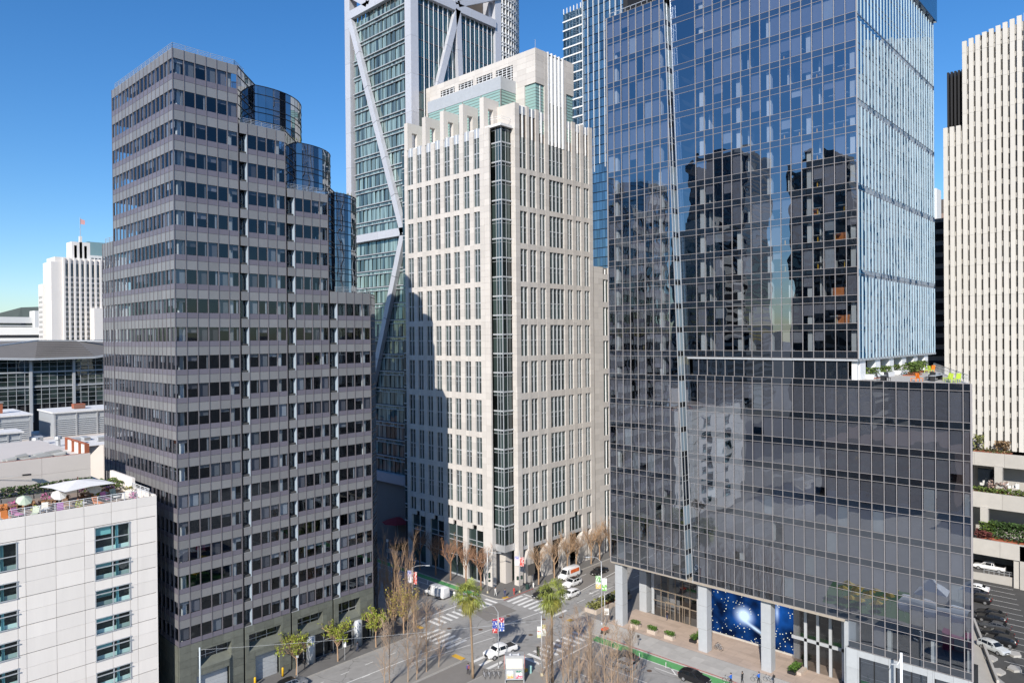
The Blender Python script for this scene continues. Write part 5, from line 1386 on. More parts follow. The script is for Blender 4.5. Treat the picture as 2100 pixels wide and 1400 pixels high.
# ================================================================== ground, roads, pavements
def round_poly(pts, r):
    """pts: list of (x, y, radius) -> rounded outline"""
    out = []
    n = len(pts)
    for i in range(n):
        p = Vector(pts[i][:2]); q = Vector(pts[i-1][:2]); s = Vector(pts[(i+1) % n][:2]); rr = pts[i][2]
        if rr == 0: out.append((p.x, p.y)); continue
        a = (q-p).normalized()*rr; b = (s-p).normalized()*rr
        for k in range(9):
            t = k/8; v = (p+a)*(1-t)**2+p*2*t*(1-t)+(p+b)*t*t; out.append((v.x, v.y))
    return out
def build_ground():
    g = MB(); S = 9000
    g.poly([(-S, -S, -.06), (S, -S, -.06), (S, S, -.06), (-S, S, -.06)])
    struct(g.build('ground', mat('city_ground', (.13, .125, .12), .95, nscale=.02, namp=.3), None))
    rd = MB(); rd.poly([(-60, -40, 0), (240, -40, 0), (240, 260, 0), (-60, 260, 0)])
    road = struct(rd.build('road', M_ASPH, None))
    def sidewalk(name, pts, mt, h=.14):
        o = round_poly(pts, 0)
        # kerb ring
        kb = MB(); kb.prism(o, -.02, h-.006); ko = struct(kb.build('kerb', M_KERB, None))
        c = Vector((sum(p[0] for p in o)/len(o), sum(p[1] for p in o)/len(o)))
        s = MB(); inner = []
        n = len(o)
        for i in range(n):
            p = Vector(o[i]); a = (p-Vector(o[i-1])); b = (Vector(o[(i+1) % n])-p)
            a = a.normalized() if a.length > 1e-6 else b.normalized(); b = b.normalized() if b.length > 1e-6 else a
            nn = (Vector((-a.y, a.x))+Vector((-b.y, b.x))).normalized(); inner.append(tuple(p+nn*.18))
        s.prism(inner, 0, h)
        return struct(s.build('pavement', mt, None))
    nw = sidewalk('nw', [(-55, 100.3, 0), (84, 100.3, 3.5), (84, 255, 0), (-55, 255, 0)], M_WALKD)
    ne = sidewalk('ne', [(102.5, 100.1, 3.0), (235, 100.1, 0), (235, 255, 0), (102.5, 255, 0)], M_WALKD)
    se = sidewalk('se', [(101.9, 84.8, 3.2), (101.9, -35, 0), (125, -35, 0), (127.3, 20.4, 0), (152.5, 28.2, 0), (152.5, 84.8, 0)], M_CONC)
    se['label'] = 'pavement'
    sw = sidewalk('sw', [(-55, -35, 0), (84.6, -35, 0), (84.6, 80.4, 3.5), (-55, 80.4, 0)], M_WALK)
    isl = sidewalk('island', [(-55, 86.5, 0), (80.2, 86.5, 1.5), (80.2, 90.2, 1.5), (-55, 91.5, 0)], M_WALK)
    del se['label']
    for o in (nw, ne, se, sw, isl): pass
    # paved forecourt of the tower
    tile = MB(); mt_ = mat('pink_paving', (.46, .36, .29), .75, namp=.3, nscale=.7, var=.06, stretch=(1, .18, 1))
    it = []
    for i in range(7):
        for j in range(22):
            x0, y0 = 107.7+i*1.3, 38.2+j*1.8
            if x0 > 116.6: continue
            it.append((1.27, 1.77, .02, mt_, (x0, y0, .142), 0.0, None))
    for q in it: put('paving_slab', box_mesh(q[0], q[1], q[2], mt_), se, q[4])
    b = MB(); b.box(107.6, 140, 36, 84, .12, .141); b.build('paving_bed', M_JOINT, se)
    c2 = M_CONC
    for i in range(3):
        for j in range(18):
            x0, y0 = 102.6+i*1.66, 42+j*1.9
            put('paving_slab', box_mesh(1.64, 1.88, .016, mat('pavement_slab', (.43, .41, .38), .88, namp=.18, nscale=.6, var=.09)), se, (x0, y0, .141))
    # markings: children of the road
    def bar(name, x0, x1, y0, y1, mt=M_PAINT, z=.004, rz=0.0):
        return put(name, box_mesh(x1-x0, y1-y0, .004, mt), road, (x0, y0, z), rz)
    def line(name, a, b, w=.14, mt=M_PAINT, z=.004):
        L = math.hypot(b[0]-a[0], b[1]-a[1]); rz = math.atan2(b[1]-a[1], b[0]-a[0])
        return put(name, box_mesh(L, w, .004, mt), road, (a[0], a[1], z), rz)
    for i in range(9): bar('crosswalk_bar', 103.2, 107.6, 87.3+i*1.45, 87.95+i*1.45)
    for i in range(11): bar('crosswalk_bar', 86.0+i*1.5, 86.65+i*1.5, 100.4, 103.6)
    for i in range(6): bar('crosswalk_bar', 80.6, 85.2, 91.8+i*1.4, 92.4+i*1.4)
    for i in range(10): bar('crosswalk_bar', 86.6+i*1.5, 87.25+i*1.5, 76.4, 80.4)
    for i in range(3): bar('crosswalk_bar', 80.0, 83.4, 81.2+i*1.75, 81.85+i*1.75)
    line('centre_line', (30, 95.6), (76, 93.6), .15); line('centre_line', (76, 93.55), (103, 90.7), .16); line('centre_line', (108.3, 90.9), (150, 95.5), .18)
    line('centre_line', (73, 92.1), (89.5, 89.1), .13)
    for i in range(8): line('lane_dash', (40+i*4.6, 97.2), (41.5+i*4.6, 97.2), .13)
    for i in range(7): line('lane_dash', (64.7+i*-5, 93.9), (66.2+i*-5, 93.9), .12)
    for i in range(5): line('lane_dash', (112+i*5, 88.4), (114.6+i*5, 88.4), .13)
    for i in range(4): line('lane_dash', (110+i*5, 97.6), (112+i*5, 97.6), .13)
    for (x, y) in ((118.5, 89.6), (118.5, 87.1)):
        a = MB(); a.poly([(x, y-.1, .006), (x+2.4, y-.1, .006), (x+2.4, y+.1, .006), (x, y+.1, .006)]); a.poly([(x-1.2, y, .006), (x, y-.42, .006), (x, y+.42, .006)]); ao = a.build('lane_arrow', M_PAINT, road)
    bar('bike_lane', 99.9, 101.75, 15, 76, M_GREEN); bar('bike_lane', 100.9, 102.35, 106.5, 175, M_GREEN)
    line('lane_edge_line', (99.85, 15), (99.85, 75.5), .16); line('lane_edge_line', (98.4, 15), (98.4, 62), .14); line('lane_edge_line', (100.8, 106.5), (100.8, 175), .14); line('lane_edge_line', (99.0, 106.5), (99.0, 175), .14)
    for i in range(9): line('buffer_stripe', (98.4, 18+i*5), (100.2, 20.2+i*5), .2)
    for i in range(9): line('buffer_stripe', (99.0, 109+i*5), (100.8, 111+i*5), .18)
    line('lane_edge_line', (93.2, 20), (93.2, 74), .13); line('lane_edge_line', (88.6, 20), (88.6, 74), .13)
    line('stop_line', (86.4, 74.9), (100, 74.9), .3); line('stop_line', (108.6, 91.4), (108.6, 99.6), .3); line('stop_line', (86, 105), (98.6, 105), .3)
    for (x0, y0, x1, y1) in ((95.5, 69.8, 98.2, 72.6), (95.4, 73.4, 98.3, 74.6)):
        line('road_marking', (x0, y0), (x1, y1), .1)
    for p, q in (((102, 74), (102, 40)), ((103, 100.0), (112, 100.0))): line('red_kerb_line', p, q, .16, M_RED, .145)
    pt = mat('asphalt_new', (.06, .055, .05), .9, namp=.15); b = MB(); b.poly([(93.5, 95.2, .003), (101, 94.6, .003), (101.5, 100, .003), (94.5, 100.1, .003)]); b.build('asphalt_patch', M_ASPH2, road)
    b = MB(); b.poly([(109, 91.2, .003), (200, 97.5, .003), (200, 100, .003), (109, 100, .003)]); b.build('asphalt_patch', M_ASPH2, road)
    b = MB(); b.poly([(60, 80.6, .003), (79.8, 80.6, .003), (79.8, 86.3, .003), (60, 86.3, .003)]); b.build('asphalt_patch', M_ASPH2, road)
    ds = MB(); ds.lathe([(.42, 0), (.42, .006)], 18); dm = ds.mesh('manhole_cover', mat('rust_iron', (.13, .085, .06), .7))
    for (x, y) in ((98, 94.1), (90, 93.4), (101.3, 88), (94.4, 85.1), (104.2, 86.2), (86.5, 98), (96.8, 62)): put('manhole_cover', dm, road, (x, y, .001))
    ty = mat('tactile_yellow', (.62, .36, .04), .8, namp=.2, nscale=3)
    for (x, y, w, h, par) in ((79.0, 86.7, 1.0, 2.4, isl), (82.6, 76.0, 1.5, 1.2, sw), (103.6, 100.5, 1.4, .8, ne), (103.4, 83.3, 1.2, 1.0, se), (82.6, 101.4, .8, 1.6, nw)):
        put('tactile_pad', box_mesh(w, h, .012, ty), par, (x, y, .141))
    # plaza to the left of the camera, mirrored in the glass podium
    pl = MB(); pl.box(38, 78, 8, 60, .1, .15); struct(pl.build('plaza', M_WALK, None))
    gr = MB(); gr.prism([(56, 40), (70, 37), (72, 52), (58, 55)], .15, .17); struct(gr.build('lawn', mat('lawn_green', (.04, .13, .02), .9, namp=.3, nscale=3), None))
    cp = MB(); cp.poly([(150, 5, .004), (182, 5, .004), (182, 62, .004), (127, 18, .004), (127, 5, .004)])
    cpo = struct(cp.build('car_park', mat('car_park_asphalt', (.075, .073, .07), .9, namp=.3, nscale=.6), None))
    for i in range(16): x = 135+i*3.05; put('bay_line', box_mesh(.1, 5.2, .004, M_PAINT), cpo, (x, 15.5+i*.75, .006))
    kb = MB(); kb.bar((127.5, 20.6, .5), (152.5, 28.3, .5), .35, 1.0); o = kb.build('low_wall', M_CONC, None); tag(o, 'low curved concrete wall edging the car park beside the glass tower', 'wall')
    # concrete pentagon slabs in the car park
    for i, (x, y, r_) in enumerate(((137.4, 23.2, 0), (141.8, 20.6, .7), (135.6, 19.7, 2), (132.7, 21.4, 1.2))):
        b = MB(); b.prism([(x+1.25*math.cos(r_+k*1.2566), y+1.0*math.sin(r_+k*1.2566)) for k in range(5)], 0, .35)
        o = b.build('concrete_block', M_CONC, None); tag(o, ['five sided concrete block beside the low wall, behind the silver car', 'five sided concrete block right of the pale silver car', 'five sided concrete block lowest in the car park', 'five sided concrete block at the frame corner twigs'][i], 'block', 'five sided blocks near the pale silver car')
    return road
# ================================================================== vehicles
M_RUB = mat('tyre_rubber', (.02, .02, .02), .9); M_RIM = mat('wheel_rim', (.45, .45, .46), .35, metal=.7)
G_CAR = glass('car_glass', None, (.85, .9, .95), ior=1.7, opaque=(.012, .014, .016))
M_HEAD = mat('headlight', (.75, .75, .72), .2); M_TAIL = mat('taillight', (.4, .02, .02), .3)
def paint(name, col, metal=.0, rough=.28):
    return mat('paint_'+name, col, rough, metal=metal, var=0, namp=.02, spec=.6)
CARS = {
 'sedan': dict(L=4.75, W=1.84, prof=[(-2.38, .45, .72, .0), (-2.3, .28, .95, 0), (-1.75, .25, 1.0, 0), (-1.1, .24, 1.02, 1.36), (-.3, .24, .98, 1.45), (.35, .24, .96, 1.41), (1.05, .24, .93, 0), (1.7, .24, .84, 0), (2.25, .26, .68, 0), (2.38, .4, .58, 0)], wx=(-1.42, 1.4), wr=.33),
 'suv': dict(L=4.75, W=1.92, prof=[(-2.35, .5, .9, 0), (-2.28, .35, 1.12, 0), (-2.1, .3, 1.14, 1.5), (-1.5, .3, 1.13, 1.68), (-.4, .3, 1.1, 1.73), (.3, .3, 1.08, 1.66), (1.05, .3, 1.06, 0), (1.8, .3, 1.0, 0), (2.25, .32, .84, 0), (2.36, .45, .7, 0)], wx=(-1.4, 1.42), wr=.37),
 'hatch': dict(L=4.1, W=1.72, prof=[(-2.05, .45, .85, 0), (-1.98, .32, 1.02, 0), (-1.8, .28, 1.04, 1.4), (-1.2, .26, 1.03, 1.54), (-.2, .26, 1.0, 1.55), (.4, .26, .98, 1.48), (1.05, .26, .96, 0), (1.6, .26, .86, 0), (1.98, .3, .7, 0), (2.06, .42, .6, 0)], wx=(-1.25, 1.27), wr=.32),
 'pickup': dict(L=5.9, W=2.02, prof=[(-2.95, .6, 1.2, 0), (-2.9, .5, 1.26, 0), (-.95, .48, 1.26, 0), (-.9, .45, 1.26, 1.8), (-.5, .45, 1.25, 1.95), (.7, .45, 1.24, 1.93), (1.0, .45, 1.22, 1.8), (1.55, .45, 1.2, 0), (2.5, .45, 1.12, 0), (2.9, .5, .98, 0), (2.95, .6, .85, 0)], wx=(-1.85, 1.9), wr=.41),
 'van': dict(L=5.6, W=2.02, prof=[(-2.8, .5, 1.2, 0), (-2.75, .4, 1.3, 2.3), (-2.5, .38, 1.3, 2.42), (1.0, .38, 1.28, 2.42), (1.4, .38, 1.25, 2.25), (2.0, .38, 1.18, 0), (2.55, .4, 1.0, 0), (2.8, .5, .8, 0)], wx=(-1.75, 1.75), wr=.36),
}
def make_car(kind, mt, label, loc, rz, roof=None, cat='car', group=None, bed=False, panel=None):
    D = CARS[kind]; W = D['W']/2; prof = D['prof']
    T = thing({'pickup': 'pickup_truck', 'van': 'delivery_van'}.get(kind, 'parked_car'), label, cat, loc, rz, group)
    b = MB()
    rings = []
    n = len(prof)
    for i, (x, zb, zs, zr) in enumerate(prof):
        e = 1.0-.10*(i in (0, n-1))-.03*(i in (1, n-2))
        w = W*e; wt = W*.76 if zr else w*.9
        top = zr if zr else zs+.03
        pts = [(x, -w*.9, zb), (x, -w, zb+.16), (x, -w, (zb+zs)/2+.05), (x, -w*.965, zs), (x, -wt if zr else -w*.88, top-(.06 if zr else .0)), (x, -wt*.5 if zr else -w*.45, top), (x, wt*.5 if zr else w*.45, top), (x, wt if zr else w*.88, top-(.06 if zr else 0)), (x, w*.965, zs), (x, w, (zb+zs)/2+.05), (x, w, zb+.16), (x, w*.9, zb)]
        rings.append(len(b.v)); b.v += pts
    k = 12
    im = b.m(mt); ir = b.m(roof or mt)
    for i in range(n-1):
        A, B = rings[i], rings[i+1]
        for j in range(k):
            j2 = (j+1) % k
            b.f.append([A+j, B+j, B+j2, A+j2]); b.mi.append(ir if (j in (4, 5, 6) and prof[i][3] and prof[i+1][3]) else im)
    b.f.append([rings[0]+j for j in range(k)]); b.mi.append(im); b.f.append([rings[-1]+j for j in reversed(range(k))]); b.mi.append(im)
    body = b.build('body', None, T, (0, 0, 0), smooth=False)
    me = body.data; me.polygons.foreach_set('use_smooth', [True]*len(me.polygons))
    md = body.modifiers.new('edge', 'EDGE_SPLIT'); md.split_angle = R(32)
    # glass: sides, windscreen, rear
    roofst = [i for i, p in enumerate(prof) if p[3]]
    f0, f1 = roofst[0], roofst[-1]
    def P(i): return prof[i]
    for s in (-1, 1):
        g = MB()
        a0, a1 = f0, (f1 if kind != 'van' else f1)
        if kind == 'van': a0 = f1-1
        st = list(range(a0, a1+1))
        for i, j in zip(st[:-1], st[1:]):
            (x0, _, s0, r0_), (x1, _, s1, r1_) = prof[i], prof[j]
            y0b, y0t = W*.975, W*.785
            m0, m1 = (.06 if i == a0 else .05), (.06 if j == a1 else .05)
            pts = [(x0+m0, s*(y0b+.012), s0+.06), (x1-m1, s*(y0b+.012), s1+.06), (x1-m1, s*(y0t+.022), r1_-.13), (x0+m0, s*(y0t+.022), r0_-.13)]
            g.poly(pts if s < 0 else pts[::-1])
        # quarter glass toward the bonnet
        (x0, _, s0, r0_) = prof[f1]; (x1, _, s1, _2) = prof[f1+1]
        pts = [(x0, s*(W*.975+.012), s0+.06), (x0+(x1-x0)*.7, s*(W*.96+.012), s0+.06), (x0, s*(W*.785+.022), r0_-.15)]
        g.poly(pts if s < 0 else pts[::-1])
        if kind in ('sedan',):
            (x0, _, s0, r0_) = prof[f0]; (x1, _, s1, _2) = prof[f0-1]
            pts = [(x0, s*(W*.975+.012), s0+.06), (x0, s*(W*.785+.022), r0_-.15), (x0+(x1-x0)*.6, s*(W*.96+.012), s0+.06)]
            g.poly(pts if s < 0 else pts[::-1])
        g.build('side_window', G_CAR, T, (0, 0, 0))
    def screen(i, j, nm):
        (x0, _, s0, r0_), (x1, _, s1, r1_) = prof[i], prof[j]
        top, low = (x0, r0_), (x1, s1+.03)
        d = 1 if x1 > x0 else -1
        g = MB()
        A = Vector((top[0], 0, top[1])); B = Vector((low[0], 0, low[1])); nrm = Vector((d*abs(A.z-B.z), 0, abs(B.x-A.x)+1e-3)).normalized()*.02
        p0 = A+(B-A)*.1+nrm; p1 = A+(B-A)*.88+nrm
        pts = [(p0.x, -W*.66, p0.z-.02), (p0.x, W*.66, p0.z-.02), (p1.x, W*.82, p1.z), (p1.x, -W*.82, p1.z)]
        g.poly(pts if d > 0 else pts[::-1]); g.build(nm, G_CAR, T, (0, 0, 0))
    screen(f1, f1+1, 'windscreen')
    if kind not in ('van',): screen(f0, f0-1, 'rear_window')
    wm = None
    for x in D['wx']:
        for s in (-1, 1):
            wb = MB(); r = D['wr']
            wb.tube([(0, -.11, 0), (0, .11, 0)], r, 18)
            w = wb.build('wheel', M_RUB, T, (x, s*(W-.1), r))
            rb = MB(); rb.tube([(0, s*.1, 0), (0, s*.125, 0)], r*.64, 14); q = rb.build('rim', M_RIM, w, (0, 0, 0))
    zf, zb_ = prof[-2][2]-.1, prof[1][2]-.14
    for s in (-1, 1):
        h = MB(); h.obox((D['L']/2-.1, s*W*.68, zf), (.07, 0, 0), (0, W*.2, 0), (0, 0, .07)); h.build('headlight', M_HEAD, T, (0, 0, 0))
        h = MB(); h.obox((-D['L']/2+.06, s*W*.76, zb_), (.05, 0, 0), (0, W*.15, 0), (0, 0, .1)); h.build('taillight', M_TAIL, T, (0, 0, 0))
        h = MB(); h.obox((prof[f1+1][0]-.35, s*(W+.1), prof[f1][2]+.1), (.08, 0, 0), (0, .09, 0), (0, 0, .07)); h.build('mirror', mt, T, (0, 0, 0))
    h = MB(); h.box(D['L']/2-.06, D['L']/2+.01, -W*.5, W*.5, .5, .66 if kind != 'pickup' else .9); h.build('grille', M_BLK, T, (0, 0, 0))
    h = MB(); h.box(D['L']/2, D['L']/2+.02, -.18, .18, .42, .54); h.build('number_plate', M_WHT, T, (0, 0, 0))
    if kind == 'pickup':
        h = MB(); h.box(-2.75, -1.05, -W*.78, W*.78, 1.27, 1.31); h.build('load_bed', M_BLK, T, (0, 0, 0))
    if panel:
        for s in (-1, 1):
            h = MB(); h.box(-2.3, .6, s*W*.99-.012 if s < 0 else W*.93, s*W*.93 if s < 0 else W*.99+.012, 1.35, 2.1); h.build('side_graphic', panel, T, (0, 0, 0))
    return T
def build_cars():
    WH = paint('white', (.78, .78, .78)); BK = paint('black', (.012, .012, .014)); SI = paint('silver', (.42, .43, .45), .6); GY = paint('graphite', (.10, .105, .115), .5); DB = paint('dark_blue', (.015, .02, .035))
    pi = math.pi
    make_car('pickup', WH, 'white pickup truck turning over the crosswalk by the kiosk', (84.9, 83.4, .005), pi-.16, cat='pickup truck')
    make_car('van', WH, 'plain white delivery van on the street beside the stone tower', (95.6, 112.0, .005), pi/2+.05, cat='van')
    make_car('suv', BK, 'black car with white number plate waiting behind the palm', (109.9, 95.8, .005), pi)
    make_car('suv', WH, 'white car with black roof driving right of the palm', (118.9, 95.2, .005), pi+.03, roof=BK)
    make_car('van', WH, 'white van with red and orange side parked by the colonnade', (122.4, 98.8, .005), pi, cat='van', panel=mat('orange_red_print', (.6, .12, .03), .6, nscale=1.5, namp=.9))
    make_car('sedan', BK, 'black sedan on the street below the green banner', (129.2, 95.7, .005), pi)
    make_car('hatch', WH, 'white hatchback half hidden behind the palm crown', (113.6, 91.4, .005), pi)
    make_car('hatch', SI, 'silver hatchback beside the bare trees and bike lane', (94.9, 65.7, .005), pi/2)
    make_car('sedan', GY, 'dark grey sedan beside the green bike lane', (97.4, 67.2, .005), pi/2)
    make_car('suv', BK, 'black car at the lower frame edge beside the green lane', (98.3, 54.9, .005), -pi/2+.02)
    make_car('suv', SI, 'silver car with black sunroof parked under the leafing tree', (55.4, 99.0, .005), 0, roof=BK)
    names = [('sedan', WH, 'white sedan, farthest of the row in the car park'), ('sedan', DB, 'dark blue sedan second in the car park row'), ('suv', BK, 'black car with bright wheel third in the car park row'),
             ('sedan', BK, 'black sedan in the middle of the car park row'), ('suv', BK, 'black car with red rear light in the car park row'), ('sedan', GY, 'graphite sedan in the car park row'), ('sedan', BK, 'black sedan beside the graphite one in the car park'), ('suv', BK, 'black car nearest the white car in the car park')]
    ps = [(172.3, 31.6), (169.1, 31.3), (165.2, 30.0), (158.4, 26.6), (155.3, 26.0), (152.0, 24.9), (148.6, 24.0), (145.2, 23.0)]
    for (k, p, l), (x, y) in zip(names, ps): make_car(k, p, l, (x, y, .008), pi/2, group='cars in the car park row')
    make_car('suv', paint('pale_silver', (.6, .62, .63), .3), 'pale silver car facing out at the end of the car park row', (141.2, 23.4, .008), -pi/2-.5)
    make_car('pickup', WH, 'white pickup truck parked inside the concrete parking terrace', (183.2, 31.0, 1.62), pi/2, cat='pickup truck')
# ================================================================== people
def make_person(label, loc, rz, top, legs, hair=(.03, .02, .015), skin=(.5, .32, .23), stride=.0, arms='down', bag=None, helmet=None):
    P = thing('person', label, 'person', loc, rz)
    s = stride
    V = [(0, 0, .95), (0, 0, 1.18), (.01, 0, 1.42), (.02, 0, 1.52), (.03, 0, 1.66), (.02, 0, 1.76),
         (0, .09, .92), (s*.5+.03, .1, .5), (s, .1, .08), (s+.16, .11, .03),
         (0, -.09, .92), (-s*.35+.05, -.1, .5), (-s, -.1, .08), (-s+.16, -.11, .03),
         (0, .2, 1.42), (-s*.5-.02, .25, 1.13), (-s*.8+.06, .25, .86), (0, -.2, 1.42), (s*.5-.02, -.25, 1.13), (s*.8+.06, -.25, .86)]
    if arms == 'forward':
        for i, sg in ((15, 1), (18, -1)): V[i] = (.12, .23*sg, 1.15); V[i+1] = (.38, .2*sg, 1.1)
    E_ = [(0, 1), (1, 2), (2, 3), (3, 4), (4, 5), (0, 6), (6, 7), (7, 8), (8, 9), (0, 10), (10, 11), (11, 12), (12, 13), (2, 14), (14, 15), (15, 16), (2, 17), (17, 18), (18, 19)]
    rad = [.145, .13, .145, .06, .1, .075, .095, .065, .045, .04, .095, .065, .045, .04, .065, .048, .04, .065, .048, .04]
    me = bpy.data.meshes.new('body'); me.from_pydata(V, E_, []); me.update()
    o = bpy.data.objects.new('tmp', me); COL.objects.link(o)
    sk = o.modifiers.new('s', 'SKIN')
    for i, d in enumerate(me.skin_vertices[0].data): d.radius = (rad[i], rad[i]*(1.25 if i < 3 else 1)); d.use_root = (i == 0)
    o.modifiers.new('d', 'SUBSURF').levels = 1
    dg = bpy.context.evaluated_depsgraph_get(); dg.update()
    m2 = bpy.data.meshes.new_from_object(o.evaluated_get(dg))
    bpy.data.objects.remove(o)
    tn = mat('cloth_%.2f_%.2f_%.2f' % top, top, .9, var=0); ln = mat('cloth_%.2f_%.2f_%.2f' % legs, legs, .9, var=0); sn = mat('skin_%.2f' % skin[0], skin, .6, var=0)
    sh = mat('shoe_black', (.02, .02, .02), .7)
    m2.materials.clear()
    for q in (tn, ln, sn, sh): m2.materials.append(q)
    for p in m2.polygons:
        c = p.center; p.use_smooth = True
        if c.z > 1.51: p.material_index = 2
        elif abs(c.y) > .19 and c.z < .93: p.material_index = 2
        elif c.z < .09: p.material_index = 3
        elif c.z < .95: p.material_index = 1
        else: p.material_index = 0
    b = bpy.data.objects.new('body', m2); COL.objects.link(b); b.parent = P
    h = MB(); h.lathe([(.1, 1.64), (.112, 1.7), (.1, 1.78), (.05, 1.83)], 10, None, (-.005, 0, 0)); h.build('helmet' if helmet else 'hair', mat('hair_%.2f_%.2f' % hair[:2], helmet or hair, .7), P, (0, 0, 0), smooth=True)
    if bag:
        g = MB(); g.obox((-.2, 0, 1.25), (.09, 0, 0), (0, .15, 0), (0, 0, .22)); g.build('backpack', mat('bag_%.2f' % bag[0], bag, .8), P, (0, 0, 0))
    return P
def build_people():
    z = .145
    make_person('person in black walking with a bag under the leafing tree', (59.9, 102.9, z), .2, (.02, .02, .022), (.02, .02, .025), stride=.28, bag=(.03, .03, .03))
    make_person('person in a grey coat standing near the mottled column', (69.3, 101.9, z), 1.6, (.12, .12, .14), (.05, .06, .1), stride=.1)
    make_person('person in a blue jacket walking by the palm trunk', (76.6, 82.4, .004), 1.2, (.03, .06, .32), (.02, .02, .03), stride=.2, bag=(.3, .1, .1))
    make_person('person in dark green walking beside the kiosk', (82.0, 76.9, z), .9, (.02, .07, .07), (.02, .02, .022), stride=.32)
    make_person('person in white crossing at the stone tower corner', (103.6, 103.0, z), -1.6, (.72, .7, .68), (.6, .6, .58), stride=.25, hair=(.1, .03, .02))
    make_person('person in dark blue on the yellow kerb ramp', (104.3, 101.0, z), -2.0, (.05, .06, .12), (.06, .07, .14), stride=.12)
    make_person('person in black by the lobby doors', (116.1, 70.4, z+.02), 2.9, (.02, .02, .03), (.05, .06, .12), stride=.12)
    # riders on standing scooters at the frame edge
    for i, (x, y, lab) in enumerate(((101.3, 50.4, 'person in a blue jacket on the green bike lane'), (104.2, 47.3, 'person in a blue jacket on the pale pavement'))):
        make_person(lab, (x, y, .005 if i == 0 else z), 1.4, (.02, .12, .5), (.02, .02, .022), stride=.14, arms='forward', helmet=((.7, .7, .72) if i == 0 else (.02, .12, .5)))
    make_person('person in a black coat between the two blue jackets', (102.6, 49.2, z), 1.4, (.02, .02, .022), (.02, .02, .02), stride=.1)
    make_person('person with a backpack entering the narrow side street shade', (100.2, 131.5, .005), 1.2, (.3, .3, .32), (.05, .05, .06), stride=.2)
# ================================================================== trees
M_BARK = mat('bare_bark', (.34, .245, .17), .9, namp=.3, nscale=3, var=.1)
M_BARKR = mat('reddish_bark', (.27, .15, .09), .9, namp=.3, nscale=3, var=.1)
M_BARKP = mat('pale_bark', (.36, .24, .15), .9, namp=.25, nscale=3, var=.1)
M_LEAFY = mat('spring_leaf', (.24, .28, .03), .7, var=.4)
M_PALM = mat('palm_leaf', (.20, .23, .045), .55, var=.4)
M_PALMD = mat('dead_palm_leaf', (.26, .17, .06), .8, var=.35)
def branch(b, tw, p, d, L, r, depth, spread, up, rng, leaf=None, twigs=True):
    n = 4; pts = [p]; q = p.copy(); dd = d.copy()
    for i in range(n):
        dd = (dd+Vector((rng.uniform(-1, 1), rng.uniform(-1, 1), rng.uniform(-.4, .8)))*.13+Vector((0, 0, up))).normalized()
        q = q+dd*(L/n); pts.append(q.copy())
    rr = [r*(1-.55*i/n) for i in range(n+1)]
    (b if depth > 0 else tw).tube(pts, rr, 5 if r > .05 else 3, None, cap=False)
    if depth <= 0:
        if leaf is not None: leaf.append((pts[-1], dd)); leaf.append((pts[2], dd))
        return
    k = rng.choice((3, 4, 4, 5)) if depth > 1 else rng.choice((4, 5, 6))
    for i in range(k):
        f = rng.uniform(.3, 1.0); j = min(n-1, int(f*n)); base = pts[j]+(pts[j+1]-pts[j])*(f*n-j)
        a = rng.uniform(0, 6.283); side = Vector((math.cos(a), math.sin(a), 0)); side = (side-dd*side.dot(dd)).normalized()
        nd = (dd*(1-spread)+side*spread).normalized()
        branch(b, tw, base, nd, L*rng.uniform(.45, .72), max(.011, r*.55), depth-1, spread, up, rng, leaf)
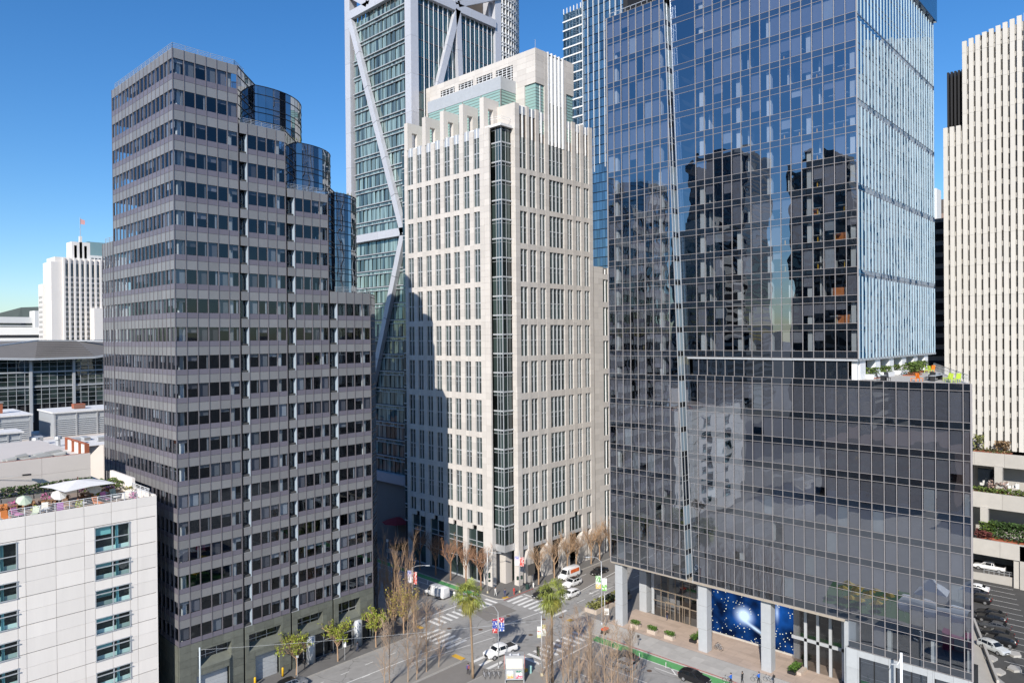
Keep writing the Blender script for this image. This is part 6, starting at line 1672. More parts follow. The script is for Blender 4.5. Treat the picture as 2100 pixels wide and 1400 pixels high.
def tree_meshes(kind, seed):
    rng = random.Random(seed); b, tw = MB(), MB(); leaf = []
    if kind == 'upright':
        pts = [Vector((0, 0, 0)), Vector((.1, .05, 3)), Vector((.05, .15, 7)), Vector((.2, .1, 10.5)), Vector((.15, .2, 13.2))]
        b.tube(pts, [.10, .085, .06, .03, .012], 6, None, False)
        for i in range(46):
            z = rng.uniform(1.4, 12.2); f = min(3, int(z/3.4)); base = Vector((.1, .1, z)); a = rng.uniform(0, 6.283)
            branch(b, tw, base, Vector((math.cos(a)*.7, math.sin(a)*.7, 1)).normalized(), rng.uniform(1.6, 4.2)*(1-.04*z), .024, 1, .4, .05, rng)
    elif kind == 'bundle':
        for s in range(7):
            a = rng.uniform(0, 6.283); d = Vector((math.cos(a)*.14, math.sin(a)*.14, 1)).normalized(); p = Vector((math.cos(a)*.25, math.sin(a)*.25, 0)); H_ = rng.uniform(7.5, 12)
            pts = [p+d*H_*t+Vector((rng.uniform(-.1, .1), rng.uniform(-.1, .1), 0)) for t in (0, .3, .6, 1)]
            b.tube(pts, [.06, .045, .03, .01], 5, None, False)
            for i in range(15):
                t = rng.uniform(.12, .95); base = p+d*H_*t; a2 = rng.uniform(0, 6.283)
                branch(b, tw, base, (d+Vector((math.cos(a2), math.sin(a2), .3))*.3).normalized(), rng.uniform(.9, 2.4), .02, 1, .3, .08, rng)
    elif kind == 'pollard':
        b.tube([Vector((0, 0, 0)), Vector((.05, 0, 2.2)), Vector((0, .1, 3.8))], [.17, .14, .12], 7, None, False)
        for i in range(6):
            a = i*1.047+rng.uniform(-.3, .3); branch(b, tw, Vector((0, .05, rng.uniform(2.6, 3.8))), Vector((math.cos(a)*.6, math.sin(a)*.6, 1)).normalized(), rng.uniform(2.4, 3.6), .085, 3, .42, .08, rng)
    elif kind == 'leafing':
        b.tube([Vector((0, 0, 0)), Vector((.08, 0, 1.6)), Vector((0, .08, 3.0))], [.14, .11, .1], 7, None, False)
        for i in range(7):
            a = i*.9+rng.uniform(-.3, .3); branch(b, tw, Vector((0, .05, rng.uniform(2.3, 3.1))), Vector((math.cos(a)*.8, math.sin(a)*.8, .8)).normalized(), rng.uniform(1.9, 2.8), .07, 3, .46, .05, rng, leaf)
    elif kind == 'willow':
        b.tube([Vector((0, 0, 0)), Vector((.05, 0, 2.5)), Vector((0, .1, 5.5))], [.15, .12, .07], 6, None, False)
        for i in range(26):
            a = rng.uniform(0, 6.283); branch(b, tw, Vector((0, .05, rng.uniform(1.8, 5.5))), Vector((math.cos(a)*.5, math.sin(a)*.5, 1)).normalized(), rng.uniform(1.4, 2.8), .035, 1, .4, .1, rng, leaf)
    tb = b.mesh('trunk', None); tt = tw.mesh('twigs', None); lm = None
    if leaf:
        l = MB()
        for (p, d) in leaf:
            for k in range({'leafing': 2, 'willow': 2}.get(kind, 1)):
                if rng.random() < .38: continue
                c = p+Vector((rng.uniform(-.16, .16), rng.uniform(-.16, .16), rng.uniform(-.14, .2))); s = rng.uniform(.08, .17)
                u = Vector((rng.uniform(-1, 1), rng.uniform(-1, 1), rng.uniform(-1, 1))).normalized(); v = u.cross(Vector((rng.uniform(-1, 1), rng.uniform(-1, 1), 1))).normalized()
                l.poly([c-u*s, c+v*s*.7, c+u*s, c-v*s*.7])
        lm = l.mesh('leaves', None)
    return tb, tt, lm
TREE = {}
def tree(kind, seed, bark, name, label, loc, rz=0, sc=1.0, group=None, leafmat=None):
    key = (kind, seed, bark.name, leafmat.name if leafmat else '')
    if key not in TREE:
        a, b, c = tree_meshes(kind, seed); a.materials.append(bark); b.materials.append(bark)
        if c: c.materials.append(leafmat)
        TREE[key] = (a, b, c)
    a, b, c = TREE[key]
    T = thing(name, label, 'tree', loc, rz, group)
    for nm, me in (('trunk', a), ('crown', b), ('leaves', c)):
        if me is None: continue
        o = bpy.data.objects.new(nm, me); COL.objects.link(o); o.parent = T; o.scale = (sc, sc, sc)
        if nm != 'trunk': o['kind'] = 'stuff'
    return T
def build_palm(label, loc, H, seed, lean=(0, 0)):
    rng = random.Random(seed)
    T = thing('palm_tree', label, 'palm tree', loc)
    b = MB(); n = 14
    pts = [Vector((lean[0]*(i/n)**1.5, lean[1]*(i/n)**1.5, (H-.6)*i/n)) for i in range(n+1)]
    b.tube(pts, [.24-.08*min(1, i/4)+.012*(i % 2) for i in range(n+1)], 9); b.build('trunk', mat('palm_bark', (.27, .19, .12), .9, namp=.3, nscale=4), T, (0, 0, 0), smooth=True)
    top = pts[-1]
    SCL = 1.38
    def fans(count, e0, e1, Lp, size, mt, nm, droop):
        g = MB()
        for i in range(count):
            a = rng.uniform(0, 6.283); e = rng.uniform(e0, e1); d = Vector((math.cos(a)*math.cos(e), math.sin(a)*math.cos(e), math.sin(e)))
            L = Lp*SCL*rng.uniform(.55, 1.15); p = top+Vector((0, 0, .2)); q = p+d*L
            g.tube([p, p+d*L*.6+Vector((0, 0, .05)), q], [.03, .02, .015], 3, None, False)
            side = d.cross(Vector((0, 0, 1)))
            side = side.normalized() if side.length > .1 else Vector((1, 0, 0)); nn = side.cross(d).normalized()
            K = 13
            for k in range(K):
                t = (k/(K-1)-.5)*2; ang = t*1.75; fd = (d*math.cos(ang)+side*math.sin(ang)+nn*.12*rng.uniform(-1, 1)).normalized()
                ln = size*SCL*(1-.25*abs(t))*rng.uniform(.85, 1.1); w = .07
                m1 = q+fd*ln*.55; e_ = q+fd*ln+Vector((0, 0, -droop*ln*rng.uniform(.5, 1.2)))
                perp = fd.cross(nn).normalized()*w
                g.poly([q, m1+perp, e_, m1-perp])
        return g.build(nm, mt, T, (0, 0, 0))
    fans(30, -.35, 1.4, 1.35, 1.15, M_PALM, 'crown', .6)
    fans(26, -1.3, -.4, .95, 1.0, mat('olive_palm_leaf', (.2, .19, .035), .65, var=.35), 'lower_fronds', .9)
    fans(20, -1.5, -1.2, 1.2, .8, M_PALMD, 'dead_skirt', .4)
    return T
ORD = 'first second third fourth fifth sixth seventh eighth ninth tenth eleventh twelfth thirteenth fourteenth fifteenth'.split()
def xpix(x, y, z=5.0):
    d = Vector((x, y, z))-CP
    return d.dot(rt)/d.dot(fw)
def ranks(pts):
    o = sorted(range(len(pts)), key=lambda i: xpix(*pts[i][:2])); r = [0]*len(pts)
    for k, i in enumerate(o): r[i] = k
    return r
def build_trees():
    z = .14
    for i, (x, y) in enumerate(((114.6, 100.9), (120.0, 101.0), (124.5, 100.9), (127.6, 100.9), (133.2, 100.9), (136.5, 100.9), (141, 101))):
        tree('pollard', 3+i % 3, M_BARKP, 'bare_tree', ORD[i]+' leafless street tree from the corner along the stone colonnade', (x, y, z), i*1.3, 1.05, 'bare street trees along the colonnade')
    for i, (x, y) in enumerate(((103.8, 107.5), (103.8, 112.0), (103.8, 117.0), (103.8, 122.0), (103.8, 127.5))):
        tree('pollard', 3+i % 3, M_BARKR, 'bare_tree', ORD[i]+' leafless reddish street tree from the corner up the shaded side street', (x, y, z), i*2.1+.5, 1.12, 'bare reddish trees by the stone tower')
    UP = ranks(((83.0, 106.2), (82.6, 110.5), (82.8, 115.5), (81.6, 108.2))); BD = ranks(((77.8, 103.2), (80.4, 103.6), (81.2, 101.6), (79.2, 102.0)))
    for i, (x, y) in enumerate(((83.0, 106.2), (82.6, 110.5), (82.8, 115.5), (81.6, 108.2))):
        tree('bundle', 11+i % 2, M_BARKP, 'upright_bare_tree', ORD[UP[i]]+' upright leafless tree from the left by the red banner pole', (x, y, z), i*1.7, 1.22, 'upright bare trees by the red banner')
    for i, (x, y) in enumerate(((77.8, 103.2), (80.4, 103.6), (81.2, 101.6), (79.2, 102.0))):
        tree('willow', 21+i % 2, M_BARKP, 'budding_tree', ORD[BD[i]]+' yellow budding thin tree from the left at the stepped tower corner', (x, y, z), i*1.1, .95, 'yellow budding trees at the corner', mat('bud_leaf', (.30, .25, .05), .8, var=.35))
    IS = ((68.5, 87.3, .95), (71.3, 88.4, .9), (69.9, 86.9, .85), (72.6, 87.8, .95), (73.4, 88.6, .8), (66.2, 88.9, .9), (75.0, 87.6, .75), (64.5, 87.8, .8))
    for i, (x, y, sc) in enumerate(IS):
        tree('upright', 31+i % 3, M_BARK, 'upright_bare_tree', ORD[ranks(IS)[i]]+' slender leafless tree from the left on the kerb island', (x, y, z), i*1.9, sc, 'slender bare trees on the kerb island')
    GV = ((82.8, 68.2, .9), (83.4, 65.5, 1.0), (82.2, 63.0, 1.0), (83.6, 61.0, 1.05), (83.0, 58.4, 1.0), (81.0, 65.8, .85), (80.4, 61.0, .95), (82.6, 55.8, 1.0), (79.6, 68.8, .8), (83.8, 63.4, .9), (83.9, 57.0, .95), (81.4, 58.2, .9), (83.7, 67.0, .85), (82.0, 70.2, .75), (80.9, 69.6, .8))
    for i, (x, y, sc) in enumerate(GV):
        tree('upright', 31+i % 3, M_BARK, 'upright_bare_tree', ORD[ranks(GV)[i]]+' slender leafless tree from the left in the grove right of the kiosk', (x, y, z), i*2.3, sc, 'slender bare trees right of the palm')
    for i, (x, y, lab) in enumerate(((58.1, 102.2, 'leafing street tree by the garage door and silver car'), (65.2, 101.5, 'leafing street tree in the middle of the dark tower front'), (72.6, 101.2, 'leafing street tree nearest the corner by the mottled column'))):
        tree('leafing', 41+i, M_BARKP, 'leafing_tree', lab, (x, y, z), i*1.4, .98, 'trees coming into leaf before the dark tower', M_LEAFY)
    tree('leafing', 43, M_BARKP, 'leafing_tree', 'bare branched bush with few leaves at lower left frame edge', (29.5, 101.6, 0.14), 2, .9, None, mat('sparse_leaf', (.2, .14, .05), .8, var=.3))
    for i, (x, y) in enumerate(((132.5, 17.2), (131.2, 15.8))): tree('bundle', 11, M_BARKP, 'bare_shrub', 'bare tan twigs at the lower right frame corner', (x, y, .1), i, .42, 'bare twigs at the lower right corner')
    build_palm('tall fan palm left of the blue and red banner', (76.2, 80.9, .1), 13.2, 5, (-.3, .35))
    build_palm('tall fan palm in front of the black car', (83.4, 70.8, .14), 13.7, 9, (.1, .1))
    # terrace plants of the glass tower
    lm = mat('terrace_leaf', (.10, .15, .03), .7, var=.5)
    for i, (x, y, w, n) in enumerate(((114.5, 34.0, 1.7, 260), (121.5, 34.2, 1.6, 240), (128.5, 34.4, 1.6, 220), (133, 33.0, 2.6, 500), (139, 33.6, 2.6, 500), (126, 31.5, 2.4, 360))):
        H = thing('terrace_plant', ['green shrub in the nearest white planter of the roof terrace', 'green shrub in the second white planter of the roof terrace', 'green shrub in the third white planter of the roof terrace', 'bushy green bed between the terrace columns', 'bushy green bed at the far end of the roof terrace', 'low green bed beside the terrace tables'][i], 'shrub', (x, y, 46.45))
        leafbox(x-w, x+w, y-.8, y+.8, 46.5, 48.3 if i > 2 else 48.0, n, .2, lm, 'foliage', H); b = MB(); b.box(x-w, x+w, y-.8, y+.8, 46.45, 46.6); b.build('soil', M_TERRA, H)
    # parapet planting of the parking terrace
    for i, (x, y0, y1, z0, z1, n, col, lab) in enumerate(((187, 27.5, 34, 26.9, 27.5, 160, (.12, .12, .05), 'dry low planting on the top terrace parapet'), (187.6, 28.0, 30.6, 27, 29.3, 260, (.24, .16, .09), 'brownish bare shrub on the top terrace'), (187, 32.6, 34.4, 27, 30.5, 160, (.16, .17, .05), 'yellow green shrub at the glass tower edge'),
            (183.2, 20, 34, 18.6, 19.6, 700, (.10, .14, .03), 'green hedge strip on the middle terrace'), (184.3, 27.8, 31.2, 19, 21.0, 260, (.34, .24, .2), 'pale pinkish shrub on the middle terrace'), (184, 22, 24.6, 19, 21, 200, (.24, .17, .13), 'brown shrub at the right of the middle terrace'),
            (181.6, 19, 30.5, 9.2, 12.8, 2600, (.045, .085, .022), 'big dark green shrub mass on the lower terrace'), (181.5, 29.5, 32.4, 9.4, 12.6, 600, (.11, .17, .03), 'bright green bush on the lower terrace'), (180.6, 30.0, 33, 9.0, 10.8, 420, (.13, .04, .035), 'dark red shrub on the lower terrace'))):
        H = thing('parapet_shrub', lab, 'shrub', (x, (y0+y1)/2, z0)); leafbox(x-1.4, x+1.2, y0, y1, z0-.2, z1, n, .3, mat('parapet_leaf%d' % i, col, .75, var=.5), 'foliage', H)
        b = MB(); b.box(x-1.2, x+1.2, y0, y1, z0-.3, z0-.05); b.build('soil', M_TERRA, H)
    # planting east of the plaza
    H = thing('street_planter', 'long stone planter of reddish and green grasses by the road', 'planter', (113, 83.2, .14))
    b = MB(); b.box(109.2, 121, 81.6, 81.9, .14, 1.0); b.box(109.2, 109.5, 81.9, 84.4, .14, .9); b.build('planter_wall', mat('pinkish_stone', (.5, .42, .35), .8), H)
    leafbox(109.6, 121, 82.0, 84.4, .2, 1.7, 900, .28, mat('grass_mix', (.17, .17, .05), .8, var=.5), 'foliage', H); leafbox(112.5, 121, 81.9, 83, .2, 1.4, 300, .25, mat('red_grass', (.18, .07, .04), .8, var=.4), 'foliage', H)
# ================================================================== street furniture
def sign_plate(b, c, ax, h, w, t=.03): b.obox(c, Vector(ax)*(w/2), Vector((-ax[1], ax[0], 0))*(t/2), (0, 0, h/2))
def banner_mat(name, cols, seed, sc=(1, 1, 1.0)):
    """printed banner: flat areas of colour split by height plus broken light glyph-like marks"""
    mt, nt, out = nodes_of(name); p = nt.nodes.new('ShaderNodeBsdfPrincipled'); p.inputs['Roughness'].default_value = .7
    tc = nt.nodes.new('ShaderNodeTexCoord'); sx = nt.nodes.new('ShaderNodeSeparateXYZ'); nt.links.new(tc.outputs['Generated'], sx.inputs[0])
    cr = nt.nodes.new('ShaderNodeValToRGB'); cr.color_ramp.interpolation = 'CONSTANT'
    el = cr.color_ramp.elements
    while len(el) > 1: el.remove(el[-1])
    el[0].position = 0; el[0].color = (*cols[0][1], 1)
    for pos, c in cols[1:]: e = el.new(pos); e.color = (*c, 1)
    nt.links.new(sx.outputs['Z'], cr.inputs[0])
    mp = nt.nodes.new('ShaderNodeMapping'); mp.inputs['Location'].default_value = (seed, seed*.7, 0); mp.inputs['Scale'].default_value = (5*sc[0], 5*sc[1], 7*sc[2]); nt.links.new(tc.outputs['Generated'], mp.inputs[0])
    vo = nt.nodes.new('ShaderNodeTexNoise'); vo.inputs['Scale'].default_value = 1.0; nt.links.new(mp.outputs[0], vo.inputs['Vector'])
    gt = nt.nodes.new('ShaderNodeMath'); gt.operation = 'GREATER_THAN'; gt.inputs[1].default_value = .57; nt.links.new(vo.outputs['Fac'], gt.inputs[0])
    mx = nt.nodes.new('ShaderNodeMix'); mx.data_type = 'RGBA'; mx.inputs[7].default_value = (.75, .72, .7, 1); nt.links.new(gt.outputs[0], mx.inputs[0]); nt.links.new(cr.outputs[0], mx.inputs[6])
    nt.links.new(mx.outputs[2], p.inputs['Base Color']); nt.links.new(p.outputs[0], out.inputs['Surface'])
    return mt
VIEW = Vector((rt.x, rt.y, 0)).normalized()
def pole(label, loc, H, mt, r=.1, arm=None, banners=(), heads=(), name='street_lamp', cat='street lamp', base=None, taper=.6, signs=(), group=None):
    T = thing(name, label, cat, loc, 0, group)
    b = MB(); b.tube([(0, 0, 0), (0, 0, H*.5), (0, 0, H)], [r, r*(1+taper)/2, r*taper], 10); b.build('pole', mt, T, (0, 0, 0), smooth=True)
    b = MB(); b.lathe([(r*2, 0), (r*1.9, .25), (r*1.1, .4)], 10); b.build('pole_base', base or mt, T, (0, 0, 0))
    if arm:
        (dx, dy, dz) = arm
        b = MB(); b.tube([(0, 0, H-.1), (dx*.35, dy*.35, H+dz*.75), (dx*.8, dy*.8, H+dz), (dx, dy, H+dz*.95)], [.05, .045, .04, .035], 6); a = b.build('lamp_arm', mt, T, (0, 0, 0))
        b = MB(); u = Vector((dx, dy, 0)).normalized(); b.obox((dx+u.x*.3, dy+u.y*.3, H+dz*.93), u*.38, (-u.y*.13, u.x*.13, 0), (0, 0, .06)); b.build('lamp_head', M_GREYM if mt is not M_BLK else M_BLK, T, (0, 0, 0))
    for (side, z0, z1, w, m_) in banners:
        b = MB(); c = VIEW*(side*(w/2+.12)); sign_plate(b, Vector((c.x, c.y, (z0+z1)/2)), VIEW*1.0, z1-z0, w); b.build('banner', m_, T, (0, 0, 0))
        b = MB(); e = VIEW*(side*(w+.15))
        for q in (z0, z1): b.bar((0, 0, q), (e.x, e.y, q), .03, .03)
        b.build('banner_bracket', mt, T, (0, 0, 0))
    for (dx, dy, z, n) in heads:
        b = MB(); b.obox((dx, dy, z), (.17, 0, 0), (0, .17, 0), (0, 0, .18*n)); h = b.build('signal_head', M_BLK, T, (0, 0, 0))
        lens = MB()
        for k in range(n): lens.obox((dx-.1, dy-.15, z+.34*(k-(n-1)/2)), (.1, 0, 0), (0, .06, 0), (0, 0, .1))
        l = lens.build('signal_lens', mat('signal_green_lens', (.05, .12, .08), .3), None); l.parent = h
        v = MB(); v.bar((0, 0, z), (dx, dy, z), .05, .05); v.build('signal_bracket', mt, T, (0, 0, 0))
    for (dx, dy, z, w, h_, m_) in signs:
        b = MB(); sign_plate(b, (dx, dy, z), VIEW*1.0, h_, w); b.build('sign_plate', m_, T, (0, 0, 0))
    return T
def build_street():
    z = .14
    BR = banner_mat('banner_red_blue', [(0, (.45, .03, .03)), (.32, (.02, .05, .3)), (.7, (.02, .05, .3)), (.86, (.3, .02, .04))], 1.3)
    BR2 = banner_mat('banner_blue_red', [(0, (.02, .09, .4)), (.3, (.02, .07, .35)), (.62, (.35, .03, .06))], 4.1)
    RD = banner_mat('banner_red', [(0, (.55, .05, .03)), (.8, (.5, .05, .03))], 2.2, (1.4, 1.4, .6)); WB = banner_mat('banner_white_blue', [(0, (.7, .65, .68)), (.45, (.6, .5, .6)), (.7, (.25, .25, .5))], 7.2)
    YW = banner_mat('banner_cream', [(0, (.62, .6, .3)), (.3, (.68, .68, .62)), (.5, (.55, .15, .12)), (.62, (.6, .64, .6))], 3.3); GW = banner_mat('banner_pale', [(0, (.62, .68, .62)), (.5, (.7, .6, .6)), (.62, (.35, .32, .1))], 5.3)
    GN = banner_mat('banner_green', [(0, (.6, .42, .12)), (.35, (.6, .66, .6)), (.5, (.12, .36, .08))], 6.2); GN2 = banner_mat('banner_green_white', [(0, (.15, .42, .06)), (.5, (.7, .72, .68))], 8.2)
    YB = mat('cream_pole_base', (.52, .46, .32), .7)
    S1 = -VIEW
    pole('thin lamp post with red and blue banners by the kiosk', (81.2, 80.2, z), 9.0, M_ALU, .075, (-VIEW.x*1.6, -VIEW.y*1.6, 1.1), [(-1, 5.6, 7.9, .8, BR), (1, 5.9, 8.1, .85, BR2)])
    pole('stout grey pole with cream banners and black signals', (83.95, 73.4, z), 9.4, M_ALU, .14, None, [(-1, 5.9, 7.7, .55, YW), (1, 6.2, 8.0, .6, GW)], [(-.5, .3, 3.7, 3), (-.2, .55, 3.9, 3)], base=YB, cat='traffic signal pole', name='signal_pole')
    pole('grey lamp post with red and white banners by the bare trees', (83.8, 105.2, z), 10.2, M_ALU, .11, (VIEW.x*2.6, VIEW.y*2.6, .3), [(-1, 7.3, 9.6, .75, WB), (1, 7.0, 9.3, .72, RD)], [(.4, -.2, 4.2, 3)], base=YB)
    pole('corner pole with red and white banners by the stone column', (108.4, 100.7, z), 8.6, M_ALU, .1, None, [(-1, 5.6, 7.5, .85, WB), (1, 5.4, 7.3, .8, RD)], [(-.35, .2, 3.0, 2), (.35, -.3, 3.1, 2)], base=YB, name='signal_pole', cat='traffic signal pole')
    pole('pale lamp post with curved arm by the corner pedestrian in white', (103.7, 105.4, z), 8.8, M_ALU, .1, (VIEW.x*2.2, VIEW.y*2.2, -.5), [], [(.35, -.2, 3.6, 3), (.35, -.2, 2.5, 1)], base=YB)
    pole('tall grey lamp post with green banners beside the glass tower', (106.3, 78.2, z), 11.6, M_ALU, .11, (-VIEW.x*2.2, -VIEW.y*2.2, .9), [(-1, 6.6, 9.0, .95, GN), (1, 6.2, 8.5, .85, GN2)])
    p25 = pole('grey pole with white sign reading 25 by the first column', (105.6, 77.0, z), 6.4, M_ALU, .08, None, [], base=YB, name='sign_pole', cat='sign pole')
    b = MB(); sign_plate(b, VIEW*.32-Vector((.05, .05, -2.9)), VIEW*1.0, 1.2, .8); sp = b.build('sign_plate', M_WHT, p25, (0, 0, 0))
    fo = bpy.data.objects.new('sign_digits', text_mesh('25', .62, M_BLK, .01)); COL.objects.link(fo); fo.parent = sp; fo.location = VIEW*.32-Vector((.08, .08, -2.55)); fo.rotation_euler = (R(90), 0, math.atan2(VIEW.y, VIEW.x))
    pole('pale blue grey trolley pole before the dark tower base', (42.6, 101.3, z), 9.6, mat('pale_blue_pole', (.42, .47, .5), .5), .15, None, name='trolley_pole', cat='pole', taper=.8)
    wp = pole('white round topped pole with small camera by the shop front', (103.0, 27.3, z), 11.0, M_WMET, .17, (-VIEW.x*.7, -VIEW.y*.7, -1.6), name='camera_pole', cat='pole', taper=.95)
    pole('white globe lamp post in the dark side street', (104.0, 140.0, z), 4.2, M_ALU, .07, None, signs=[(0, 0, 4.3, .5, .7, M_WHT)], name='street_lamp')
    for i, (x, y, h, lab, m_) in enumerate(((57.9, 101.6, 3.6, 'thin grey sign post under the leafing tree by the silver car', M_GREYM), (66.2, 101.0, 3.0, 'sign post with white and red plate beside the middle leafing tree', M_WHT), (91.6, 102.3, 4.2, 'narrow white street sign post by the delivery van', M_WHT), (103.2, 68.3, 2.0, 'short black post with square plate on the pale pavement', M_BLK), (104.6, 45.2, 2.0, 'short black post with square plate by the blue jacket rider', M_BLK))):
        T = thing('sign_post', lab, 'sign post', (x, y, z)); b = MB(); b.tube([(0, 0, 0), (0, 0, h)], .04, 6); b.build('post', M_ALU if i < 3 else M_BLK, T, (0, 0, 0))
        b = MB(); sign_plate(b, (0, -.05, h-.4), VIEW*1.0, .9 if i in (1, 2) else .4, .4); b.build('sign_plate', m_, T, (0, 0, 0))
    # kiosk
    K = thing('poster_kiosk', 'grey transit shelter kiosk with cream roof panel and two posters', 'kiosk', (79.3, 74.9, z), math.atan2(VIEW.y, VIEW.x))
    b = MB(); b.box(-1.5, 1.5, -.1, .12, .5, 4.2); b.box(-1.5, -1.35, -.1, 3.0, 0, 3.0); b.box(1.35, 1.5, -.1, 3.0, 0, 3.0); b.build('frame', M_ALU, K, (0, 0, 0))
    b = MB(); b.obox((0, 1.7, 3.55), (1.5, 0, 0), (0, 1.75, -.35), (0, 0, .08)); b.build('roof', M_ALU, K, (0, 0, 0))
    b = MB(); b.obox((0, -.16, 3.05), (1.25, 0, 0), (0, .03, 0), (0, 0, .75)); b.build('sign_panel', mat('cream_panel', (.66, .64, .56), .6, namp=.1, nscale=4), K, (0, 0, 0))
    b = MB(); b.obox((0, .9, 3.85), (.85, 0, 0), (0, .3, 0), (0, 0, .1)); b.box(-.7, -.5, .2, .6, 3.6, 4.3); b.box(.5, .7, .2, .6, 3.6, 4.3); b.build('roof_box', M_WMET, K, (0, 0, 0))
    for (x, nm, cols) in ((-.68, 'poster_warm', [(0, (.65, .35, .1)), (.3, (.66, .55, .4)), (.6, (.55, .66, .68))]), (.68, 'poster_pink', [(0, (.6, .07, .15)), (.45, (.66, .6, .6)), (.78, (.03, .18, .12))])):
        b = MB(); b.box(x-.5, x+.5, -.2, -.13, .8, 1.95); b.build('poster', banner_mat(nm, cols, x*3+9), K, (0, 0, 0))
    for x in (-1.56, 1.56): b = MB(); b.obox((x, .3, 3.1), (.03, 0, 0), (0, .25, 0), (0, 0, 1.0)); b.build('side_strip', mat('red_white_strip', (.6, .2, .15), .6, nscale=6, namp=.6), K, (0, 0, 0))
    # small street objects
    for i, (x, y) in enumerate(((51.9, 103.6), (56.4, 103.4), (48.9, 103.6))):
        o = thing('bollard', ['yellow bollard left of the second garage door', 'yellow bollard right of the second garage door', 'yellow bollard beside the first garage door'][i], 'bollard', (x, y, z), 0, 'yellow bollards by the garage doors')
        b = MB(); b.lathe([(.17, 0), (.17, 1.25), (.15, 1.33), (.06, 1.38)], 14); b.build('post', mat('bollard_yellow', (.72, .42, .02), .5), o, (0, 0, 0), smooth=True); b = MB(); b.lathe([(.24, 0), (.24, .05)], 12); b.build('base_plate', M_BLK, o, (0, 0, 0))
    o = thing('fire_connection', 'red standing fire connection by the corner kerb', 'standpipe', (106.7, 100.7, z)); b = MB(); b.lathe([(.09, 0), (.09, .7), (.2, .75), (.2, 1.25), (.1, 1.35)], 10); b.build('pipe', M_RED, o, (0, 0, 0)); b = MB(); b.box(-.24, .24, -.1, .1, .9, 1.1); b.build('outlet', M_RED, o, (0, 0, 0))
    o = thing('fire_hydrant', 'white fire hydrant beside the dark litter bin', 'hydrant', (112.6, 100.6, z)); b = MB(); b.lathe([(.14, 0), (.13, .7), (.16, .72), (.1, .95), (.02, 1.0)], 10); b.build('barrel', M_WHT, o, (0, 0, 0)); b = MB(); b.box(-.22, .22, -.08, .08, .5, .66); b.build('outlet', M_WHT, o, (0, 0, 0))
    o = thing('litter_bin', 'dark green litter bin by the corner signal pole', 'bin', (111.0, 100.9, z)); b = MB(); b.lathe([(.38, 0), (.42, 1.1)], 12); b.build('bin_body', mat('bin_green', (.02, .05, .045), .6), o, (0, 0, 0)); b = MB(); b.lathe([(.45, 1.1), (.3, 1.3)], 12); b.build('lid', M_BLK, o, (0, 0, 0))
    o = thing('litter_bin', 'pale teal litter bin on the kerb by the crosswalk', 'bin', (83.4, 75.4, z)); b = MB(); b.lathe([(.3, 0), (.33, 1.0)], 12); b.build('bin_body', mat('bin_teal', (.3, .52, .52), .6), o, (0, 0, 0)); b = MB(); b.lathe([(.35, 1.0), (.2, 1.15)], 12); b.build('lid', mat('bin_teal', (.3, .52, .52), .6), o, (0, 0, 0))
    o = thing('hanging_sign', 'large dark board on a post beside the splayed piers', 'sign board', (113.0, 101.6, z)); b = MB(); b.tube([(0, 0, 0), (0, 0, 5.6)], .06, 6); b.build('post', M_BLK, o, (0, 0, 0)); b = MB(); b.box(-.9, 1.2, -.06, .06, 2.3, 4.6); b.build('board', mat('dark_board', (.09, .085, .08), .7), o, (0, 0, 0))
    o = thing('sidewalk_cart', 'red topped black cart on the corner pavement', 'cart', (103.4, 75.4, z)); b = MB(); b.box(-.7, .7, -.35, .35, .25, .75); b.build('bed', M_BLK, o, (0, 0, 0)); b = MB(); b.box(-.65, .65, -.4, .4, .76, 1.0); b.build('cover', mat('orange_red_cover', (.62, .08, .02), .6), o, (0, 0, 0))
    for (x, y) in ((-.5, -.4), (.5, -.4), (-.5, .4), (.5, .4)): b = MB(); b.tube([(x, y-.05, .22), (x, y+.05, .22)], .22, 10); b.build('wheel', M_RUB, o, (0, 0, 0))
    for i, (x, y) in enumerate(((109.2, 72.8), (109.1, 69.2), (109.1, 65.7))):
        o = thing('planter_box', ['clipped box hedge planter nearest the first column', 'middle clipped hedge planter before the lobby', 'clipped hedge planter nearest the second column'][i], 'planter', (x, y, .165), 0, 'three hedge planters before the lobby')
        b = MB(); b.box(-.45, .45, -.85, .85, 0, .65); b.build('box', mat('pinkish_stone', (.5, .42, .35), .8), o, (0, 0, 0)); leafbox(x-.45, x+.45, y-.85, y+.85, .75, 1.45, 420, .12, mat('box_hedge', (.07, .14, .02), .7, var=.4), 'hedge', o)
    for i, (x0, x1, y0, y1) in enumerate(((110.3, 114.8, 61.4, 62.6), (110.2, 113.2, 44.2, 45.4))):
        o = thing('bench_planter', ['dark L shaped hedge bed with stone bench beside the second column', 'dark L shaped hedge bed beside the last plaza column'][i], 'planter', (x0, y0, .165))
        b = MB(); b.box(x0, x1, y0, y1, .165, .6); b.build('bed_wall', M_BLK, o); b = MB(); b.box(x0+.6, x1, y0-.7, y0, .165, .62); b.build('bench', mat('pinkish_stone', (.5, .42, .35), .8), o)
        leafbox(x0, x1, y0, y1, .6, 1.2, 500, .13, mat('box_hedge', (.07, .14, .02), .7, var=.4), 'hedge', o)
    def bike(label, loc, rz, group=None):
        o = thing('bicycle', label, 'bicycle', loc, rz, group)
        for x in (-.52, .52):
            b = MB(); b.tube([(x+.33*math.cos(a*.4488), 0, .34+.33*math.sin(a*.4488)) for a in range(15)], .02, 4); b.build('wheel', M_RUB, o, (0, 0, 0))
        b = MB(); b.bar((-.52, 0, .34), (-.1, 0, .85), .04, .04); b.bar((-.1, 0, .85), (.4, 0, .85), .04, .04); b.bar((.4, 0, .95), (.52, 0, .34), .04, .04); b.bar((0, 0, .34), (.4, 0, .85), .04, .04); b.bar((-.52, 0, .34), (0, 0, .34), .03, .03); b.build('bike_frame', M_ALU, o, (0, 0, 0))
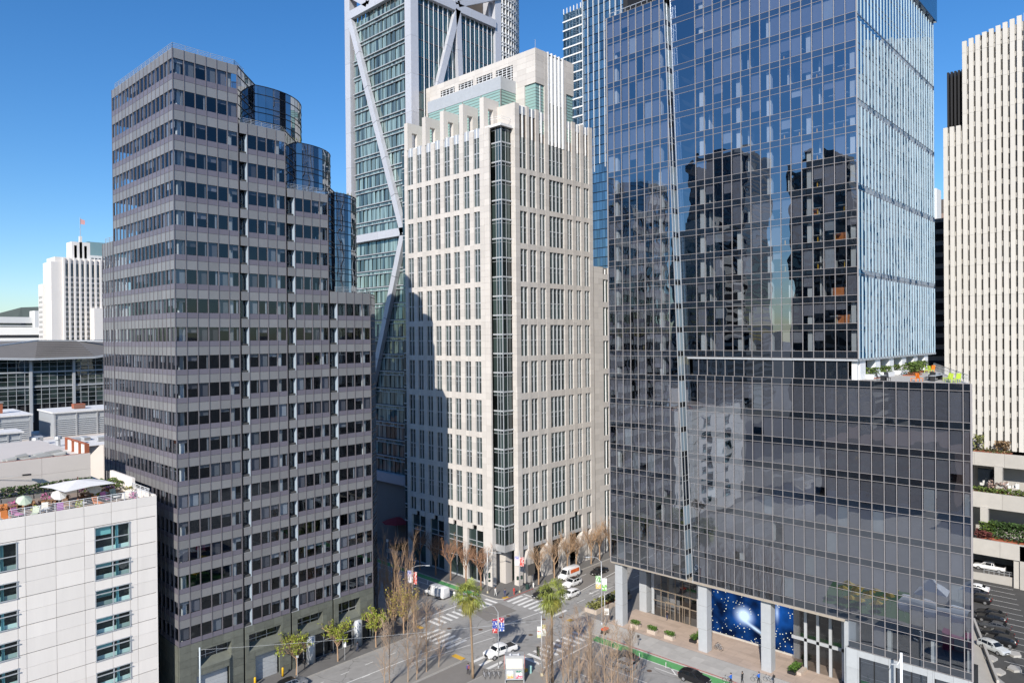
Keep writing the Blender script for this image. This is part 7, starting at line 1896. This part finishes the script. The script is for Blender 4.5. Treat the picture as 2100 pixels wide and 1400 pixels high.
        b = MB(); b.box(-.22, 0, -.06, .06, .93, .98); b.build('saddle', M_BLK, o, (0, 0, 0)); b = MB(); b.bar((.38, -.28, 1.02), (.38, .28, 1.02), .04, .04); b.build('handlebar', M_BLK, o, (0, 0, 0))
        return o
    for i in range(2): bike('grey bicycle parked at the foot of the second plaza column', (110.6+.5*i, 57.3, .165), R(80), 'bicycles by the second column')
    for i in range(4): bike('grey bicycle in the rack by the palm foot', (77.4+.55*i, 79.6-.5*i, z), R(60), 'bicycles in the rack by the palm')
    for i, (x, y) in enumerate(((101.4, 51.0), (104.3, 47.8), (105.6, 46.4))): bike(['black scooter under the rider on the green lane', 'black scooter under the rider on the pavement', 'spare bicycle leaning by the pavement rider'][i], (x, y, z if i else .01), R(95))
    # flexible posts of the bike lane
    for i in range(10):
        o = thing('lane_post', 'slim white flexible post beside the green bike lane', 'post', (99.3, 20.5+i*5, .005), 0, 'flexible posts along the bike lane'); b = MB(); b.tube([(0, 0, 0), (0, 0, 1.0)], .05, 6); b.build('post', M_WHT, o, (0, 0, 0)); b = MB(); b.lathe([(.1, 0), (.1, .03)], 8); b.build('base', M_BLK, o, (0, 0, 0))
    # overhead trolley wires
    for i, (a, b_, lab) in enumerate((((42.6, 101.3, 9.4), (83.9, 73.4, 8.8), 'thin overhead wire from the trolley pole to the signal pole'), ((83.9, 73.4, 9.0), (108.4, 100.7, 8.2), 'thin overhead wire crossing the junction diagonally'), ((81.2, 80.2, 8.6), (83.8, 105.2, 7.0), 'thin overhead wire from kiosk lamp to red banner post'), ((83.9, 73.4, 8.2), (106.3, 78.2, 8.4), 'thin overhead wire from signal pole to green banner post'))):
        b = MB(); A, B = Vector(a), Vector(b_); b.tube([A+(B-A)*(k/8)-Vector((0, 0, 1.2*(k/8)*(1-k/8))) for k in range(9)], .018, 3); o = b.build('overhead_wire', M_GREYM, None); tag(o, lab, 'wire')
    # roof terrace furniture of the glass tower
    def tchair(lab, x, y, m_, group):
        o = thing('terrace_chair', lab, 'chair', (x, y, 46.46), random.uniform(0, 6), group)
        b = MB(); b.box(-.3, .3, -.3, .35, .42, .48); b.build('seat', m_, o, (0, 0, 0)); b = MB(); b.obox((0, .42, .8), (.3, 0, 0), (0, .1, .36), (0, .03, -.01)); b.build('backrest', m_, o, (0, 0, 0))
        b = MB()
        for (p, q) in ((-.26, -.26), (.26, -.26), (-.26, .3), (.26, .3)): b.bar((p, q, 0), (p, q, .43), .05, .05)
        b.build('leg', m_, o, (0, 0, 0))
    LI = mat('lime_plastic', (.42, .55, .06), .6); ORG = mat('orange_plastic', (.72, .2, .02), .6)
    for (x, y) in ((110.4, 23.2), (111.3, 22.4), (112.6, 24.0), (109.3, 22.4), (136, 31.2), (134.6, 31.6), (137.5, 32)): tchair('lime green lounge chair on the tower roof terrace', x, y, LI, 'lime chairs on the roof terrace')
    for (x, y) in ((109.2, 27.2), (109.9, 26.6), (138.4, 31.6)): tchair('orange chair on the tower roof terrace', x, y, ORG, 'orange chairs on the roof terrace')
    for (x, y) in ((109.0, 30.4), (109.6, 31.6), (112, 26.2), (113, 25.8), (114, 26.4), (115, 26)): tchair('dark chair at a table on the tower roof terrace', x, y, M_BLK, 'dark chairs on the roof terrace')
    for i, (x, y, L_) in enumerate(((109.3, 31.0, .5), (113.2, 25.3, 2.2), (117.5, 26.5, 2.2))):
        o = thing('terrace_table', ['small dark table near the terrace column', 'long grey table behind the orange chairs', 'long grey table farther along the roof terrace'][i], 'table', (x, y, 46.46)); b = MB(); b.box(-L_, L_, -.4, .4, .72, .78); b.build('tabletop', M_GREYM, o, (0, 0, 0))
        b = MB()
        for s in (-1, 1): b.box(s*(L_-.1)-.05, s*(L_-.1)+.05, -.3, .3, 0, .72)
        b.build('leg', M_BLK, o, (0, 0, 0))
    # garage terrace chairs
    for i in range(9):
        o = thing('terrace_chair', 'white chair on the concrete parking terrace', 'chair', (184.4+random.uniform(0, 2.2), 26.2+i*.8, 19.7), random.uniform(0, 6), 'white chairs on the parking terrace')
        b = MB(); b.box(-.35, .35, -.35, .35, .4, .5); b.build('seat', M_WHT, o, (0, 0, 0)); b = MB(); b.box(-.35, .35, .3, .38, .5, 1.05); b.build('backrest', M_WHT, o, (0, 0, 0)); b = MB(); b.box(-.3, .3, -.3, .3, 0, .4); b.build('base', M_WHT, o, (0, 0, 0))
    # planters and red awning of the shaded side street
    A = thing('red_parasol', 'dark red parasol in the shaded side street', 'parasol', (112.5, 147.0, .14)); b = MB()
    for i in range(8):
        a, c = i*.7854, (i+1)*.7854; b.poly([(4*math.cos(a), 4*math.sin(a), 6.0), (4*math.cos(c), 4*math.sin(c), 6.0), (0, 0, 7.3)])
    b.build('canopy', mat('red_canvas', (.35, .04, .05), .9), A, (0, 0, 0)); b = MB(); b.tube([(0, 0, 0), (0, 0, 7.3)], .08, 6); b.build('pole', M_ALU, A, (0, 0, 0))
    o = thing('street_planter', 'low concrete planter with dark shrubs in the side street', 'planter', (110, 142, .14)); b = MB(); b.box(107.0, 112, 139.5, 144.5, .14, .8); b.build('planter_wall', M_CONC, o); leafbox(107.4, 111.6, 140, 144.2, .8, 1.5, 300, .25, mat('hedge_leaf', (.05, .085, .025), .7, var=.45), 'foliage', o)
    o = thing('dark_shop_sign', 'tall dark sign panel in the shaded side street', 'sign board', (104.6, 150, .14)); b = MB(); b.box(-2, 2, -.2, .2, 9, 21); b.build('panel', M_BLK, o, (0, 0, 0)); b = MB(); b.box(-.3, .3, -.1, .3, 0, 22); b.build('post', M_JOINT, o, (0, 0, 0))
    s = thing('brick_building', 'dark brick building closing the shaded side street', 'building', (100, 175, 0)); b = MB(); b.box(84, 103, 178, 200, 0, 26, mat('dark_brick', (.1, .05, .04), .9)); b.build('wall', None, s); w = MB()
    for i in range(4):
        for j in range(5): w.box(85+j*3.6, 87+j*3.6, 177.9, 178, 4+i*5, 7+i*5)
    w.build('window', G_FAR, s, kind='stuff')
# ================================================================== things seen only mirrored in the glass
def build_mirrored():
    yl = mat('yellow_canvas', (.62, .42, .04), .9)
    for i in range(14):
        x, y = 63+(i % 4)*2.6+random.uniform(-.6, .6), 42+(i//4)*2.8+random.uniform(-.6, .6)
        o = thing('yellow_parasol', 'yellow parasol on the green lawn, mirrored in the podium glass', 'parasol', (x, y, .17), random.uniform(0, 6), 'yellow parasols mirrored in the podium')
        b = MB()
        for k in range(6):
            a, c = k*1.0472, (k+1)*1.0472; b.poly([(1.25*math.cos(a), 1.25*math.sin(a), 2.2), (1.25*math.cos(c), 1.25*math.sin(c), 2.2), (0, 0, 2.75)])
        b.build('canopy', yl, o, (0, 0, 0)); b = MB(); b.tube([(0, 0, 0), (0, 0, 2.7)], .04, 5); b.build('pole', M_WHT, o, (0, 0, 0))
    for i, (x, y, a, c, lab) in enumerate(((70, 33, 11, 2.6, 'long pale marquee roof mirrored low in the podium glass'), (70, 24, 5, 2.8, 'short pale marquee roof mirrored at the podium corner'), (58, 36, 2.6, 2.6, 'square white tent mirrored in the podium glass'), (52, 30, 2.4, 2.4, 'small white tent mirrored right in the podium glass'))):
        o = thing('white_tent', lab, 'tent', (x, y, .15), R(90)); b = MB(); n = 8
        if a > 4:
            for k in range(n):
                t0, t1 = math.pi*k/n, math.pi*(k+1)/n
                b.poly([(-a/2, -c*math.cos(t0), 3+1.1*math.sin(t0)), (a/2, -c*math.cos(t0), 3+1.1*math.sin(t0)), (a/2, -c*math.cos(t1), 3+1.1*math.sin(t1)), (-a/2, -c*math.cos(t1), 3+1.1*math.sin(t1))])
        else:
            P = [(-a, -c), (a, -c), (a, c), (-a, c)]
            for k in range(4): p, q = P[k], P[(k+1) % 4]; b.poly([(p[0], p[1], 2.6), (q[0], q[1], 2.6), (0, 0, 4.2)])
        b.build('canopy', mat('white_canvas', (.74, .73, .72), .9), o, (0, 0, 0)); b = MB()
        for sx in (-1, 1):
            for sy in (-1, 1): b.bar((sx*min(a, a/2 if a > 4 else a)*.95, sy*c*.95, 0), (sx*min(a, a/2 if a > 4 else a)*.95, sy*c*.95, 2.8), .08, .08)
        b.build('post', M_ALU, o, (0, 0, 0))
    o = thing('red_container', 'dark pink shipping container mirrored in the shop glass', 'container', (78.0, 27, .15)); b = MB(); b.box(-1.2, 1.2, -3, 3, 0, 2.6); b.build('body', mat('magenta_paint', (.3, .05, .12), .7), o, (0, 0, 0)); b = MB(); b.box(1.2, 1.25, -1, 1, .1, 2.4); b.build('door', M_SHADEL, o, (0, 0, 0))
    tw = [(-215, 150, 34, 150, (.11, .11, .12), 'dark office tower west of the plaza, mirrored beside the crease'), (-170, 205, 30, 112, (.45, .43, .4), 'pale office tower west of the plaza, mirrored in mid glass'), (-260, 235, 42, 175, (.12, .14, .18), 'tall dark tower mirrored left of centre in the glass'), (-150, 118, 28, 96, (.22, .2, .18), 'brown apartment tower mirrored in the upper floors'), (-290, 130, 40, 145, (.2, .2, .22), 'grey banded tower mirrored near the glass corner'), (-120, 175, 24, 84, (.36, .35, .33), 'grey apartment block mirrored above the podium'), (-235, 90, 34, 128, (.14, .13, .13), 'dark banded tower mirrored at the tower corner')]
    for i, (x, y, w, h, c, lab) in enumerate(tw):
        T = thing('mirrored_tower', lab, 'building', (x, y, 0)); m_ = mat('mirrored_wall%d' % i, c, .8)
        b = MB(); b.box(x-w/2, x+w/2, y-w/2, y+w/2, 0, h); b.box(x-w*.3, x+w*.3, y-w*.3, y+w*.3, h, h+7); b.build('wall', m_, T)
        g = MB(); n = int(h/4)
        for k in range(n):
            z0 = 3+k*4
            g.box(x+w/2, x+w/2+.1, y-w/2+1, y+w/2-1, z0, z0+2.1); g.box(x-w/2+1, x+w/2-1, y-w/2-.1, y-w/2, z0, z0+2.1)
        g.build('window_band', G_FAR, T)
        v = MB()
        for k in range(9): q = y-w/2+1+k*(w-2)/8; v.box(x+w/2, x+w/2+.5, q-.3, q+.3, 0, h)
        v.build('pier', m_, T)
    # trees and low block to the west, mirrored below the towers
    for i, (x, y, w, d, h) in enumerate(((-25, 150, 40, 40, 26), (-45, 70, 30, 40, 18), (-60, 20, 40, 30, 22))):
        T = thing('low_block', ['low pale office block west of the white panelled building', 'low brick block west of the plaza', 'low grey block beyond the plaza'][i], 'building', (x, y, 0)); b = MB(); b.box(x-w/2, x+w/2, y-d/2, y+d/2, 0, h); b.build('wall', [M_BEIGE, mat('dark_brick', (.1, .05, .04), .9), M_GREYM][i], T)
        g = MB()
        for k in range(int(h/4)): g.box(x+w/2, x+w/2+.08, y-d/2+1, y+d/2-1, 1.5+k*4, 3.4+k*4)
        g.build('window_band', G_FAR, T)
build_ground()
build_dark(); build_white(); build_park(); build_braced(); build_ribbed(); build_lowwhite()
build_cars(); build_people(); build_trees(); build_street(); build_mirrored()
